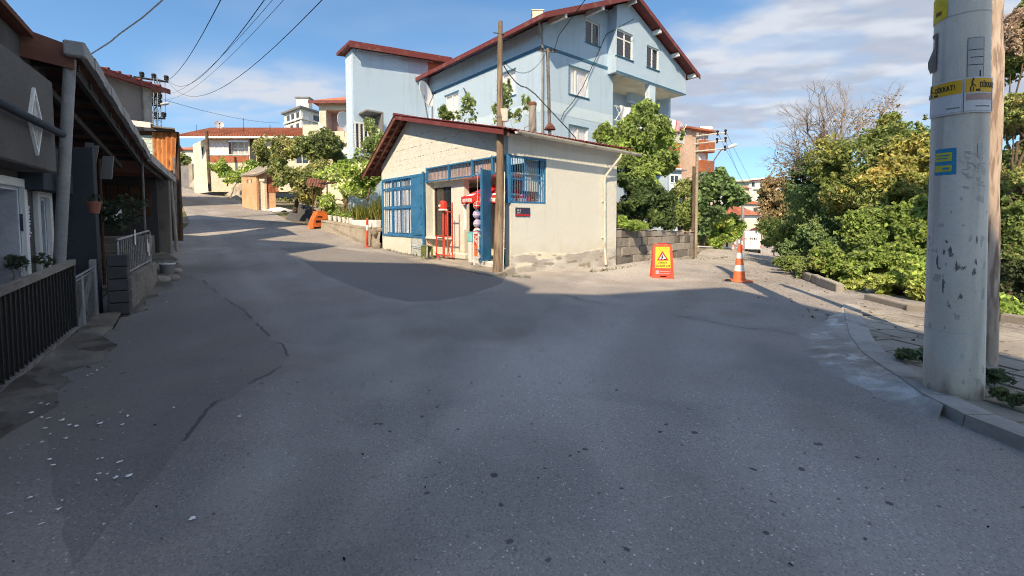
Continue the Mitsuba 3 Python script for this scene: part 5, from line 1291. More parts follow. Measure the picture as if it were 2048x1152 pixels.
add(gh, 'wall', cat([GF_.box(-.3, L_, 0, .25, .5, zt_), GF_.box(-.3, L_, 7, 7.2, .5, zt_), GF_.box(L_ - .25, L_, .251, 7, .5, zt_ - .01), GF_.box(-.3, -.05, .251, 7, .5, zt_ - .01)]), 'm_grey_wall')
add(gh, 'lit_tone_pilaster', GF_.box(L_ - .38, L_ + .04, -.08, -.002, .5, zt_), 'm_old_white')  # paler colour stands in for sunlight on this edge of the wall
add(gh, 'roof', GF_.map(sheet4([-.8, -.45, zt_ + .02], [L_ + .6, -.45, zt_ + .02], [L_ + .6, 7.5, zt_ + .5], [-.8, 7.5, zt_ + .5], .12)), 'm_red_roof')
add(gh, 'eave_board', GF_.box(-.8, L_ + .6, -.50, -.451, zt_ - .16, zt_ + .05), 'm_red_roof')
for i in range(8): add(gh, 'tile_end', GF_.map(tube([(-.5 + i * .46, -.62, zt_ + .03), (-.5 + i * .46, .2, zt_ + .09)], .06, 8)), 'm_red_roof', smooth=40)

# steel distribution pole on the left
ep = thing('steel_power_pole', 'steel lattice power pole with cross arms and lamp beyond the grey house', 'pole')
YP = 26.0
for i, (dx, dy) in enumerate(((-.13, -.13), (.13, -.13), (.13, .13), (-.13, .13))):
    a, b = P(314, 400, YP), P(314, 157, YP); add(ep, 'leg', tube([a + [dx * 1.6, dy * 1.6, -1], b + [dx * .7, dy * .7, 0]], .022, 5), 'm_metal')
a, b = P(314, 400, YP), P(314, 160, YP); zs_ = np.linspace(0, 1, 15); br_ = []
for t0, t1 in zip(zs_[:-1], zs_[1:]):
    s0, s1 = .20 - .1 * t0, .20 - .1 * t1; p0, p1 = a + (b - a) * t0, a + (b - a) * t1
    br_ += [tube([p0 + [-s0, -s0, 0], p1 + [s1, -s1, 0]], .012, 4), tube([p0 + [s0, s0, 0], p1 + [-s1, s1, 0]], .012, 4), tube([p0 + [s0, -s0, 0], p1 + [s1, s1, 0]], .012, 4), tube([p0 + [-s0, s0, 0], p1 + [-s1, -s1, 0]], .012, 4)]
add(ep, 'bracing', cat(br_), 'm_metal', kind='stuff')
for (pa, pb, ins) in (((268, 154), (336, 164), (284, 308, 333)), ((294, 183), (321, 188), (320,)), ((293, 196), (321, 200), (308, 320)), ((293, 209), (321, 212), (306, 320)), ((302, 236), (330, 237), (313, 328))):
    A_, B_ = P(*pa, YP), P(*pb, YP); k = add(ep, 'crossarm', tube([A_, B_], .06, 5), 'm_wire')
    for px in ins:
        q = A_ + (B_ - A_) * (px - pa[0]) / (pb[0] - pa[0])
        add(k, 'insulator', lathe([(0, 0), (.05, 0), (.05, .08), (.12, .1), (.10, .2), (.13, .24), (.10, .34), (0, .36)], 8, q), 'm_wire', smooth=40)
la = add(ep, 'lamp_arm', tube(path([P(301, 236, YP), P(303, 228, YP), P(313, 212, YP), P(322, 210, YP)], 12), .035, 6), 'm_metal', smooth=True)
add(la, 'lamp_head', (lambda m: mov(rot(m, -8, 'y'), P(329, 208, YP)))(sphere((0, 0, 0), (.28, .12, .08), 8)), 'm_silver', smooth=True)

# ---------------------------------------------------------------- left street: garden wall, houses up the hill
def Bb(px, py, Y, rx, ry, rd=None):
    c = P(px, py, Y); rx, ry = rx / FPX * Y, ry / FPX * Y
    return (*c, rx, rd if rd else (rx + ry) / 2, ry)


GREEN = [(.045, .07, .018), (.075, .12, .03), (.12, .165, .045)]
OLIVE = [(.05, .075, .022), (.095, .13, .04), (.15, .18, .06), (.21, .20, .08)]
LIGHT = [(.07, .12, .02), (.12, .19, .035), (.19, .25, .06)]
YELLOW = [(.07, .10, .025), (.13, .155, .04), (.20, .20, .055), (.27, .235, .07)]
FIG = [(.04, .07, .025), (.065, .115, .04), (.10, .16, .06)]
BROWN = [(.10, .095, .045), (.15, .125, .06), (.20, .16, .085)]

rw = thing('retaining_wall', 'tan rough retaining wall below the garden left of the shop', 'wall')
vt = np.linspace(8.45, 16.2, 40)
bw0 = [zg(*S2(-.06, v)) for v in vt]
tz = np.interp(vt, [8.45, 10.1, 15.9, 16.2], [1.22, 1.30, 1.58, 1.58])
def rwf(u, v):
    k = np.clip(u * 39, 0, 39); vv = np.interp(k, np.arange(40), vt); b = np.interp(k, np.arange(40), bw0); t = np.interp(k, np.arange(40), tz)
    z = b - .15 + (t - b + .15) * v; w = -.10 + .08 * v + .07 * (meshkit.fbm(np.stack([vv * 2.2, z * 3, 0 * z], -1), 4, 3) - .5)
    return FL.pt(vv, z, w)
add(rw, 'face', quadgrid(rwf, 78, 14), 'm_retain', smooth=60)
add(rw, 'coping', FL.map(cat([board(a, ta + .02, b, tb + .02, -.06, .24, .12) for a, b, ta, tb in zip(vt[:-1:3], np.r_[vt[3::3], vt[-1]], tz[:-1:3], np.r_[tz[3::3], tz[-1]])])), 'm_retain')
gpoly = Polygon([S2(.15, 8.5), S2(.15, 16.2), S2(1.2, 22), S2(9, 24), S2(12, 13), S2(5.4, 8.5)])
struct('garden_bed', drape(gpoly, lambda x, y: np.clip(.95 - .05 * (np.stack([x, y], -1) - S2(.2, 8.5)) @ Av, .1, 1), 1.0), 'm_dirt', smooth=True)
gzz = lambda v: float(np.interp(v, vt, tz))
for i, px in enumerate((659, 669, 678, 687, 694, 701)):
    v = FL.hit(px, 440, .05)[0]; k = thing('flower_pot', ['white pot at the far end of the garden wall', 'second white pot from the far end of the garden wall', 'third white pot from the far end of the garden wall', 'third white pot left of the white trough', 'second white pot left of the white trough', 'white pot on the wall just left of the white trough'][i], 'flowerpot', 'white pots on the garden wall')
    q = FL.pt(v, gzz(v) + .03, .1); add(k, 'pot', lathe([(0, 0), (.09, 0), (.12, .24), (.13, .24), (.13, .28), (.11, .28), (.10, .2), (0, .2)], 14, q), 'm_pot', smooth=40)
    m, c = leaf_cloud([(*(q + [0, 0, .38]), .16, .16, .16)], 120, .09, LIGHT, i); add(k, 'foliage', m, 'm_leaf', color=c)
v0, v1 = FL.hit(754, 448, .02)[0], FL.hit(706, 448, .02)[0]
tr = thing('plant_trough', 'long white trough on the garden wall beside the shop', 'planter')
add(tr, 'box', FL.map(bbox(v0, v1, -.03, .22, gzz(v0) + .03, gzz(v0) + .36, .015)), 'm_white')
add(tr, 'soil', FL.box(v0 + .03, v1 - .03, .0, .19, gzz(v0) + .355, gzz(v0) + .365), 'm_dirt')
rng = np.random.default_rng(17)
def bedz(x, y): return zg(x, y) + float(np.clip(.95 - .05 * (np.array([x, y]) - S2(.2, 8.5)) @ Av, .1, 1))
def scatter(v0, v1, u0, u1, n): 
    q = np.array([S2(rng.uniform(u0, u1), rng.uniform(v0, v1)) for _ in range(n)]); return np.array([(x, y, bedz(x, y)) for x, y in q])
for lab, a in (('tall yellow green reeds behind the white trough', (8.9, 11.4, .4, 2.2, 150)), ('shorter reeds behind the white pots on the garden wall', (11.6, 15.2, .4, 2.0, 120))):
    k = thing('reed_clump', lab, 'plant'); pts = scatter(*a)
    m, c = blades(np.repeat(pts, 5, 0) + rng.normal(size=(len(pts) * 5, 3)) * [.05, .05, 0], 1.35 if 'tall' in lab else .85, .05, [(.16, .20, .04), (.26, .27, .07), (.38, .34, .12), (.10, .15, .03)], 4, .55)
    add(k, 'foliage', m, 'm_leaf', color=c)
# red marker post
q = G(734, 494); mk = thing('marker_post', 'thin red and white marker post at the foot of the garden wall', 'post')
add(mk, 'shaft', tube([q, q + [.02, 0, .72]], .05, 10), 'm_redpaint', smooth=True); add(mk, 'band', tube([q + [.02, 0, .72], q + [.025, 0, .95]], .05, 10), 'm_reflect', smooth=True)
add(mk, 'tip', tube([q + [.025, 0, .95], q + [.03, 0, 1.15], q + [.03, 0, 1.25]], [.05, .045, .02], 10), 'm_redpaint', smooth=True); add(mk, 'foot', lathe([(0, 0), (.14, 0), (.13, .03), (.05, .05)], 14, q), 'm_redpaint', smooth=40)
# stones at the end of the wall by the shop
for i, (px, py, r) in enumerate(((755, 480, .22), (757, 492, .2), (761, 468, .2))):
    q = FL.pt(8.55 + .12 * i, .5 + .3 * (i if i != 1 else 0), -.12); s = sphere((0, 0, 0), (r * .9, r, r), 7); s = (s[0] * (1 + .4 * (meshkit.noise(s[0] * 7 + i * 9, i) - .5))[:, None] + q, s[1])
    single('boulder', ['pale boulder low between garden wall and shop', 'pale boulder at the shop corner foot', 'pale boulder on top between garden wall and shop'][i], 'stone', s, 'm_retain', smooth=40)

# orange barrier block, heap, white tarp
q = G(646, 457); ob = thing('barrier_block', 'orange plastic barrier block with dark slots beside the garden wall', 'barrier')
OF = Face(q[:2] - Av * .1 - Bv * .4, Bv * 1.0 + Av * .15, Av); zq = q[2]
sidepoly = Polygon(np.array([(-.25, 0), (1.05, 0), (1.05, .12), (.95, .8), (.8, .98), (.15, .98), (-.1, .62), (-.25, .3)]) * [.72, .95])
v, f = extrude(sidepoly, .55); add(ob, 'body', OF.map((np.column_stack([v[:, 0], v[:, 2], zq + v[:, 1]]), f[:, ::-1])), 'm_orange')
add(ob, 'slot', cat([OF.box(.0, .28, -.012, -.002, zq + .34, zq + .46), OF.box(.1, .36, -.012, -.002, zq + .62, zq + .70), OF.box(-.12, .6, -.014, -.002, zq + .02, zq + .10)]), 'm_dark')
add(ob, 'lid', OF.map(bbox(.1, .62, -.02, .57, zq + .932, zq + .99, .02)), 'm_orange'); add(ob, 'sticker', cat([OF.map(rot(box(.42, .60, -.012, -.004, zq + .44, zq + .49), a, 'y', (.51, 0, zq + .465))) for a in (0, 60, 120)]), 'm_lime')
hc = G(597, 441)
def heapf(u, v):
    a = u * 2 * np.pi; r = v
    x, y = hc[0] + 1.25 * r * np.cos(a), hc[1] + .9 + 1.15 * r * np.sin(a)
    h = .98 * (1 - r ** 2.4) * (1 + .35 * (meshkit.fbm(np.stack([x * 1.3, y * 1.3, 0 * x], -1), 4, 6) - .5)) + .10 * (meshkit.fbm(np.stack([x * 5, y * 5, 0 * x], -1), 3, 6) - .5) * (1 - r)
    return np.stack([x, y, zg(x, y) + h - .03], -1)
single('tarp_heap', 'dark grey heap under a tarp at the street edge below the trees', 'heap', quadgrid(heapf, 60, 22), 'm_tarp', smooth=50)
tc = G(553, 420)
single('white_tarp', 'crumpled white tarp on the ground in front of the brick outhouse', 'tarp', quadgrid(lambda u, v: tc + np.stack([(u - .5) * 2.2, (v - .5) * 1.6, .35 * np.sin(np.pi * u) * np.sin(np.pi * v) + .25 * (meshkit.fbm(np.stack([u * 6, v * 6, 0 * u], -1), 3, 2) - .5) - .1], -1), 24, 18), 'm_white', smooth=40)

# trees of the garden
tree('fruit_tree', 'olive brown fruit tree in front of the long red roofed house', P(590, 420, 30) - [0, 0, .2], [Bb(600, 330, 30, 58, 42), Bb(560, 300, 30.5, 38, 34), Bb(640, 300, 31, 50, 34), Bb(610, 375, 29.5, 45, 34), Bb(575, 385, 29, 30, 26), Bb(660, 320, 31, 34, 30), Bb(540, 310, 31, 22, 24), Bb(645, 275, 31, 30, 16)], 30000, .20, OLIVE, 11, .16, thresh=.45, nscale=.9)
tree('vine', 'bright green vine growing over the garden posts behind the shop', P(690, 425, 25), [Bb(685, 345, 25.5, 38, 22), Bb(735, 345, 24, 30, 26), Bb(715, 375, 24.5, 45, 20), Bb(660, 350, 26.5, 26, 14), Bb(655, 405, 26, 16, 24)], 11000, .19, LIGHT + [(.45, .5, .38)], 12, .06, thresh=.42, cat_='vine')
tree('garden_tree', 'dark leaved tree against the blue wing of the house', P(735, 400, 24), [Bb(738, 300, 24.5, 30, 26), Bb(760, 275, 25, 26, 20), Bb(725, 330, 25, 28, 20), Bb(745, 255, 25, 14, 16)], 7000, .17, GREEN + [(.3, .34, .25)], 13, .07, thresh=.46)
for i, (lab, base, bl, n) in enumerate((('leafy shoots rising over the shop roof left of the wooden pole', (930, 260, 19.6), [Bb(935, 222, 19.6, 16, 26), Bb(905, 232, 19.6, 22, 12), Bb(885, 226, 19.6, 12, 14)], 900), ('leafy shoots rising behind the wooden pole over the shop roof', (1012, 260, 19.2), [Bb(1012, 205, 19.2, 14, 40), Bb(990, 225, 19.2, 12, 18), Bb(1030, 232, 19.2, 16, 14)], 900), ('single thin shoot beside the round stack on the shop roof', (1050, 260, 18.8), [Bb(1051, 205, 18.8, 9, 16)], 120))):
    tree('roof_shoot', lab, P(*base) - [0, 0, 1.5], bl, n, .15, GREEN, 30 + i, .025, cat_='plant', thresh=.40, nscale=1.8, inner=.1)
# shelter
sf = thing('garden_shelter', 'rusty red sheet roof on thin posts in the dark of the garden', 'shelter')
a = [P(611, 361, 26.5), P(650, 366, 26.0), P(656, 362, 28), P(616, 358, 28.5)]
add(sf, 'roof', corrugated(a[0] - [0, 0, .28], a[1] - [0, 0, .28], a[2] + [0, 0, .12], a[3] + [0, 0, .12], .2, .025), 'm_brown_roof', smooth=40)
for px, y0, y1, Y in ((626, 372, 446, 26), (643, 374, 425, 26.3), (655, 372, 420, 27.8)): add(sf, 'post', tube([P(px, y1, Y), P(px - 1, y0 - 6, Y)], .04, 6), 'm_darkwood', smooth=True)
gp_ = thing('garden_post', 'thick weathered post under the vine in the garden', 'post'); add(gp_, 'shaft', tube([P(693, 425, 25.2), P(690, 345, 25.2)], .13, 8), 'm_wood', smooth=True); add(gp_, 'crosspiece', tube([P(655, 366, 25.4), P(720, 362, 25.0)], .06, 6), 'm_darkwood', smooth=True)

# brick outhouse
oh = thing('outhouse', 'small orange plastered brick outhouse with a slanting roof at the street', 'outhouse')
o0, o1, o2 = P(484, 400, 37.6), P(514, 404, 35.8), P(551, 405, 36.3)
zt0, zt1 = P(484, 350, 37.6)[2], P(545, 333, 36.2)[2]
OA = Face(o0[:2], (o1 - o0)[:2], (0, 1)); OB = Face(o1[:2], (o2 - o1)[:2], (0, 1)); la_, lb_ = np.linalg.norm((o1 - o0)[:2]), np.linalg.norm((o2 - o1)[:2])
zo = zg(*o1[:2]) - .4; zm = P(514, 344, 35.8)[2]
add(oh, 'wall', OA.wallz([(0, zo), (la_, zo), (la_, zm), (0, zt0)], [(la_ * .35, zt0 - .75, la_ * .7, zt0 - .45)], 0, .15), 'm_orange_wall')
add(oh, 'wall', OB.wallz([(.0, zo), (lb_, zo), (lb_, zt1), (.0, zm)], [(lb_ * .12, zo, lb_ * .42, zm - .5)], .16, .15), 'm_orange_wall')
add(oh, 'door', OB.box(lb_ * .13, lb_ * .41, .22, .27, zo, zm - .7), 'm_cream_wall'); add(oh, 'door_post', OB.map(bbox(lb_ * .43, lb_ * .55, .0, .15, zo, zt1 - .3, .01)), 'm_peach_wall')
for i in range(7):
    for j in range(3): add(oh, 'brick', OB.map(bbox(lb_ * .57 + j * .28 - .05 * (i % 2), lb_ * .57 + j * .28 + .26 - .05 * (i % 2), .10, .155, zm - 1.55 + i * .17, zm - 1.55 + i * .17 + .15, .008)), 'm_brick')
add(oh, 'roof', sheet4(P(480, 351, 37.5), P(512, 348, 35.2), P(553, 331, 35.9), P(522, 330, 38.5), .14), 'm_slab')
# bank wall up the street and its grass
bk_px = [(372, 373, 352), (395, 381, 350), (430, 388, 356), (470, 397, 366), (512, 408, 386)]
bpt = [(G(px, py), P(px, pt, G(px, py)[1])) for px, py, pt in bk_px]
bl_, bh_ = path([b[0] for b in bpt], 40), path([b[1] for b in bpt], 40)
def bankf(u, v):
    i = np.clip(np.round(u * 39).astype(int), 0, 39); q = bl_[i] * (1 - v[..., None]) + bh_[i] * v[..., None]
    n = meshkit.fbm(q * [.9, .9, 1.6], 4, 5); q = q + np.stack([.2 * v, .8 * v + .6 * (n - .5), 0 * v], -1); return q - [0, 0, .05]
bwk = thing('stone_bank', 'rough stone bank along the uphill street below the long house', 'wall'); add(bwk, 'face', quadgrid(bankf, 80, 16), 'm_retain', smooth=50)
rng = np.random.default_rng(31); pts = np.array([bl_[rng.integers(40)] + [rng.normal() * .5, rng.uniform(-.3, .4), -.05] for _ in range(500)])
m, c = blades(pts, .45, .03, [(.16, .17, .05), (.24, .22, .09), (.09, .12, .03)], 3, .6)
single('verge_grass', 'dry grass along the foot of the stone bank', 'grass', m, 'm_leaf', color=c, kind='stuff')
tree('bank_shrub', 'green shrub hanging over the stone bank in front of the glazed balcony', P(455, 372, 40), [Bb(450, 342, 40, 18, 14), Bb(470, 355, 38, 20, 12), Bb(435, 330, 42, 14, 12), Bb(500, 335, 40, 22, 12)], 4500, .22, LIGHT + [(.28, .22, .08)], 41, .05, cat_='shrub')
tp = thing('street_pole', 'thin wooden pole at the roadside before the long house', 'pole'); add(tp, 'shaft', tube([P(420, 383, 44), P(413, 262, 44)], .14, 8), 'm_bark', smooth=True)

# house with the long red roof and glazed balcony
ha = thing('long_house', 'long cream house with red tiled roof and white glazed balcony up the hill', 'house')
YA = 47.0
HF = Face(P(416, 300, YA)[:2], P(498, 300, YA)[:2] - P(416, 300, YA)[:2], (0, 1))
la1 = HF.hit(498, 300)[0]; zA0 = HF.hit(450, 345)[1] - 2; zA1 = HF.hit(450, 276)[1]
rb = HF.rect(418, 277, 310, 493)
lH = HF.hit(560, 300)[0]; lR = HF.hit(690, 300)[0]
add(ha, 'wall', HF.wallz([(0, zA0), (lR, zA0), (lR, zA1), (0, zA1)], [(.1, rb[2], la1 - .1, zA1 - .25)] + [(la1 + 1.6 + 3.2 * i, zA0 + 2.9, la1 + 1.6 + 3.2 * i + 1.3, zA0 + 4.3) for i in range(3)], 0, .25), 'm_cream_wall')
HS = Face(P(416, 300, YA)[:2], P(386, 300, YA + 4)[:2] - P(416, 300, YA)[:2], (0, 1))
add(ha, 'wall', HS.wallz([(.05, zA0), (HS.hit(386, 300)[0], zA0), (HS.hit(386, 300)[0], zA1), (.05, zA1)], [(1.4, zA1 - 1.5, 2.5, zA1 - .7)], 0, .25), 'm_cream_wall')
window(ha, HS, (1.4, 2.5, zA1 - 1.5, zA1 - .7), 1, 1, 'm_darkwood', 'm_glass')
window(ha, HF, (.1, (la1 - .1) * .5, rb[2], zA1 - .25), 4, 2, 'm_white', 'm_glow', .12, .07)
window(ha, HF, ((la1 - .1) * .5, la1 - .1, rb[2], zA1 - .25), [0, .35, .7, 1], [0, .5, 1], 'm_white', 'm_lightgrey', .55, .07)
for i in range(3): window(ha, HF, (la1 + 1.6 + 3.2 * i, la1 + 1.6 + 3.2 * i + 1.3, zA0 + 2.9, zA0 + 4.3), 2, 1, 'm_white', 'm_glass')
add(ha, 'inner_wall', cat([HF.box(.3, lR, 2.2, 2.4, zA0, zA1), HF.box(.26, la1, .26, 2.19, rb[2] - .25, rb[2] - .05)]), 'm_white_wall'); add(ha, 'parapet', HF.box(.05, la1 - .05, -.06, -.003, rb[2] - .75, rb[2] - .06), 'm_brick'); add(ha, 'sill', HF.box(0, la1, -.14, -.003, rb[2] - .055, rb[2] + .05), 'm_white_wall')
add(ha, 'gap_shade_strip', HF.box(la1 + .1, la1 + .7, -.03, -.003, zA0, zA1 - .1), 'm_dgrey')  # flat dark strip on the wall, painted in for a shaded gap
add(ha, 'roof', cat([HF.map(sheet4([-2.6, -.9, zA1 + .05], [lR, -.9, zA1 + .05], [lR, 4, zA1 + 1.75], [-1.2, 4, zA1 + 1.75], .18))]), 'm_tile_roof')
add(ha, 'eave_board', HF.box(-2.6, lR, -.95, -.901, zA1 - .18, zA1 + .03), 'm_white_wall')
for i in range(58): add(ha, 'roof_tile', HF.map(tube([(-2.4 + i * .27, -.93, zA1 + .12), (-2.2 + i * .27, 3.95, zA1 + 1.82)], .075, 5)), 'm_tile_roof', smooth=40)
for px in (393, 540, 487): add(ha, 'antenna', tube([P(px, 264, YA), P(px, 236 if px == 487 else 250, YA)], .025, 4), 'm_wire')
add(ha, 'vent', mov(bbox(-.2, .2, -.2, .2, -.6, .5, .03), P(622, 266, YA)), 'm_white_wall')
dish('small white satellite dish on the long red roof', 438, 250, 46, .42, 40, 20, 'm_silver', P(439, 268, 46))
# white house behind on the hill
hb = thing('white_house', 'white two storey house with dark windows high on the hill', 'house')
YB = 78.0
bF = Face(P(603, 240, YB)[:2], P(657, 240, YB + 6)[:2] - P(603, 240, YB)[:2], (0, 1)); bS = Face(P(603, 240, YB)[:2], P(569, 240, YB + 4.5)[:2] - P(603, 240, YB)[:2], (0, 1))
lF, lS = bF.hit(657, 240)[0], bS.hit(569, 240)[0]; z1 = bF.hit(603, 217)[1]; z0 = z1 - 9; zm_ = bF.hit(603, 236)[1]
wF = [(lF * .42, z1 - 1.9, lF * .66, z1 - .5), (lF * .42, zm_ - 2.3, lF * .62, zm_ - .9)]; wS = [(lS * t, z1 - 2.0, lS * t + 1.3, z1 - .4) for t in (.12, .42, .68)] + [(lS * t, zm_ - 2.4, lS * t + 1.2, zm_ - .7) for t in (.15, .5)]
add(hb, 'wall', bF.wallz([(0, z0), (lF, z0), (lF, z1), (0, z1)], wF, 0, .3), 'm_white_wall'); add(hb, 'wall', bS.wallz([(.05, z0), (lS, z0), (lS, z1), (.05, z1)], wS, 0, .3), 'm_white_wall')
for fc, ws in ((bF, wF), (bS, wS)):
    for w in ws: window(hb, fc, (w[0], w[2], w[1], w[3]), 2, 1, 'm_grey', 'm_glass', .12, .08)
ca_, cb_, cd_ = bF.O, bF.pt(lF, 0)[:2], bS.pt(lS, 0)[:2]; v, f = extrude(Polygon([ca_, cb_, cb_ + cd_ - ca_, cd_]).buffer(.5, join_style=2), .3); add(hb, 'roof', (v + [0, 0, z1], f), 'm_grey'); add(hb, 'cornice', cat([bF.box(-.15, lF, -.25, -.003, zm_ - .2, zm_ + .1), bS.box(-.15, lS, -.25, -.003, zm_ - .2, zm_ + .1)]), 'm_white_wall')
q = P(609, 212, YB + 5); add(hb, 'chimney', mov(bbox(-1.1, 1.1, -.8, .8, -1.2, 1.2, .05), q), 'm_white_wall'); add(hb, 'chimney_cap', mov(box(-1.3, 1.3, -1, 1, 1.2, 1.4), q), 'm_grey')
# cream house with loggia and hip roof
hcn = thing('cream_house', 'cream house with a deep loggia and red hip roof left of the blue wing', 'house')
YC = 45.0
cF = Face(P(638, 230, YC)[:2], P(720, 230, YC)[:2] - P(638, 230, YC)[:2], (0, 1)); lC = cF.hit(720, 230)[0]
zr0 = cF.hit(650, 206)[1]; zl0, zl1 = cF.hit(660, 262)[1], cF.hit(660, 219)[1]; lo0 = cF.hit(652, 240)[0]
add(hcn, 'wall', cF.wallz([(0, zr0 - 10), (lC, zr0 - 10), (lC, zr0), (0, zr0)], [(lo0, zl0, lC - .4, zl1)] + [(lo0 + .6, zr0 - 7.3, lo0 + 2.4, zr0 - 5.2)], 0, .3), 'm_cream_wall')
add(hcn, 'loggia', cat([cF.box(lo0 - .2, lC, 1.6, 1.8, zl0 - .2, zl1 + .2), cF.box(lo0 - .2, lC, .301, 1.6, zl0 - .2, zl0 - .002), cF.box(lo0 - .2, lo0, .301, 1.6, zl0, zl1), cF.box(lo0 - .2, lC, .301, 1.6, zl1 + .002, zl1 + .2)]), 'm_soffit')
V = np.array([cF.pt(-.7, zr0 + .05, -.7), cF.pt(lC + .7, zr0 + .05, -.7), cF.pt(lC + .7, zr0 + .05, 7), cF.pt(-.7, zr0 + .05, 7), cF.pt(1.4, zr0 + 1.25, 2.5), cF.pt(lC - 1, zr0 + 1.25, 2.5)])
add(hcn, 'roof', (V, np.array([[0, 1, 5], [0, 5, 4], [1, 2, 5], [2, 3, 4], [2, 4, 5], [3, 0, 4], [0, 2, 1], [0, 3, 2]])), 'm_tile_roof'); add(hcn, 'eave_board', cF.box(-.72, lC + .72, -.75, -.701, zr0 - .2, zr0 + .08), 'm_red_roof')
window(hcn, cF, (lo0 + .6, lo0 + 2.4, zr0 - 7.3, zr0 - 5.2), 2, 1, 'm_white', 'm_glass', .15, .08)
st_ = np.array([P(640, 245, 44.6), P(700, 300, 44.0)])
add(hcn, 'stair_wall', sheet4(st_[0], st_[1], st_[1] - [0, 0, .8], st_[0] - [0, 0, .8], .3), 'm_white_wall'); add(hcn, 'parapet', cF.box(-1.6, -.02, -.1, .3, zl0 - 2, zl0 + .6), 'm_cream_wall')
dish('tilted white satellite dish in front of the loggia of the cream house', 687, 245, 42, .95, 65, 8, 'm_white', P(690, 275, 42))
# far left end of the street
fl = thing('street_end_wall', 'dark rendered wall at the top end of the uphill street', 'wall'); fA, fB = P(345, 372, 68), P(381, 371, 66)
EF = Face(fA[:2], (fB - fA)[:2], (0, 1)); lE = np.linalg.norm((fB - fA)[:2]); add(fl, 'face', EF.box(-6, lE, 0, .3, fA[2] - 1, P(360, 332, 67)[2]), 'm_grey_wall')
add(fl, 'pier', EF.map(bbox(lE + .01, lE + .9, -.2, .4, fA[2] - 1, P(360, 331, 67)[2] + .1, .03)), 'm_retain')
fh = thing('hill_house', 'pale low house with a tiled roof above the street end wall', 'house'); a = P(352, 325, 88); add(fh, 'wall', mov(box(0, 6.5, 0, 6, -4, 2.4), a), 'm_white_wall')
add(fh, 'roof', sheet4(a + [-.6, -.6, 2.5], a + [7, -.6, 2.5], a + [7, 6, 4.0], a + [-.6, 6, 4.0], .2), 'm_tile_roof'); hwF = Face(a[:2], (1, 0), (0, 1))
for t in (1.0, 3.8): window(fh, hwF, (t, t + 1.4, a[2] - .4, a[2] + 1.3), 2, 1, 'm_white', 'm_glass', -.04, .1)
tree('hill_tree', 'rounded dark tree over the street end wall', P(368, 345, 76), [Bb(366, 318, 76, 14, 16), Bb(358, 325, 76, 10, 10)], 2500, .4, OLIVE, 51, .1)
# houses that cast the second shadows: up the left side of the street
for i, (s, d, w, dp_, h, lab, mm) in enumerate(((34, 1.9, 7, 7, 5.6, 'rendered house farther up the left side of the street', 'm_cream_wall'),)):
    k = thing('row_house', lab, 'house'); x, y = L2(s, d); zb = zg(x, y) - .5
    add(k, 'wall', LF.box(s, s + w, d, d + dp_, zb, zb + h), mm)
    V = np.array([lp(s - .4, d - .4, zb + h), lp(s + w + .4, d - .4, zb + h), lp(s + w + .4, d + dp_, zb + h), lp(s - .4, d + dp_, zb + h), lp(s - .4, d + dp_ / 2, zb + h + 1.3), lp(s + w + .4, d + dp_ / 2, zb + h + 1.3)])
    add(k, 'roof', (V, np.array([[0, 1, 5], [0, 5, 4], [2, 3, 4], [2, 4, 5], [0, 4, 3], [1, 2, 5], [0, 3, 2], [0, 2, 1]])), 'm_tile_roof')
    window(k, LF, (s + 1, s + 2.2, zb + 2, zb + 3.4), 2, 1, 'm_white', 'm_glass', d - .03, .08)

# ---------------------------------------------------------------- right street
wl0, wl1 = S2(4.88, .12), np.array([9.05, 22.25])
WFc = Face(wl0, wl1 - wl0, Av); wL = np.linalg.norm(wl1 - wl0)
sw = thing('block_wall', 'weathered grey block wall along the right street from the shop to the pole', 'wall')
wzb = lambda t: zg(*(wl0 + (wl1 - wl0) * t / wL))
wzt = lambda t: 1.26 - .30 * t / wL
add(sw, 'core', WFc.wallz([(0, -.9), (wL, -.9), (wL, wzt(wL) - .03), (0, wzt(0) - .03)], [], .02, .2), 'm_mortar')
rng = np.random.default_rng(9); hh = .33
for i in range(5):
    t = -.3 * (i % 2)
    while t < wL:
        w = rng.uniform(.5, .8); a, b = max(t, 0.0), min(t + w - .014, wL); t += w
        if b - a < .1: continue
        z0 = -.35 + i * hh - .06 * (a / wL) * 2; z1 = min(z0 + hh - .014, wzt((a + b) / 2) + rng.normal() * .012)
        if z1 - z0 < .08: continue
        m = bbox(a, b, -.004 + rng.normal() * .012, .16, z0, z1, .016); 
        add(sw, 'block', WFc.map(m), 'm_block' if rng.random() < .65 else 'm_block_dark')
for i in range(9): add(sw, 'coping', WFc.map(bbox(i * wL / 9 + .004, (i + 1) * wL / 9 - .004, -.03, .24, wzt(i * wL / 9) + .016, wzt((i + .5) * wL / 9) + .06, .014)), 'm_block')
t_b = WFc.hit(1300, 530)[0]
rub = []
for i in range(60):
    t = t_b - .55 + rng.random() * .9; z = wzb(t) + rng.random() * .42 * (1 - abs(t - t_b + .1)); s = sphere((0, 0, 0), rng.uniform(.035, .08, 3), 4); s = (s[0] * (1 + .5 * (meshkit.noise(s[0] * 30 + i * 3, i) - .5))[:, None], s[1])
    rub.append(mov(s, WFc.pt(t, z, -.05)))
add(sw, 'rubble', cat(rub), 'm_block', smooth=40, kind='stuff')
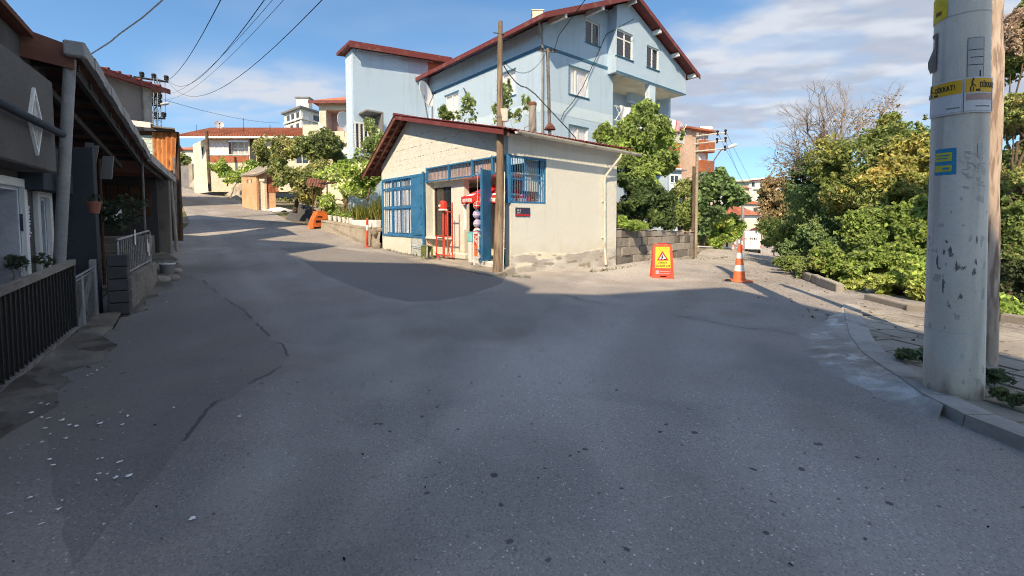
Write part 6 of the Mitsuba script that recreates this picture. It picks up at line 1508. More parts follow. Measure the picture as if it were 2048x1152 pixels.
# plants over the wall
tree('climber', 'bright green climber on top of the block wall beside the shop', S2(5.6, .9).tolist() + [.9], [Bb(1258, 452, 16.6, 30, 10, .4), Bb(1240, 447, 16.4, 14, 12, .4)], 2600, .13, LIGHT, 61, .04, cat_='shrub', thresh=.38)
tree('walnut_tree', 'large light green tree between the shop and the blue house', [5.2, 20.6, .3], [Bb(1280, 265, 21.5, 48, 45), Bb(1240, 300, 21, 36, 36), Bb(1310, 300, 21.5, 46, 40), Bb(1275, 340, 20.5, 44, 40), Bb(1340, 280, 22.5, 32, 22), Bb(1215, 270, 21, 20, 20), Bb(1290, 225, 22, 24, 16), Bb(1300, 360, 20.5, 36, 34)], 42000, .17, GREEN + LIGHT[1:], 62, .15, thresh=.45, nscale=1.2)
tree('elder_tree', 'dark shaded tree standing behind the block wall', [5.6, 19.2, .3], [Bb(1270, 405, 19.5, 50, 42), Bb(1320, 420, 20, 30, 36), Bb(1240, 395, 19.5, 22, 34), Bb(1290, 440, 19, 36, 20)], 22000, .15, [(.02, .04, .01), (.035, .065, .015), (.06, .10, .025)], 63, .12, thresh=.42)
tree('ivy_tree', 'small tangled tree between the dark tree and the power pole', [8.6, 23.4, .1], [Bb(1362, 400, 23.5, 24, 40), Bb(1350, 440, 23, 24, 26), Bb(1372, 440, 24, 18, 30)], 9000, .16, GREEN + [(.16, .18, .08)], 64, .08, thresh=.42)
tree('fig_tree', 'broad leaved fig tree to the right of the power pole', [11.6, 27.6, -.4], [Bb(1445, 385, 27.5, 36, 28), Bb(1425, 370, 27.5, 30, 26), Bb(1470, 395, 28, 24, 18), Bb(1420, 420, 27, 26, 22), Bb(1440, 355, 28, 16, 14), Bb(1405, 400, 27.5, 20, 30), Bb(1402, 450, 27, 14, 24)], 9000, .34, FIG, 65, .14, thresh=.40, aspect=.85, up=.8, droop=.3)
tree('laurel_bush', 'rounded yellow green bush below the fig tree', [12.9, 30, -1], [Bb(1430, 465, 29, 36, 30), Bb(1455, 455, 30, 24, 24), Bb(1412, 480, 28.5, 20, 20)], 14000, .16, LIGHT + [(.2, .2, .06)], 66, .06, cat_='bush', thresh=.38)
lw_ = thing('low_wall', 'low pale wall under the yellow green bush', 'wall'); a, b = P(1397, 515, 25.5), P(1462, 514, 33)
LW = Face(a[:2], (b - a)[:2], (-.5, 1)); ll = np.linalg.norm((b - a)[:2]); add(lw_, 'face', LW.map(board(0, P(1397, 494, 25.5)[2], ll, P(1462, 496, 33)[2], 0, .25, 1.1)), 'm_retain')
for i in range(6): add(lw_, 'coping', LW.map(bbox(i * ll / 6 + .01, (i + 1) * ll / 6 - .01, -.04, .29, *sorted((P(1397, 494, 25.5)[2] - .02 * i + .005, P(1397, 494, 25.5)[2] + .06 - .02 * i)), .01)) if False else LW.map(board(i * ll / 6 + .01, P(1397, 494, 25.5)[2] + (P(1462, 496, 33)[2] - P(1397, 494, 25.5)[2]) * i / 6 + .07, (i + 1) * ll / 6 - .01, P(1397, 494, 25.5)[2] + (P(1462, 496, 33)[2] - P(1397, 494, 25.5)[2]) * (i + 1) / 6 + .07, -.04, .29, .065)), 'm_white_wall')
# power pole with arms and lamp
pp = thing('power_pole', 'double timber power pole with three cross arms and a street lamp', 'pole'); Yp = 22.4
a = G(1388, 517); add(pp, 'stub', tube([[a[0] - .06, a[1], a[2] - .3], P(1388, 333, Yp)], [.09, .075], 10), 'm_bark', smooth=True)
add(pp, 'shaft', tube([[a[0] + .12, a[1] + .12, a[2] - .2], P(1395, 266, Yp + .1)], [.085, .065], 10), 'm_retain', smooth=True)
for (p0, p1, ins) in (((1392, 272), (1454, 265), (1435, 1451)), ((1388, 288), (1454, 280), (1434, 1451)), ((1388, 303), (1454, 297), (1450,))):
    A_, B_ = P(*p0, Yp - .1), P(*p1, Yp - .1); k = add(pp, 'crossarm', tube([A_, B_], .035, 6), 'm_gutter')
    for px in ins: q = A_ + (B_ - A_) * (px - p0[0]) / (p1[0] - p0[0]); add(k, 'insulator', lathe([(0, -.1), (.04, -.1), (.05, -.02), (.045, .05), (.07, .07), (.06, .14), (0, .17)], 8, q), 'm_wire', smooth=40)
k = add(pp, 'lamp_arm', tube([P(1398, 366, Yp - .1), P(1442, 300, Yp - .15), P(1462, 294, Yp - .15)], .03, 7), 'm_old_metal', smooth=True)
add(k, 'lamp_head', mov(rot(sphere((0, 0, 0), (.25, .10, .08), 8), -22, 'y'), P(1465, 292, Yp - .15)), 'm_white', smooth=True)
for nm, lab, p0, p1, Y, r, mm in (('service_pole', 'thin grey pole beside the yellow green bush', (1455, 515), (1453, 430), 33, .09, 'm_bark'), ('service_pole', 'pale slender pole left of the parked van', (1487, 505), (1485, 400), 43, .15, 'm_old_white')):
    k = thing(nm, lab, 'pole'); add(k, 'shaft', tube([P(*p0, Y) - [0, 0, .6], P(*p1, Y)], r, 8), mm, smooth=True); add(k, 'cap', sphere(P(*p1, Y), r * 1.02, 5), mm)
kb = thing('utility_cabinet', 'white and teal street cabinet beside the parked van', 'cabinet'); q = P(1470, 512, 38); add(kb, 'body', mov(bbox(-.32, .32, -.2, .2, 0, .95, .02), q - [0, 0, .1]), 'm_white'); add(kb, 'base', mov(box(-.34, .34, -.22, .22, -.25, .25), q - [0, 0, .15]), 'm_cyan'); add(kb, 'lid', mov(bbox(-.35, .35, -.23, .23, .95, 1.0, .01), q - [0, 0, .1]), 'm_lightgrey')
for i, (px, h) in enumerate(((1470, 475), (1478, 468), (1484, 472))):
    k = thing('delineator', ['red and white delineator post beside the cabinet', 'tallest red and white delineator post behind the cone', 'red and white delineator post nearest the van'][i], 'post'); Y = 36 + i; a, b = P(px, 510, Y), P(px, h, Y); a[2] = zg(a[0], a[1])
    add(k, 'shaft', tube([a, a + (b - a) * .45], .055, 8), 'm_redpaint'); add(k, 'band', tube([a + (b - a) * .45, a + (b - a) * .7], .055, 8), 'm_reflect'); add(k, 'tip', tube([a + (b - a) * .7, b], .055, 8), 'm_redpaint')
# parked van seen from behind
van = thing('van', 'white box van with red side edges parked down the right street', 'van')
c = P(1502, 512, 46); zv = zg(c[0], c[1]); dirv = np.array([.42, .91]); dirv /= np.linalg.norm(dirv)
VFr = Face(c[:2] - np.array([.91, -.42]) * .90, np.array([.91, -.42]), dirv)   # t across the rear, w forward
add(van, 'body', VFr.map(bbox(0, 1.80, 0, 3.6, zv + .42, zv + 2.32, .06)), 'm_white'); add(van, 'cab', VFr.map(cat([bbox(.03, 1.77, 3.61, 5.0, zv + .4, zv + 1.25, .08), bbox(.1, 1.7, 3.61, 4.5, zv + 1.25, zv + 2.0, .12)])), 'm_white')
add(van, 'bumper', VFr.map(bbox(.05, 1.75, -.10, -.002, zv + .36, zv + .52, .02)), 'm_dark'); add(van, 'side_stripe', cat([VFr.box(1.801, 1.815, .1, 3.5, zv + .5, zv + 2.0), VFr.box(1.74, 1.80, -.012, -.001, zv + .6, zv + 2.1)]), 'm_redpaint')
for k_ in (0, 1):
    d = add(van, 'rear_door', VFr.map(bbox(.06 + k_ * .85, .88 + k_ * .85 , -.02, -.003, zv + .55, zv + 2.22, .008)), 'm_white'); add(d, 'handle', VFr.box(.80 + k_ * .14, .84 + k_ * .14, -.035, -.021, zv + 1.1, zv + 1.3), 'm_dark')
    add(van, 'tail_light', VFr.map(bbox(.02 + k_ * 1.70, .08 + k_ * 1.70, -.035, -.004, zv + .62, zv + .9, .005)), 'm_red')
    for w in (.75, 4.0): q = VFr.pt(.12 + k_ * 1.56, zv + .33, w); wh = add(van, 'wheel', tube([q - .11 * np.r_[VFr.d, 0], q + .11 * np.r_[VFr.d, 0]], .33, 18), 'm_wire', smooth=40); add(wh, 'rim', tube([q - .115 * np.r_[VFr.d, 0], q + .115 * np.r_[VFr.d, 0]], .18, 14), 'm_silver')
add(van, 'lettering', cat([VFr.box(.22 + x, .22 + x + w, -.026, -.0205, zv + 1.50, zv + 1.50 + h) for x, w, h in ((0, .08, .17), (.13, .10, .12), (.42, .10, .12), (.56, .12, .18), (.74, .10, .14), (.90, .12, .17), (1.06, .1, .13))]), 'm_black')
# peach apartment block, light blue neighbour
pk = thing('peach_block', 'peach apartment block with brown balconies behind the power pole', 'building'); Yk = 52
KF = Face(P(1372, 300, Yk)[:2], P(1416, 300, Yk + 2)[:2] - P(1372, 300, Yk)[:2], (0, 1)); KS = Face(P(1372, 300, Yk)[:2], P(1330, 300, Yk + 3)[:2] - P(1372, 300, Yk)[:2], (0, 1))
lk, ls = KF.hit(1416, 300)[0], KS.hit(1325, 300)[0]; zk1 = KF.hit(1395, 262)[1]; zk0 = -3
storeys = [KF.hit(1395, y)[1] for y in (300, 340, 378)]
kw = [(lk * .55, z + 1.15, lk * .95, z + 2.05) for z in storeys]; sw_ = [(1.3, z + .9, 2.6, z + 2.2) for z in storeys]
add(pk, 'wall', KF.wallz([(0, zk0), (lk, zk0), (lk, zk1), (0, zk1)], [(w[0], w[1], w[2], w[3]) for w in kw], 0, .3), 'm_peach_wall'); add(pk, 'wall', KS.wallz([(.05, zk0), (ls, zk0), (ls, zk1), (.05, zk1)], [(w[0], w[1], w[2], w[3]) for w in sw_], 0, .3), 'm_peach_wall')
for i, w in enumerate(kw): window(pk, KF, (w[0], w[2], w[1], w[3]), 3, 1, 'm_white', 'm_glow' if i else 'm_lightgrey', .1, .07)
for w in sw_: window(pk, KS, (w[0], w[2], w[1], w[3]), 2, 1, 'm_white', 'm_lightgrey', .1, .07)
for z in storeys: 
    add(pk, 'balcony', KF.map(bbox(lk * .5, lk + .25, -.75, -.003, z - .25, z + 1.1, .03)), 'm_brick'); add(pk, 'balcony', KS.map(bbox(.9, 3.4, -.6, -.003, z - .25, z + .85, .03)), 'm_brick')
ca_, cb_, cd_ = KF.O, KF.pt(lk, 0)[:2], KS.pt(ls, 0)[:2]; v, f = extrude(Polygon([ca_, cb_, cb_ + cd_ - ca_, cd_]).buffer(.7, join_style=2), .2); add(pk, 'roof', (v + [0, 0, zk1], f), 'm_tile_roof')
add(pk, 'corner_pier', KF.box(-.06, .9, -.12, -.003, zk0, zk1), 'm_peach_wall'); q = P(1400, 258, Yk + 3); add(pk, 'solar_tank', tube([q, q + [1.4, 0, 0]], .3, 10), 'm_white', smooth=True)
nb = thing('light_blue_house', 'pale blue low house squeezed before the peach block', 'house'); q0, q1 = P(1334, 352, 40), P(1363, 352, 40); NF = Face(q0[:2], (q1 - q0)[:2], (0, 1)); ln = np.linalg.norm((q1 - q0)[:2])
add(nb, 'wall', NF.box(-1.5, ln, 0, 5, -1.5, P(1340, 336, 40)[2]), 'm_blue_light'); add(nb, 'roof', NF.map(sheet4([-1.8, -.4, P(1340, 336, 40)[2]], [ln + .3, -.4, P(1340, 336, 40)[2] - .2], [ln + .3, 5, P(1340, 336, 40)[2] + .1], [-1.8, 5, P(1340, 336, 40)[2] + .3], .1)), 'm_grey')
add(nb, 'shed_roof', NF.map(sheet4([ln - .6, -1.4, P(1340, 376, 38)[2]], [ln + 2.4, -1.4, P(1340, 382, 38)[2]], [ln + 2.4, 1, P(1340, 372, 38)[2]], [ln - .6, 1, P(1340, 368, 38)[2]], .08)), 'm_grey_wall'); window(nb, NF, (ln * .2, ln * .8, P(1340, 366, 40)[2], P(1340, 350, 40)[2]), 2, 1, 'm_white', 'm_glass', -.03, .07)
# far houses on the hillside at the end of the street
far = [(1455, 398, 100, 26, 34, 't', 'white terrace house with red roof highest at the left end of the far hillside'), (1478, 388, 118, 40, 24, 't', 'pale house with a tiled roof on the far hillside left of the wide red roof'), (1530, 366, 135, 62, 16, 'r', 'far house with a wide thin red roof on the skyline'), (1470, 440, 86, 30, 26, 't', 'cream block half hidden behind the fig tree on the far hillside'), (1505, 440, 84, 34, 20, 't', 'pale house below the skyline at the end of the right street'), (1512, 466, 72, 30, 26, 'r', 'low white house with a slanting red roof above the parked van'), (1500, 418, 105, 46, 20, 't', 'long pale house in the middle of the far hillside')]
for i, (px, py, Y, wpx, hpx, rf, lab) in enumerate(far):
    k = thing('far_house', lab, 'house'); a, b = P(px - wpx / 2, py, Y), P(px + wpx / 2, py, Y * 1.02); fc = Face(a[:2], (b - a)[:2], (0, 1)); w = np.linalg.norm((b - a)[:2]); zt = P(px, py - hpx / 2, Y)[2]; zb = P(px, py + hpx / 2, Y)[2]
    nst = max(1, int((zt - zb) / 2.8)); cols = max(2, int(w / 2.6)); ws = []
    for s in range(nst):
        for j in range(cols): t = (j + .3) * w / cols; ws.append((t, zt - 2.3 - s * 2.8, t + 1.1, zt - .9 - s * 2.8))
    ws = [q for q in ws if q[1] > zb - 1]
    add(k, 'wall', fc.wallz([(0, zb - 6), (w, zb - 6), (w, zt), (0, zt)], ws, 0, .3), 'm_white_wall' if i % 2 == 0 else 'm_cream_wall')
    add(k, 'side_wall', fc.box(0, .3, .301, 8, zb - 6, zt - .01), 'm_cream_wall'); add(k, 'side_wall', fc.box(w - .3, w, .301, 8, zb - 6, zt - .01), 'm_cream_wall')
    for q in ws: window(k, fc, (q[0], q[2], q[1], q[3]), 2, 1, 'm_grey', 'm_glass', .12, .07)
    if rf == 't': 
        V = np.array([fc.pt(-.6, zt, -.6), fc.pt(w + .6, zt, -.6), fc.pt(w + .6, zt, 8.6), fc.pt(-.6, zt, 8.6), fc.pt(w * .3, zt + 1.7, 4), fc.pt(w * .7, zt + 1.7, 4)]); add(k, 'roof', (V, np.array([[0, 1, 5], [0, 5, 4], [1, 2, 5], [2, 3, 4], [2, 4, 5], [3, 0, 4], [0, 2, 1], [0, 3, 2]])), 'm_tile_roof')
    else: add(k, 'roof', fc.map(sheet4([-.8, -.8, zt - .5], [w + .8, -.8, zt + .9], [w + .8, 8, zt + 1.4], [-.8, 8, zt], .35)), 'm_cream_wall'); add(k, 'eave_board', fc.map(board(-.8, zt - .48, w + .8, zt + .92, -.85, -.801, .34)), 'm_red_roof')
    if i < 5: add(k, 'balcony', fc.map(bbox(w * .1, w * .9, -.7, -.003, zt - 3.1, zt - 2.4, .03)), 'm_white_wall')

# ---------------------------------------------------------------- hedge of shrubs and trees on the right
hedge = [('shrub', 'brownish autumn shrub at the far end of the right hedge', [Bb(1552, 395, 30, 32, 34), Bb(1535, 430, 30, 26, 26), Bb(1572, 420, 29, 28, 30)], 9000, .20, BROWN + OLIVE[:2]),
         ('shrub', 'dark green shrub overhanging the road end beside the van', [Bb(1555, 465, 24, 36, 26), Bb(1580, 490, 22, 34, 28), Bb(1610, 470, 20, 40, 44), Bb(1545, 478, 26, 24, 16)], 20000, .13, GREEN + [(.10, .12, .04)]),
         ('hazel_shrub', 'tall dark green shrub in the middle of the right hedge', [Bb(1700, 430, 16, 60, 60), Bb(1640, 400, 17, 60, 70), Bb(1610, 380, 18, 40, 50), Bb(1670, 460, 15.5, 60, 60), Bb(1620, 500, 16, 44, 40), Bb(1655, 350, 18, 50, 40)], 50000, .108, FIG + [(.12, .15, .04)]),
         ('maple_shrub', 'tall yellowing shrub with golden leaves left of the concrete pole', [Bb(1720, 330, 15, 70, 70), Bb(1790, 330, 14, 60, 70), Bb(1700, 390, 15, 60, 50), Bb(1770, 400, 13.5, 70, 50), Bb(1830, 380, 13, 50, 60), Bb(1840, 300, 13.5, 46, 60), Bb(1780, 275, 15, 44, 36)], 74000, .11, GREEN[1:] + YELLOW),
         ('bramble', 'dense green bramble below the yellowing shrub', [Bb(1740, 480, 12.5, 60, 50), Bb(1690, 520, 12.5, 60, 40), Bb(1800, 500, 11.5, 60, 60), Bb(1840, 460, 11.5, 44, 60), Bb(1760, 540, 11, 60, 30)], 56000, .092, GREEN + LIGHT[:2] + YELLOW[1:2]),
         ('nettle_patch', 'bright low weeds along the kerb wall beside the concrete pole', [Bb(1800, 580, 9.8, 50, 34), Bb(1850, 560, 9.2, 40, 50), Bb(1730, 575, 10.8, 50, 22), Bb(1870, 600, 8.8, 30, 34)], 22000, .085, LIGHT + YELLOW[1:2]),
         ('weed', 'low dark weeds where the hedge meets the road bend', [Bb(1640, 545, 13.5, 50, 26), Bb(1590, 530, 15, 40, 22), Bb(1690, 562, 12, 40, 20)], 16000, .09, GREEN + OLIVE[:2]),
         ('shrub', 'leafy sunlit shrub right of the wooden post at the right edge', [Bb(2040, 380, 9.5, 50, 70), Bb(2010, 430, 10, 40, 60), Bb(2060, 470, 9, 50, 70), Bb(2080, 350, 9, 60, 90)], 30000, .085, GREEN + LIGHT[:2]),
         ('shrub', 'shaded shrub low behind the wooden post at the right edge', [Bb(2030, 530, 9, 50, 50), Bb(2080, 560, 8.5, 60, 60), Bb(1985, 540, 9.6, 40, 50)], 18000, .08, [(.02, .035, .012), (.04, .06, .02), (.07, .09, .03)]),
         ('seedling_patch', 'bright green broad leaved seedlings at the kerb right of the pole', [Bb(2010, 625, 7.3, 36, 20, .3), Bb(2045, 642, 7.0, 30, 18, .3), Bb(1985, 610, 7.6, 20, 22, .3)], 3200, .10, LIGHT)]
for i, (nm, lab, bl, n, sz, col) in enumerate(hedge):
    x, y = np.mean([b[0] for b in bl]), np.mean([b[1] for b in bl])
    broad = nm in ('seedling_patch', 'bramble', 'nettle_patch')
    tree(nm, lab, [x + .2, y + .4, zg(x, y) - .1], bl, n, sz, col, 70 + i, .05, cat_='shrub' if nm not in ('weed', 'nettle_patch', 'seedling_patch') else 'weeds', thresh=.44 if n > 5000 else .36, nscale=1.6, aspect=.7 if broad else .5)
tree('ivy_clad_tree', 'ivy clad tree with pale seed heads rising at the right edge behind the wooden post', [9.6, 8.6, .0], [Bb(2025, 190, 8.8, 24, 50), Bb(2040, 270, 8.8, 34, 40), Bb(2030, 110, 8.8, 22, 40), Bb(2045, 50, 8.8, 28, 34), Bb(2080, 150, 8.8, 50, 80), Bb(2022, 330, 9, 26, 30), Bb(2030, 230, 8.6, 26, 50), Bb(2018, 420, 8.8, 26, 50), Bb(2045, 380, 8.6, 34, 50), Bb(2025, 500, 8.8, 30, 50)], 38000, .085, GREEN + [(.16, .15, .06)], 91, .06, thresh=.47, nscale=1.9)
m, c = leaf_cloud([Bb(2035, 60, 8.7, 30, 42), Bb(2015, 95, 8.7, 16, 24)], 3500, .06, [(.18, .155, .11), (.23, .2, .15), (.14, .12, .07)], 92, thresh=.5, nscale=3)
add('ivy_clad_tree', 'seed_heads', m, 'm_leaf', color=c, label='pale dry seed heads at the top')
# bare tree above the hedge
bt = thing('bare_tree', 'leafless branching tree reaching above the right hedge', 'tree')
rng = np.random.default_rng(15); br_b = []; tips = []
def grow(p, d, L, r, lev):
    n = 5; q = [p]; dd = d
    for _ in range(n - 1):
        dd = dd + rng.normal(size=3) * .13 + [0, 0, .03]; dd /= np.linalg.norm(dd); q.append(q[-1] + dd * L / (n - 1))
    br_b.append(tube(q, np.linspace(r, r * .62, n), 5 if lev else 8, False))
    if lev >= 6: tips.append(q[-1]); return
    for _ in range(2 if lev == 0 else rng.integers(2, 4)):
        e = dd + rng.normal(size=3) * (.42 if lev else .5) + [0, 0, .1]; e /= np.linalg.norm(e); k = rng.integers(2, n)
        grow(q[k], e, L * rng.uniform(.62, .85), r * .58, lev + 1)
b0 = P(1665, 420, 18.5)
grow(P(1668, 480, 18.5) - [0, 0, 1.5], np.array([.05, 0, 1.0]), 3.0, .16, 0)
for tx, ty in ((1615, 245), (1640, 215), (1690, 210), (1720, 250), (1775, 205), (1590, 300), (1570, 330), (1650, 260)):
    q = P(tx, ty, 18.5 + rng.normal() * .6); s = P(1668 + (tx - 1668) * .18, 345 + abs(tx - 1668) * .1, 18.5); w = [s + (q - s) * t + rng.normal(size=3) * .14 * math.sin(math.pi * t) for t in np.linspace(0, 1, 7)]
    br_b.append(tube(w, np.linspace(.07, .02, 7), 5, False))
    for j in range(2, 7): 
        for _ in range(3): 
            e = (q - s) / np.linalg.norm(q - s) + rng.normal(size=3) * .7; e /= np.linalg.norm(e); grow(w[j], e, .55, .016, 3)
add(bt, 'trunk', cat(br_b[:1] + [tube([P(1668, 420, 18.5), P(1668, 345, 18.5)], [.12, .09], 8)]), 'm_twig', smooth=True); add(bt, 'crown', cat(br_b[1:]), 'm_twig', kind='stuff')
m, c = leaf_cloud([Bb(1600, 320, 18.5, 60, 40), Bb(1680, 270, 18.5, 60, 50), Bb(1770, 230, 18.5, 40, 34), Bb(1575, 350, 18.5, 46, 26), Bb(1600, 350, 18.5, 60, 40)], 3500, .08, [(.10, .08, .05), (.16, .13, .07)], 19, inner=.1, thresh=.4); add(bt, 'leaves', m, 'm_leaf', color=c, kind='stuff')
# low kerb wall before the hedge
kw_ = thing('kerb_wall', 'low concrete kerb wall between pavement and hedge', 'kerb')
kb_ = path([G(*q) for q in ((1560, 535), (1600, 556), (1650, 577), (1720, 598), (1780, 612), (1832, 627))] + [np.array([8.0, 6.6, .03]), np.array([7.7, 4.6, .0]), np.array([7.3, 1, 0])], 18)
for i, (a, b) in enumerate(zip(kb_[:-1], kb_[1:])):
    if i in (9,): continue
    d = (b - a)[:2] / np.linalg.norm((b - a)[:2]); fc = Face(a[:2], d, (1, 0)); L = np.linalg.norm((b - a)[:2]); h = .24 if 3 < i < 10 else .12
    m = bbox(.01, L - .01, 0, .16, -.25, h, .02); m = (m[0] + np.column_stack([0 * m[0][:, 0], .03 * np.sin(i * 2.1) + 0 * m[0][:, 0], zg(*a[:2]) + 0 * m[0][:, 0]]), m[1]); add(kw_, 'kerb_stone', fc.map(m), 'm_slab')

# ---------------------------------------------------------------- concrete pole with notices, timber post, cone, sign, wires
pb = G(1904, 800); pD = pb[1]; pz0 = zg(pb[0], pb[1]) + .12
p_top = P(1925, 0, pD); ax = (p_top - np.array([pb[0], pD, pz0])); ax /= ax[2]
pr0 = 64 * pD * math.cos(math.atan(880 / FPX)) / FPX; pr1 = 56.5 * pD * math.cos(math.atan(900 / FPX)) / FPX
prad = lambda z: pr0 + (pr1 - pr0) * (z - pz0) / (p_top[2] - pz0)
pc = lambda z: np.array([pb[0], pD, pz0]) + ax * (z - pz0)
cpole = thing('concrete_pole', 'massive round concrete utility pole on the right pavement covered with notices', 'pole')
zz = np.linspace(pz0 - .2, 9.5, 40)
add(cpole, 'shaft', tube([pc(z) for z in zz], [max(prad(z), .11) for z in zz], 40), 'm_pole', smooth=True)
for y in (655, 655.8): pass
zj = P(1904, 657, pD)[2]; add(cpole, 'seam', tube([pc(zj - .004), pc(zj + .004)], prad(zj) + .0035, 40, False), 'm_silver', smooth=True)
zj = P(1930, 17, pD - .2)[2]; add(cpole, 'seam', tube([pc(zj - .004), pc(zj + .004)], prad(zj) + .004, 40, False), 'm_lightgrey', smooth=True)
PHI = math.atan2(-pD, -pb[0])   # direction from the pole to the camera


def wrap(x0, x1, z0, z1, off, n=14, nz=2, tilt=0.0, curl=None, th=.0015):
    """sheet bent round the pole; x = position across the visible width, -1 .. 1 (left to right as seen from the road)"""
    def f(u, v, o=0):
        x = x0 + (x1 - x0) * u; a = PHI + np.arcsin(np.clip(x, -.999, .999)); z = z0 + (z1 - z0) * v + tilt * (x - x0)
        r = pr0 + (pr1 - pr0) * (z - pz0) / (p_top[2] - pz0) + off + o + (curl(u, v) if curl else 0)
        return np.stack([pc(0)[0] + ax[0] * z + r * np.cos(a), pc(0)[1] + ax[1] * z + r * np.sin(a), z], -1)
    A, B = quadgrid(f, n, nz), quadgrid(lambda u, v: f(u, v, -th), n, nz)
    return cat([A, (B[0], B[1][:, ::-1])])


def wtext(txt, xc, zc, h, off, squeeze=1.0, bold=True):
    m = meshkit.text_mesh(txt, h, .0012, bold); v, fcs = np.array(m.vertices), np.array(m.faces)
    v, fcs = tm(trimesh.Trimesh(v, fcs).subdivide_to_size(h * .6)) if False else (v, fcs)
    x = (v[:, 0] - (v[:, 0].min() + v[:, 0].max()) / 2) * squeeze; z = zc - h / 2 + v[:, 1]; r = prad(zc) + off
    a = PHI + math.asin(np.clip(xc, -1, 1)) + x / r; rr = r + v[:, 2]
    return np.stack([pc(0)[0] + ax[0] * z + rr * np.cos(a), pc(0)[1] + ax[1] * z + rr * np.sin(a), z], -1), fcs


def px2x(px, py): 
    cx = 1904 + (1925 - 1904) * (800 - py) / 800; return (px - cx) / (64 + (56.5 - 64) * (800 - py) / 800)
zY = lambda y: float(P(1910, y, pD - .15)[2])
for i, (xa, xb, lab) in enumerate(((-.97, .10, 'left warning poster with yellow heading wrapped round the concrete pole'), (.13, .99, 'right warning poster with yellow heading and digging worker wrapped round the concrete pole'))):
    k = thing('warning_poster', lab, 'poster'); z0, z1, zm = zY(226), zY(156), zY(186)
    add(k, 'sheet', wrap(xa, xb, z0, z1, .012, 16), 'm_poster', smooth=True); add(k, 'heading', wrap(xa + .04, xb - .04, zm, z1 - .012, .014, 16), 'm_amber', smooth=True)
    add(k, 'lettering', wtext('DİKKAT!', .84 if i else -.50, (zm + z1) / 2 - .004, .042, .0152, .62), 'm_black')
    add(k, 'small_print', wrap(xb - .52, xb - .1, z0 + .045, z0 + .054, .0145, 8), 'm_grey'); add(k, 'border', cat([wrap(xa + .02, xb - .02, z0 + .012, z0 + .016, .0142, 14), wrap(xb - .035, xb - .025, z0 + .016, z1 - .02, .0142, 2)]), 'm_lightgrey')
    if i == 1:
        add(k, 'tint', wrap(xa + .06, xb - .04, z0 + .10, zm - .01, .0136, 14), 'm_soffit', label='faded pinkish printed panel')
    xx, zc = (.34, (zm + z1) / 2) if i else (-.955, (zm + z1) / 2)
    def wm(dx, dz, w, h, t): return wrap(xx + dx, xx + dx + w, zc + dz, zc + dz + h, .0155, 3, 2, t)
    add(k, 'worker_symbol', cat([wm(.0, -.02, .05, .05, .25), wm(-.04, -.055, .035, .04, .0), wm(.04, -.055, .03, .04, -.1), wm(.03, .03, .045, .022, 0), wm(.05, .0, .09, .010, -.25), wm(.14, -.055, .12, .018, 0)]), 'm_black')
k = thing('yellow_notice', 'torn yellow notice high on the left side of the concrete pole', 'poster'); add(k, 'sheet', wrap(px2x(1869, 10), px2x(1897, 10), zY(27), zY(-25), .006, 8, 3, .03), 'm_yellow', smooth=True)
add(k, 'lettering', wtext('ACİL', px2x(1884, 5) , zY(3), .035, .0085, .7) if False else cat([wrap(px2x(1876, 8) + .05 * j, px2x(1876, 8) + .05 * j + .03, zY(14), zY(6), .0085, 2, 1) for j in range(4)]), 'm_brown_roof')
k = thing('bent_plate', 'bent metal plate seen edge on at the left side of the concrete pole', 'plate'); add(k, 'sheet', wrap(-.995, -.80, zY(128), zY(48), .012, 6, 6, 0, lambda u, v: .020 * (1 - u) * np.sin(v * 6)), 'm_old_metal', smooth=True)
k = thing('grey_leaflet', 'grey torn leaflet with dark outline above the posters on the concrete pole', 'poster'); xa, xb = px2x(1934, 110), px2x(1965, 110)
add(k, 'sheet', wrap(xa, xb, zY(157), zY(76), .003, 6), 'm_grey'); add(k, 'sheet_face', wrap(xa + .02, xb - .03, zY(157), zY(78), .0046, 6), 'm_lightgrey')
add(k, 'lines', cat([wrap(xa + .04 + .06 * (j % 2), xb - .04, zY(y) - .003, zY(y) + .003, .006, 4, 1) for j, y in enumerate((101, 116, 131))] + [wrap(xb - .14, xb - .10, zY(156), zY(143), .006, 2, 1)]), 'm_dark')
k = thing('sticker', 'blue sticker with yellow panels on the concrete pole', 'sticker'); xa, xb = px2x(1871, 320), px2x(1913, 320)
add(k, 'sheet', wrap(xa, xb, zY(348), zY(294), .003, 8), 'm_skyblue'); add(k, 'panel', cat([wrap(xa + .02, xb - .14, zY(320), zY(302), .0046, 8, 1), wrap(xa + .02, xb - .14, zY(341), zY(328), .0046, 8, 1)]), 'm_lime'); add(k, 'lettering', cat([wrap(xa + .26, xb - .22, zY(337), zY(333), .006, 4, 1), wrap(xa + .06, xb - .2, zY(309), zY(307), .006, 6, 1), wrap(xa + .06, xb - .3, zY(315), zY(313), .006, 6, 1)]), 'm_skyblue')
rng = np.random.default_rng(44); tp_ = []
for j in range(26):
    y = 298 + j * 3 + rng.normal() * 4; x = px2x(1922 + rng.random() * 34, y); w = .05 + rng.random() * .22; h_ = .4 + rng.random() * 1.1
    tp_.append(wrap(x, min(x + w, .97), zY(y + h_), zY(y - h_), .003, 6, 1, -.06 + .06 * rng.normal(), lambda u, v: .003 * np.sin(u * 9 + v * 5)))
tp_.append(wrap(px2x(1953, 290), px2x(1961, 290), zY(312), zY(288), .004, 3, 3))
single('tape', 'wrinkled clear tape remains beside the blue sticker', 'tape', cat(tp_), 'm_lightgrey', smooth=True)
tk_ = []
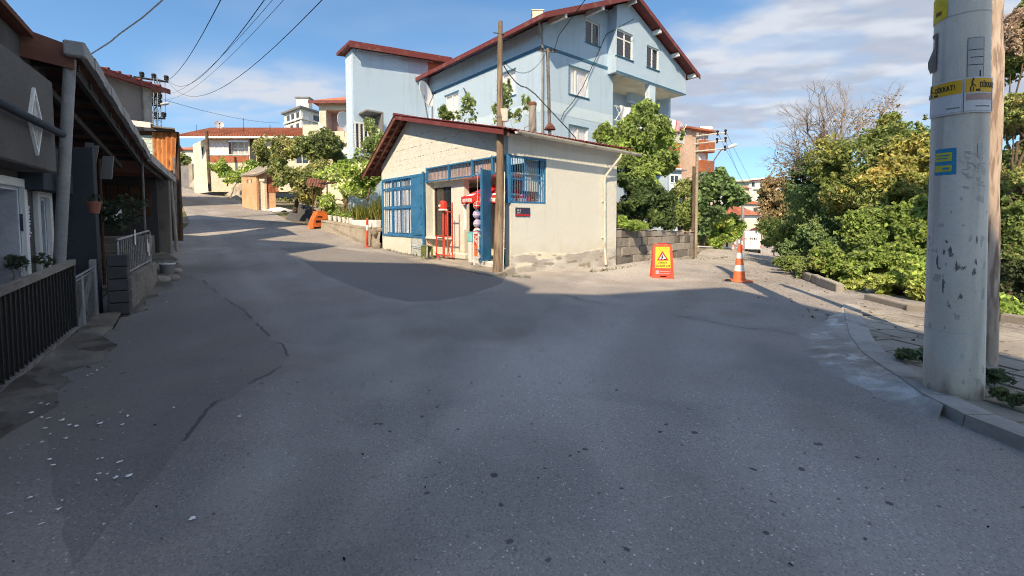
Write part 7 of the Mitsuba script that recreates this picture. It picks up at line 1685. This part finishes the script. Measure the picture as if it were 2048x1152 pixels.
for px, y0, y1, w in ((1874, 508, 540, 3), (1888, 498, 512, 3), (1900, 492, 512, 6), (1902, 508, 514, 9), (1912, 520, 545, 3), (1916, 530, 540, 8), (1926, 532, 538, 10), (1946, 535, 552, 6), (1949, 518, 530, 3), (1886, 560, 590, 3), (1887, 562, 568, 5), (1920, 586, 598, 7), (1898, 612, 618, 5), (1951, 472, 486, 2), (1893, 480, 488, 4), (1878, 536, 541, 7)):
    xa = px2x(px, (y0 + y1) / 2); w = w / 62
    for q in np.arange(-w / 2, w / 2 + .001, .016):   # thin runs of unequal length
        f = 1 - .7 * abs(q) / (w / 2 + .02); h = (y1 - y0) / 2 * f * rng.uniform(.55, 1.1); m_ = (y0 + y1) / 2 + rng.normal() * 1.5
        tk_.append(wrap(xa + q, xa + q + .017, zY(m_ + h), zY(m_ - h), .0018, 1, 2, .03 * rng.normal()))
add(cpole, 'tar_mark', cat(tk_), 'm_tar', kind='stuff')
# timber post behind
wpst = thing('timber_post', 'rough pinkish timber post standing close behind the concrete pole', 'post')
Yw = pD + .75; a, b = P(1976, 700, Yw), P(1992, -260, Yw); n = 30; cp = np.array([a + (b - a) * t for t in np.linspace(-.1, 1, n)])
m = tube(cp, .078, 14); v = m[0]; v = v + (meshkit.fbm(v * [9, 9, 2.2], 3, 7)[:, None] - .5) * .05 * ((v - cp[np.repeat(np.arange(n), 14)]) / .078); add(wpst, 'shaft', (v, m[1]), 'm_pinkwood', smooth=60)
# weeds at the pole foot
for i, (px, py, lab) in enumerate(((1818, 738, 'small dark weed at the left foot of the concrete pole'), (1992, 792, 'small dark weed at the right foot of the concrete pole'), (2030, 835, 'mossy tuft at the kerb in the right corner'))):
    q = G(px, py) + [0, 0, .12]; m, c = leaf_cloud([(*(q + [0, 0, .04]), .15, .12, .06)], 220, .06, [(.015, .03, .012), (.03, .05, .02), (.05, .07, .02)], i, thresh=.3, nscale=6, inner=.0); single('weed_tuft', lab, 'weeds', m, 'm_leaf', color=c)
# traffic cone
cq = G(1478, 563); cone = thing('traffic_cone', 'tall orange traffic cone with two white bands on the right street', 'cone')
Hc = 75 / FPX * cq[1]; rc = lambda t: .165 + (.035 - .165) * t
zc_ = lambda t: cq[2] + .035 + (Hc - .035) * t
add(cone, 'base', mov(rot(bbox(-.26, .26, -.26, .26, 0, .045, .02), 14), cq), 'm_cone')
for t0, t1, mm in ((0, .26, 'm_cone'), (.261, .43, 'm_reflect'), (.431, .61, 'm_cone'), (.611, .77, 'm_reflect'), (.771, 1, 'm_cone')):
    add(cone, 'band' if mm == 'm_reflect' else 'cone_section', lathe([(rc(t0) + (.003 if mm == 'm_reflect' else 0), zc_(t0)), (rc(t1) + (.003 if mm == 'm_reflect' else 0), zc_(t1))], 28, (cq[0], cq[1], 0)), mm, smooth=True)
add(cone, 'tip', lathe([(.036, zc_(1)), (.03, zc_(1) + .012), (.0, zc_(1) + .014)], 20, (cq[0], cq[1], 0)), 'm_cone', smooth=True)
single('rubber_weight', 'small black rubber weight lying against the cone foot', 'weight', cat([mov(bbox(-.09, .05, -.06, .06, 0, .07, .02), cq + [-.30, -.05, .0]), tube([cq + [-.36, -.05, .03], cq + [-.48, -.04, .015]], .012, 6)]), 'm_wire')
# A-board roadworks sign
sq = G(1326, 557); ab = thing('roadworks_sign', 'yellow and red folding roadworks warning sign on the right street', 'sign')
Wd = 41 / FPX * sq[1]; Hs = 69 / FPX * sq[1]
sd = np.array([1, -.10]); sd /= np.linalg.norm(sd)
def lean(m, k): v, f = m; v = v.copy(); v[:, 1] = v[:, 1] + k * (v[:, 2] - sq[2]) ; return v, f
ABF = Face(sq[:2] - sd * Wd / 2, sd, (0, 1)); K = .16
abm = lambda m: ABF.map(lean(m, K))
def flare(m): v, f = m; v = v.copy(); t = (v[:, 2] - sq[2]) / Hs; v[:, 0] = Wd / 2 + (v[:, 0] - Wd / 2) * (1.06 - .17 * t); return v, f
fr = Polygon([(0, 0), (Wd, 0), (Wd, Hs), (0, Hs)]).difference(Polygon([(.07, Hs * .30), (Wd - .07, Hs * .30), (Wd - .07, Hs - .07), (.07, Hs - .07)])).difference(sbox(.10, Hs - .05, .22, Hs - .02)).difference(sbox(Wd - .22, Hs - .05, Wd - .10, Hs - .02)).difference(sbox(.2, .04, Wd - .2, .07))
v, f = extrude(fr, .035); add(ab, 'frame', abm(flare((np.column_stack([v[:, 0], v[:, 2] - .02, sq[2] + v[:, 1]]), f[:, ::-1]))), 'm_redpaint')
add(ab, 'panel', abm(flare(box(.06, Wd - .06, -.004, .004, sq[2] + Hs * .28, sq[2] + Hs - .055))), 'm_yellow')
zt3 = sq[2] + Hs * .80; zb3 = sq[2] + Hs * .52
tri = Polygon([(Wd * .22, zb3), (Wd * .78, zb3), (Wd * .5, zt3)]); ti_ = tri.buffer(-.035)
v, f = extrude(tri.difference(ti_), .004); add(ab, 'triangle', abm((np.column_stack([v[:, 0], -.009 + v[:, 2], v[:, 1]]), f[:, ::-1])), 'm_red')
v, f = extrude(ti_, .002); add(ab, 'triangle_field', abm((np.column_stack([v[:, 0], -.007 + v[:, 2], v[:, 1]]), f[:, ::-1])), 'm_cloth')
xm = Wd * .5
add(ab, 'worker_symbol', cat([abm(rot(box(xm - .03, xm + .01, -.011, -.008, zb3 + .07, zb3 + .13), -18, 'y', (xm, 0, zb3 + .1))), abm(box(xm - .02, xm + .015, -.011, -.008, zb3 + .135, zb3 + .165)), abm(rot(box(xm - .04, xm - .02, -.011, -.008, zb3 + .015, zb3 + .08), 12, 'y', (xm - .03, 0, zb3 + .05))), abm(box(xm - .0, xm + .015, -.011, -.008, zb3 + .015, zb3 + .075)), abm(box(xm + .04, xm + .10, -.011, -.008, zb3 + .015, zb3 + .045)), abm(rot(box(xm + .0, xm + .07, -.011, -.008, zb3 + .085, zb3 + .094), 28, 'y', (xm, 0, zb3 + .09)))]), 'm_black')
def abtext(txt, zc, h, sq_=1.0):
    m = meshkit.text_mesh(txt, h, .002, True); v = np.array(m.vertices); x = (v[:, 0] - (v[:, 0].min() + v[:, 0].max()) / 2) * sq_ + Wd / 2; return abm((np.column_stack([x, -.006 - v[:, 2], zc - h / 2 + v[:, 1]]), np.array(m.faces)))
add(ab, 'lettering', abtext('DİKKAT', sq[2] + Hs * .455, .05, .9), 'm_black'); add(ab, 'lettering', abtext('ÇALIŞMA VAR', sq[2] + Hs * .365, .055, .78), 'm_black'); add(ab, 'heading', abtext('YOL YAPIM', sq[2] + Hs * .87, .04, .9), 'm_amber')
add(ab, 'logo', cat([abm(flare(box(.09, .18, -.028, -.0205, sq[2] + Hs * .13, sq[2] + Hs * .24))), abm(flare(box(.2, Wd - .1, -.028, -.0205, sq[2] + Hs * .19, sq[2] + Hs * .21))), abm(flare(box(.2, Wd - .1, -.028, -.0205, sq[2] + Hs * .14, sq[2] + Hs * .155)))]), 'm_pink')
v, f = extrude(fr, .03); m = flare((np.column_stack([v[:, 0], v[:, 2], sq[2] + v[:, 1]]), f[:, ::-1])); v = m[0].copy(); v[:, 1] += 2 * K * Hs - K * (v[:, 2] - sq[2]) + .0; add(ab, 'back_frame', ABF.map((v, m[1])), 'm_redpaint')
add(ab, 'back_panel', ABF.map(lean(box(.05, Wd - .05, 2 * K * Hs + .004, 2 * K * Hs + .012, sq[2] + Hs * .28, sq[2] + Hs - .05), -K)), 'm_redpaint'); add(ab, 'handle', abm(box(Wd * .3, Wd * .7, -.01, .03, sq[2] + Hs, sq[2] + Hs + .025)), 'm_red')

# ---------------------------------------------------------------- wires
def wire(lab, pts, r, sg=0.0, m='m_wire', name='power_line', n=26):
    pts = [np.asarray(q, float) for q in pts]
    q = sag(pts[0], pts[1], sg, n) if len(pts) == 2 else path(pts, n * 2)
    single(name, lab, 'cable', tube(q, r, 5), m, smooth=True)
wire('twisted white cable rising from the eave of the low grey house', [P(163, 120, 7.0), P(190, 103, 6.9), P(220, 84, 6.8), P(240, 67, 6.7), P(285, 35, 6.5), P(325, 0, 6.3), P(420, -90, 5.8)], .010, 0, 'm_reflect')
for i, (a, b, sg, lab) in enumerate((((310, 150), (405, 0), .9, 'leftmost dark line from the steel pole to the top of the sky'), ((335, 158), (474, 0), 1.0, 'second dark line from the steel pole to the top of the sky'), ((338, 166), (548, 0), 1.3, 'sagging dark line from the right arm end of the steel pole'), ((321, 186), (500, 0), .7, 'thin line from the middle arm of the steel pole'), ((321, 198), (520, 0), .7, 'thin line from the lower middle arm of the steel pole'))):
    e0, e1 = P(*a, 26), P(*b, 8.5); e2 = e0 + (e1 - e0) * 1.25; wire(lab, [e0, e2], .0065 if i < 3 else .004, sg)
wire('thin line from the steel pole down the hill to the long house', [P(330, 200, 26), P(560, 246, 47)], .012, .3); wire('thin hanging line below the arms of the steel pole', [P(330, 165, 26), P(331, 228, 26)], .01)
wire('black service cable with a red joint from the wooden pole to the shop roof', [P(1008, 132, 12.6), P(1018, 148, 12.9), P(1032, 165, 13.2), P(1043, 173, 13.5), P(1053, 175, 13.7), P(1070, 188, 14.0), P(1100, 220, 14.6), P(1130, 252, 15.2), P(1152, 277, 15.6)], .016)
wire('thin line from the wooden pole to the gable corner of the blue house', [P(1008, 124, 12.6), P(1095, 100, 15.3)], .008, .5)
wire('black cable hanging across the gable of the blue house', [BR.pt(BR.hit(1232, 20)[0], 0, -1.2) * [1, 1, 0] + [0, 0, BR.hit(1232, 20, -1.2)[1]]] + [np.array(BR.pt(*BR.hit(x, y, -.12), -.12)) for x, y in ((1213, 68), (1190, 120), (1165, 175), (1145, 205), (1128, 225), (1122, 240))], .02)
wire('overhead line rising from the roof mast to the top of the sky', [P(1108, 102, 15.3), P(1118, 70, 14), P(1140, 40, 12.5), P(1170, 0, 11), P(1215, -60, 9.5)], .011)
for i, (a, b) in enumerate((((1435, 264), (1530, 420)), ((1451, 262), (1545, 420)), ((1451, 280), (1500, 380)))): wire(['far line from the upper arm of the power pole', 'far line from the upper arm end of the power pole', 'far line from the middle arm of the power pole'][i], [P(*a, 22.3), P(*b, 60)], .008, .6)
wire('low cable from the power pole to the light blue house', [P(1392, 348, 22.3), P(1345, 356, 39)], .012, .3)
# ---------------------------------------------------------------- litter
rng = np.random.default_rng(77); fl_ = []
def flake(px, py, w):
    q = G(px, py); n = rng.integers(5, 8); a = np.sort(rng.random(n) * 2 * np.pi); r = w * (.5 + .6 * rng.random(n)); v = np.column_stack([q[0] + r * np.cos(a), q[1] + r * np.sin(a) * .9, np.full(n, q[2] + .012) + rng.random(n) * .008]); v = np.vstack([v, [q[0], q[1], q[2] + .02]])
    return v, np.array([[i, (i + 1) % n, n] for i in range(n)])
pts_ = [(193, 743), (205, 738), (175, 753), (180, 751), (80, 810), (95, 812), (100, 840), (125, 843), (140, 853), (150, 855), (84, 838), (88, 860), (100, 872), (130, 880), (85, 887), (200, 850), (240, 828), (255, 835), (245, 852), (98, 923), (105, 935), (195, 923), (205, 920), (240, 928), (197, 953), (215, 952), (190, 966), (232, 960), (258, 955), (60, 1000), (65, 1028), (20, 1032), (120, 1023), (82, 1053), (350, 818), (480, 836), (38, 830), (62, 828), (900, 625), (385, 1041), (258, 685), (335, 605), (1240, 625)]
pts_ += [(rng.uniform(20, 300), rng.uniform(800, 1060)) for _ in range(22)]
for i, (px, py) in enumerate(pts_): fl_.append(flake(px, py, (.020 if i < 43 else .008) * (.6 + .8 * rng.random())))
single('litter', 'scattered white paper scraps and crumbs on the asphalt at the left', 'litter', cat(fl_), 'm_cloth', kind='stuff')
gr_ = []
for _ in range(900):
    x, y = rng.uniform(-6, 6), rng.uniform(1.2, 9); r = rng.uniform(.004, .012); s = sphere((x, y, zg(x, y) + r * .4), (r, r * .8, r * .6), 3); gr_.append(s)
single('grit', 'loose grit scattered over the asphalt of the junction', 'grit', cat(gr_), 'm_block', kind='stuff')
dl_, dc_ = [], []
for _ in range(420):
    px, py = rng.uniform(1080, 1400) if rng.random() < .3 else rng.uniform(1480, 1850), None
    x, y = rng.uniform(3, 9), rng.uniform(5, 16)
    if not (x > 4.2 + (y - 5) * .2): continue
    s = rng.uniform(.02, .05); a = rng.random() * 6.28; z = zg(x, y) + rise(np.array(x), np.array(y)) * (Polygon(pav).contains(shapely.Point(x, y))) + .01; d = np.array([math.cos(a), math.sin(a), .2]); e = np.array([-math.sin(a), math.cos(a), 0]) * .5
    dl_.append((np.array([[x, y, z] + d * s, [x, y, z] + e * s, [x, y, z] - d * s, [x, y, z] - e * s]), np.array([[0, 1, 2], [0, 2, 3]]))); dc_ += [np.array([(.10, .06, .025), (.17, .11, .04), (.06, .045, .025)][rng.integers(3)])] * 4
for _ in range(120):
    x, y = rng.uniform(-3.5, 4.2), 1.3 + 7 * rng.random() ** 1.4
    s = rng.uniform(.006, .015); a = rng.random() * 6.28; z = zg(x, y) + .008; d = np.array([math.cos(a), math.sin(a), .25]); e = np.array([-math.sin(a), math.cos(a), 0]) * rng.uniform(.35, .8)
    dl_.append((np.array([[x, y, z] + d * s, [x, y, z] + e * s, [x, y, z - .004] - d * s, [x, y, z] - e * s]), np.array([[0, 1, 2], [0, 2, 3]]))); dc_ += [np.array([(.03, .024, .018), (.06, .045, .03), (.02, .018, .016)][rng.integers(3)])] * 4
cr_ = []
for i in range(150):
    k = rng.integers(len(lv_o)); q = lv_o[k] + rng.normal(size=2) * .10 - [.08, .05]; r = rng.uniform(.005, .016); s = sphere((0, 0, 0), (r * 1.2, r, r * .7), 4); cr_.append((s[0] * (1 + .5 * (meshkit.noise(s[0] * 60 + i, i) - .5))[:, None] + [q[0], q[1], zg(*q) + r * .5], s[1]))
single('rubble', 'crumbled concrete bits along the edge of the left verge', 'rubble', cat(cr_), 'm_verge', kind='stuff')
m = cat(dl_); single('fallen_leaves', 'dry fallen leaves scattered over the road and along the right kerb', 'leaves', m, 'm_leaf', color=np.array(dc_), kind='stuff')
q = G(1740, 585); bg = sphere((0, 0, 0), (.09, .07, .09), 8); bg = (bg[0] * (1 + .7 * (meshkit.noise(bg[0] * 22, 3) - .5))[:, None] + q + [0, 0, .07], bg[1]); single('plastic_bag', 'crumpled white plastic bag at the foot of the kerb wall', 'bag', bg, 'm_white', smooth=30)
wd_ = []; wc_ = []
for (pp0, pp1, n) in (((1000, 552), (1060, 556), 60), ((1180, 545), (1225, 540), 60), ((1228, 540), (1390, 518), 150), ((770, 500), (845, 515), 40), ((1395, 520), (1460, 515), 60)):
    g0, g1 = G(*pp0), G(*pp1)
    pts = np.array([g0 + (g1 - g0) * rng.random() + rng.normal(size=3) * [.06, .06, 0] for _ in range(n)]); m, c = blades(pts, .12, .02, [(.08, .11, .03), (.16, .15, .06), (.05, .08, .02)], n, .7); wd_.append(m); wc_.append(c)
single('weeds', 'short weeds along the foot of the shop and the block wall', 'weeds', cat(wd_), 'm_leaf', color=np.vstack(wc_), kind='stuff')

# ---------------------------------------------------------------- houses behind the camera whose shade lies over the junction
for i, (poly, h, lab) in enumerate((([(-11.42, 6.96), (-12.4, 7.83), (-18.95, 9.29), (-23, 2), (-14, .6), (-12.3, 4.2)], 9.0, 'flat roofed neighbour house behind the left row outside the picture'), ([(-13.9, -.9), (-12.2, -3.0), (-8.1, -3.6), (-6.2, -5.7), (-5.2, -7.9), (-7, -15), (-20, -9)], 13.0, 'wide apartment house behind the camera outside the picture'), ([(-5.5, -8.6), (-3.84, -8.74), (-.57, -7.36), (-.12, -11), (-.1, -13.5), (-6.4, -15)], 13.05, 'second apartment house behind the camera outside the picture'))):
    k = thing('neighbour_house', lab, 'house'); pg = Polygon(poly); v, f = extrude(pg, h); add(k, 'wall', (v + [0, 0, .05 if i else .3], f), 'm_cream_wall')
    v, f = extrude(pg.buffer(.02, join_style=2), .25); add(k, 'roof', (v + [0, 0, h + .05 + (0 if i else .25)], f), 'm_tile_roof')
    ed = list(zip(poly, poly[1:] + poly[:1]))
    for a, b in ed:
        L = math.dist(a, b); fc = Face(a, np.subtract(b, a), np.array(pg.centroid.coords[0]) - a)
        for s in range(int(h // 3)):
            for j in range(int(L // 2.8)):
                t = (j + .5) * L / int(L // 2.8) - .6; window(k, fc, (t, t + 1.2, 1 + s * 3, 2.4 + s * 3), 2, 1, 'm_white', 'm_glass', -.03, .07)
